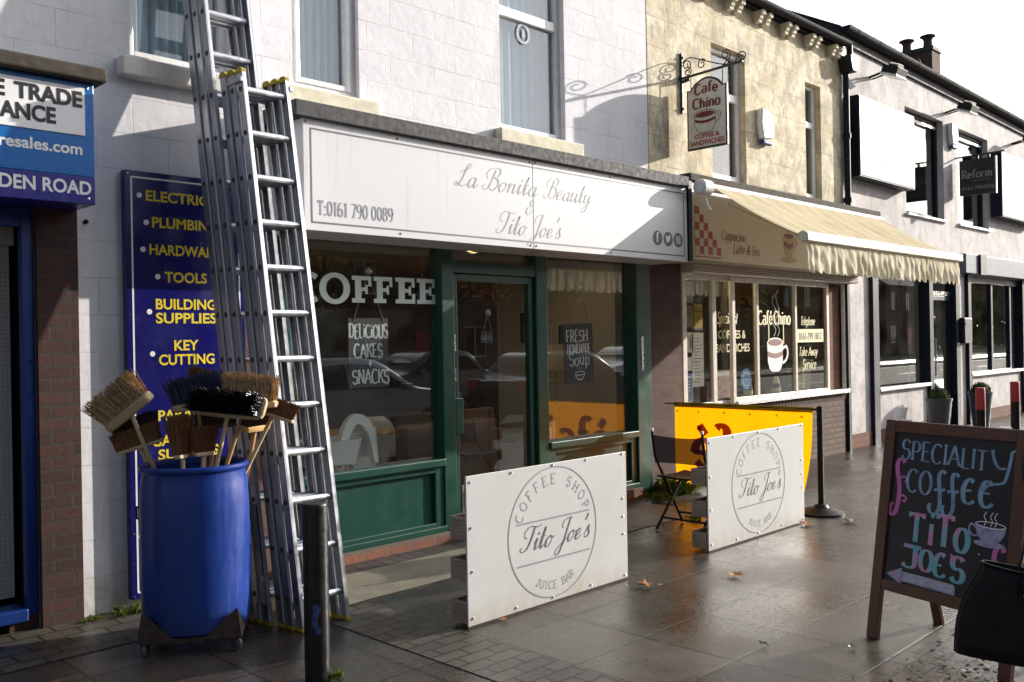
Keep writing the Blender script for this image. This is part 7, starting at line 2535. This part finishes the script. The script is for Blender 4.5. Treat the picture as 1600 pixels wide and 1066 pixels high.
for d in (-1, 1):
    h = MB()
    a_, b2_ = pbag(.125, .22, d * .05), pbag(.30, .22, d * .05)
    a2, b3_ = pbag(.125, .285, d * .048), pbag(.30, .285, d * .048)
    h.tube(catmull([a_, a2, arm + V(0, 0, -.035) - bu * .05, arm + V(0, 0, .062), arm + V(0, 0, -.03) + bu * .05, b3_, b2_], 8), .0065, 8)
    h.build("handle", 'leather', bg_t, smooth=True)

# ================================================================ PLANTED POTS
def pot(x, y, label):
    t = thing("plant_pot", (x, y, 0), label, "plant pot", "grey ribbed pots with clipped box balls")
    pr = []
    for i in range(25):
        v = i / 24
        pr.append((.125 + .06 * v + (.004 if i % 2 else 0), .0 + .555 * v))
    pr += [(.197, .555), (.197, .59), (.175, .59), (.17, .54), (0, .53)]
    MB().lathe((x, y, 0), pr, 36).build("pot", 'pot', t, smooth=True)
    f = MB()
    for i in range(1500):
        d = V(random.gauss(0, 1), random.gauss(0, 1), random.gauss(0, 1)).normalized()
        if d.z < -.35:
            continue
        p = V(x, y, .60) + d * random.uniform(.128, .168)
        a = d.orthogonal().normalized()
        a = (Matrix.Rotation(random.uniform(0, 6.3), 3, d) @ a + d * random.uniform(-.5, .7)).normalized()
        b = a.cross(V(random.random(), random.random(), random.random())).normalized()
        s = random.uniform(.010, .018)
        f.add([p - a * s, p + b * s * .5, p + a * s, p - b * s * .5], [(0, 1, 2, 3)])
    f.lathe((x, y, .60), [(.0, -.10)] + [(.130 * math.cos(R_(a)), .130 * math.sin(R_(a))) for a in range(-40, 91, 10)], 20)
    f.build("box_ball", 'box_leaf', t, recalc=False)
    return t
p1 = pot(14.92, 5.42, "grey ribbed pot with box ball, nearer one beside the dark shop window")
copy_tree(p1, (16.75, 5.40, 0), "grey ribbed pot with box ball, farther one half behind a red topped bollard")

# ================================================================ FALLEN LEAVES AND WEEDS
def maple(x, y, s, rz, label, mat_, curl_=.35):
    t = thing("fallen_leaf", (x, y, 0), label, "leaf", "curled autumn leaves on the wet paving")
    lobes = [(0, 1.0), (14, .48), (38, .88), (55, .42), (80, .72), (105, .35), (135, .50), (165, .22), (180, .18)]
    out = [(a, r) for a, r in lobes] + [(360 - a, r) for a, r in lobes[-2:0:-1]]
    m_ = MB()
    ctr = V(x, y, .014)
    vs = [ctr]
    for lvl in (.5, 1.0):
        for a, r in out:
            an = R_(a) + rz
            rr_ = r * s * lvl
            z = .012 + curl_ * s * (lvl ** 2) * (r ** 1.2) * (.6 + .5 * math.sin(a * .05 + x * 9)) * .9 + random.uniform(0, .006)
            vs.append(V(x + rr_ * math.cos(an) * (1 - .25 * lvl * curl_), y + rr_ * math.sin(an) * (1 - .25 * lvl * curl_), z))
    n_ = len(out)
    fs = [(0, 1 + i, 1 + (i + 1) % n_) for i in range(n_)]
    fs += [(1 + i, n_ + 1 + i, n_ + 1 + (i + 1) % n_, 1 + (i + 1) % n_) for i in range(n_)]
    m_.add(vs, fs)
    m_.build("leaf_blade", mat_, t, smooth=True, recalc=False)
    MB().tube([ctr, ctr - V(math.cos(rz), math.sin(rz), 0) * s * .6 + V(0, 0, .004), ctr - V(math.cos(rz + .3), math.sin(rz + .3), 0) * s * 1.0 + V(0, 0, -.006)], .0018, 5).build("leaf_stalk", mat_, t)
maple(4.83, 3.585, .105, 2.4, "large curled brown leaf just past the nearer white board", 'leaf_dry', .38)
maple(5.40, 3.29, .10, .6, "brown leaf lying flat between the two white boards", 'leaf_dry', .22)
maple(7.25, 3.72, .12, 1.2, "brown leaf by the far corner of the farther white board", 'leaf_dry', .18)
maple(7.62, 3.52, .11, 4.0, "pale curled leaf in the bright patch near the post", 'leaf_pale', .42)
maple(3.70, 3.765, .05, .9, "small brown leaf under the nearer white board's left end", 'leaf_dry', .2)
maple(8.6, 3.15, .10, 2.0, "brown leaf on the paving beyond the barrier post", 'leaf_dry', .25)
maple(9.05, 3.25, .10, 5.0, "pale leaf on the paving beyond the barrier post", 'leaf_pale', .4)
maple(4.55, 2.10, .045, 3.0, "small dark curled leaf in front of the chalkboard's left foot", 'leaf_dark', .4)
maple(4.30, 2.46, .04, 1.0, "tiny dark scrap of leaf on the middle flagstone", 'leaf_dark', .4)

# leaf litter trodden into the block paving
lt = MB()
for i in range(8500):
    x = random.uniform(2.6, 8.2)
    y = random.uniform(-.2, 1.84)
    dens = .35 + .65 * (1 if 4.0 < x < 6.6 else .4)
    if random.random() > dens:
        continue
    s = random.choice((.004, .005, .006, .008, .010, .013, .018))
    a = random.uniform(0, 6.3)
    el = random.uniform(.35, 1)
    tx_, ty_ = random.uniform(-.5, .5), random.uniform(-.5, .5)
    pts = []
    for q_ in range(6):
        b = q_ * math.pi / 3 + random.uniform(-.3, .3)
        r_ = s * random.uniform(.5, 1.1)
        u, v = r_ * math.cos(b), r_ * el * math.sin(b)
        X, Y = u * math.cos(a) - v * math.sin(a), u * math.sin(a) + v * math.cos(a)
        pts.append((x + X, y + Y, .006 + s * .25 + (X * tx_ + Y * ty_) * .7))
    lt.add(pts, [(0, 1, 2, 3, 4, 5)])
lt.build("leaf_litter", 'leaf_dark', base=(5, 1, 0), recalc=False)
tagit(bpy.data.objects["leaf_litter"], "trodden wet leaf litter over the block paving by the chalkboard", "leaf litter", None, 'stuff')

def weed(x, y, s, n_, label, spread=.06, z0=0.0):
    t = MB()
    for i in range(n_):
        a = random.uniform(0, 6.3)
        bx, by = x + random.uniform(-spread, spread), y + random.uniform(-spread, spread) * .6
        L_ = s * random.uniform(.4, 1)
        d = V(math.cos(a), math.sin(a), 0)
        w = random.uniform(.003, .007)
        sd = V(-d.y, d.x, 0) * w
        p0, p1_, p2_ = V(bx, by, 0), V(bx, by, L_ * .6) + d * L_ * .25, V(bx, by, L_ * .75) + d * L_ * .7
        up_ = V(0, 0, z0)
        t.add([p0 - sd * .5 + up_, p0 + sd * .5 + up_, p1_ + sd + up_, p2_ + up_, p1_ - sd + up_], [(0, 1, 2, 3, 4)])
    o = t.build("weed_tuft", 'weed', base=(x, y, z0), recalc=False)
    tagit(o, label, "weed", "weeds growing in the paving joints")
weed(8.0, 5.50, .26, 150, "largest weed tuft, at the brick pier behind the folding chair", .20)
weed(7.55, 5.42, .12, 60, "low weed tuft under the folding chair's seat", .16)
weed(2.53, 3.74, .06, 34, "small weed tuft at the foot of the chipped bollard", .04)
weed(2.36, 5.58, .07, 70, "low weeds along the foot of the white wall beside the blue barrel", .12)
weed(2.12, 5.60, .04, 40, "tiny weeds at the corner of the brick pier", .06)
weed(6.9, 4.6, .06, 30, "tiny weeds between flags behind the farther white board", .10)
weed(7.55, 5.60, .10, 120, "mossy weeds on the ledge where the white and cream walls meet", .28, 3.195)
# a short drain slot cover in the apron
dr_ = thing("drain_cover", (4.95, 5.0, 0), "narrow mossy metal drain strip in the concrete apron before the green shop", "drain cover")
MB().box(4.90, 4.95, 4.74, 5.33, .001, .012).build("channel", 'stone', dr_, bevel=.003)
MB().box(4.953, 4.985, 4.74, 5.33, .001, .009).build("moss_strip", 'dark_stone', dr_)

# ================================================================ THE OTHER SIDE OF THE ROAD (seen in the shop windows)
def car(x, y, paint, label, flip=False):
    t = thing("parked_car", (x, y, -.125), label, "car", "cars parked along the kerb")
    s = -1 if flip else 1
    W = .86
    side = [(-2.0, .28), (-2.02, .62), (-1.95, .92), (-1.62, 1.02), (-1.25, 1.42), (-.6, 1.50), (.15, 1.46), (.62, 1.22), (.98, .98), (1.65, .88), (1.98, .70), (2.0, .30)]
    side = catmull(side, 4)
    m = MB()
    def yw(z):
        return W * (1 - .22 * max(0, (z - .85) / .65) ** 1.2)
    n = len(side)
    vs = []
    for q_ in (-1, -.94, .94, 1):
        for a, z in side:
            k_ = yw(z) * q_
            zz = z if abs(q_) < 1 else (.28 + (z - .28) * .955)
            vs.append((x + s * a, y + k_, zz - .125))
    fs = [(r * n + i, r * n + i + 1, (r + 1) * n + i + 1, (r + 1) * n + i) for r in range(3) for i in range(n - 1)]
    fs += [tuple(range(n)), tuple(3 * n + i for i in range(n - 1, -1, -1)), (0, n, 2 * n, 3 * n, 3 * n + n - 1, 2 * n + n - 1, n + n - 1, n - 1)]
    m.add(vs, fs)
    m.build("body", paint, t, smooth=True)
    for q_ in (-1, 1):
        for pts in ([(-1.45, 1.0), (-1.15, 1.34), (-.42, 1.40), (-.42, .98)], [(-.36, .98), (-.36, 1.40), (.12, 1.37), (.72, 1.02), (.72, .97)]):
            MB().add([(x + s * a, y + q_ * (yw(z) * 1.0 + .006), z - .125) for a, z in pts], [tuple(range(len(pts)))]).build("side_window", 'car_glass', t, recalc=False)
        h = MB()
        h.box(*sorted((x + s * 1.72, x + s * 1.99)), *sorted((y + q_ * .58, y + q_ * .835)), .56, .70)
        h.build("headlight", 'lamp_clear', t, bevel=.03)
        h = MB()
        h.box(*sorted((x - s * 2.03, x - s * 1.80)), *sorted((y + q_ * .60, y + q_ * .852)), .62, .84)
        h.build("tail_light", 'lamp_red', t, bevel=.03)
        h = MB()
        h.obox((x + s * .66, y + q_ * .97, .86), (.06, 0, 0), (0, .10, 0), (0, 0, .06))
        h.build("door_mirror", paint, t, bevel=.02)
        for a in (-1.28, 1.25):
            w = MB()
            w.lathe((x + s * a, y + q_ * .80, .175), [(.20, -.09), (.28, -.09), (.305, -.06), (.305, .06), (.28, .085), (.20, .09)], 28, (0, 1, 0))
            wo = w.build("wheel", 'rubber', t, smooth=True)
            w = MB()
            w.lathe((x + s * a, y + q_ * .80, .175), [(.205, .07 * q_), (.19, .05 * q_), (.06, .07 * q_), (0, .075 * q_)], 24, (0, 1, 0))
            w.build("rim", 'steel', wo, smooth=True)
    MB().add([(x + s * .70, y - .62, 1.09), (x + s * .70, y + .62, 1.09), (x + s * .30, y + .55, 1.26), (x + s * .30, y - .55, 1.26)], [(0, 1, 2, 3)]).build("windscreen", 'car_glass', t, recalc=False)
    return t
car(9.2, -1.75, 'car_silver', "silver hatchback parked at the kerb opposite the green shopfront")
car(14.9, -1.75, 'car_dark', "dark hatchback parked at the kerb opposite the cafe")
car(15.6, -7.5, 'car_grey', "mid grey hatchback parked at the far kerb", True)
car(24.5, -7.5, 'car_silver', "silver hatchback parked at the far kerb", True)

def tree(x, y, h, seed, leafm, label):
    rnd = random.Random(seed)
    t = thing("street_tree", (x, y, 0), label, "tree", "trees across the road")
    tr = MB()
    tr.tube([(x, y, -.1), (x + .1, y, h * .25), (x, y + .1, h * .5), (x + .1, y, h * .8)], .22, 10, r1=.06)
    tips = []
    for i in range(16):
        z0 = h * rnd.uniform(.28, .7)
        a = rnd.uniform(0, 6.3)
        L_ = h * rnd.uniform(.18, .36)
        e = V(x + L_ * math.cos(a), y + L_ * math.sin(a), z0 + L_ * rnd.uniform(.4, 1.0))
        tr.tube([(x, y, z0), V(x, y, z0).lerp(e, .5) + V(0, 0, .15), e], .07, 6, r1=.02)
        tips.append(e)
        for k_ in range(3):
            tips.append(e + V(rnd.gauss(0, .7), rnd.gauss(0, .7), rnd.gauss(0, .6)))
    tr.build("trunk", 'bark', t, smooth=True)
    c = MB()
    for tp in tips:
        for i in range(60):
            p = tp + V(rnd.gauss(0, .42), rnd.gauss(0, .42), rnd.gauss(0, .36))
            a = V(rnd.gauss(0, 1), rnd.gauss(0, 1), rnd.gauss(0, 1)).normalized()
            b = a.orthogonal().normalized()
            s_ = rnd.uniform(.05, .10)
            c.add([p - a * s_, p + b * s_ * .6, p + a * s_, p - b * s_ * .6], [(0, 1, 2, 3)])
    c.build("crown", leafm, t, recalc=False)
    return t
for i, (x, y, h, lm_, lb_) in enumerate(((13, -12.5, 7.0, 'tree_leaf', "nearest yellow green tree across the road"), (22, -13.5, 8.0, 'tree_leaf2', "second tree across the road, rust coloured"), (33, -12.5, 7.5, 'tree_leaf', "third tree across the road, olive coloured"), (45, -13, 8.5, 'tree_leaf2', "farthest tree across the road, rust coloured"))):
    tree(x, y, h, 40 + i, lm_, lb_)

def house(x0, x1, label):
    y = -19.0
    t = thing("brick_house", ((x0 + x1) / 2, y, 0), label, "house", "brick houses across the road")
    holes = []
    w = (x1 - x0)
    for k_ in range(3):
        xc = x0 + w * (k_ + .5) / 3
        holes.append((xc - .55, xc + .55, 3.6, 5.0))
        if k_ != 1:
            holes.append((xc - .7, xc + .7, .9, 2.3))
    m = MB()
    wall_sheet(m, x0, x1, 0, 5.6, y - .3, holes, .3)
    m.quad((x0, y - 8, 0), (x0, y - .3, 0), (x0, y - .3, 5.6), (x0, y - 8, 5.6))
    m.quad((x1, y - 8, 0), (x1, y - .3, 0), (x1, y - .3, 5.6), (x1, y - 8, 5.6))
    m.build("wall", 'brick_red2', t, recalc=False)
    for a, b, c, d in holes:
        f = MB()
        frame_bars(f, a, b, c, d, y - .12, y - .06, .07)
        f.box((a + b) / 2 - .03, (a + b) / 2 + .03, y - .115, y - .065, c + .07, d - .07)
        fo = f.build("window", 'upvc', t)
        MB().box(a + .05, b - .05, y - .10, y - .09, c + .05, d - .05).build("pane", 'car_glass', fo)
    MB().box((x0 + x1) / 2 - .5, (x0 + x1) / 2 + .5, y - .02, y + .03, 0, 2.1).build("door", 'red_band', t, bevel=.01)
    m = MB()
    m.quad((x0 - .1, y + .25, 5.55), (x1 + .1, y + .25, 5.55), (x1 + .1, y - 4.2, 8.2), (x0 - .1, y - 4.2, 8.2))
    m.quad((x0 - .1, y - 4.2, 8.2), (x1 + .1, y - 4.2, 8.2), (x1 + .1, y - 8.3, 5.5), (x0 - .1, y - 8.3, 5.5))
    m.build("roof", 'slatebrick', t, recalc=False)
    MB().box(x1 - 1.6, x1 - .6, y - 4.6, y - 3.8, 7.4, 9.2).build("chimney", 'brick_red', t)
for i, (a, b, lb_) in enumerate(((0, 9, "first brick house across the road, opposite the trade shop"), (10.5, 19.5, "second brick house across the road, opposite the salon"), (21, 30, "third brick house across the road"), (31.5, 40.5, "fourth brick house across the road"), (42, 51, "fifth brick house across the road"), (52.5, 61.5, "sixth brick house across the road"), (63, 72, "seventh brick house across the road"), (73.5, 82.5, "last brick house across the road"))):
    house(a, b, lb_)

wd = MB()
rnd = random.Random(5)
for i in range(30000):
    x = rnd.uniform(-15, 170)
    top = 9.5 + 2.2 * math.sin(x * .31) + 1.6 * math.sin(x * .83 + 1)
    z = top * (1 - rnd.random() ** 1.6) if rnd.random() < .75 else rnd.uniform(0, top)
    y = -29 + rnd.gauss(0, 1.8)
    a = V(rnd.gauss(0, 1), rnd.gauss(0, 1), rnd.gauss(0, 1)).normalized()
    b = a.orthogonal().normalized()
    s_ = rnd.uniform(.25, .6)
    p = V(x, y, z)
    wd.add([p - a * s_, p + b * s_ * .6, p + a * s_, p - b * s_ * .6], [(0, 1, 2, 3)])
wd.build("treeline", 'tree_leaf', base=(60, -29, 0), recalc=False)
tagit(bpy.data.objects["treeline"], "dense belt of autumn trees behind the houses across the road", "trees", None, 'stuff')
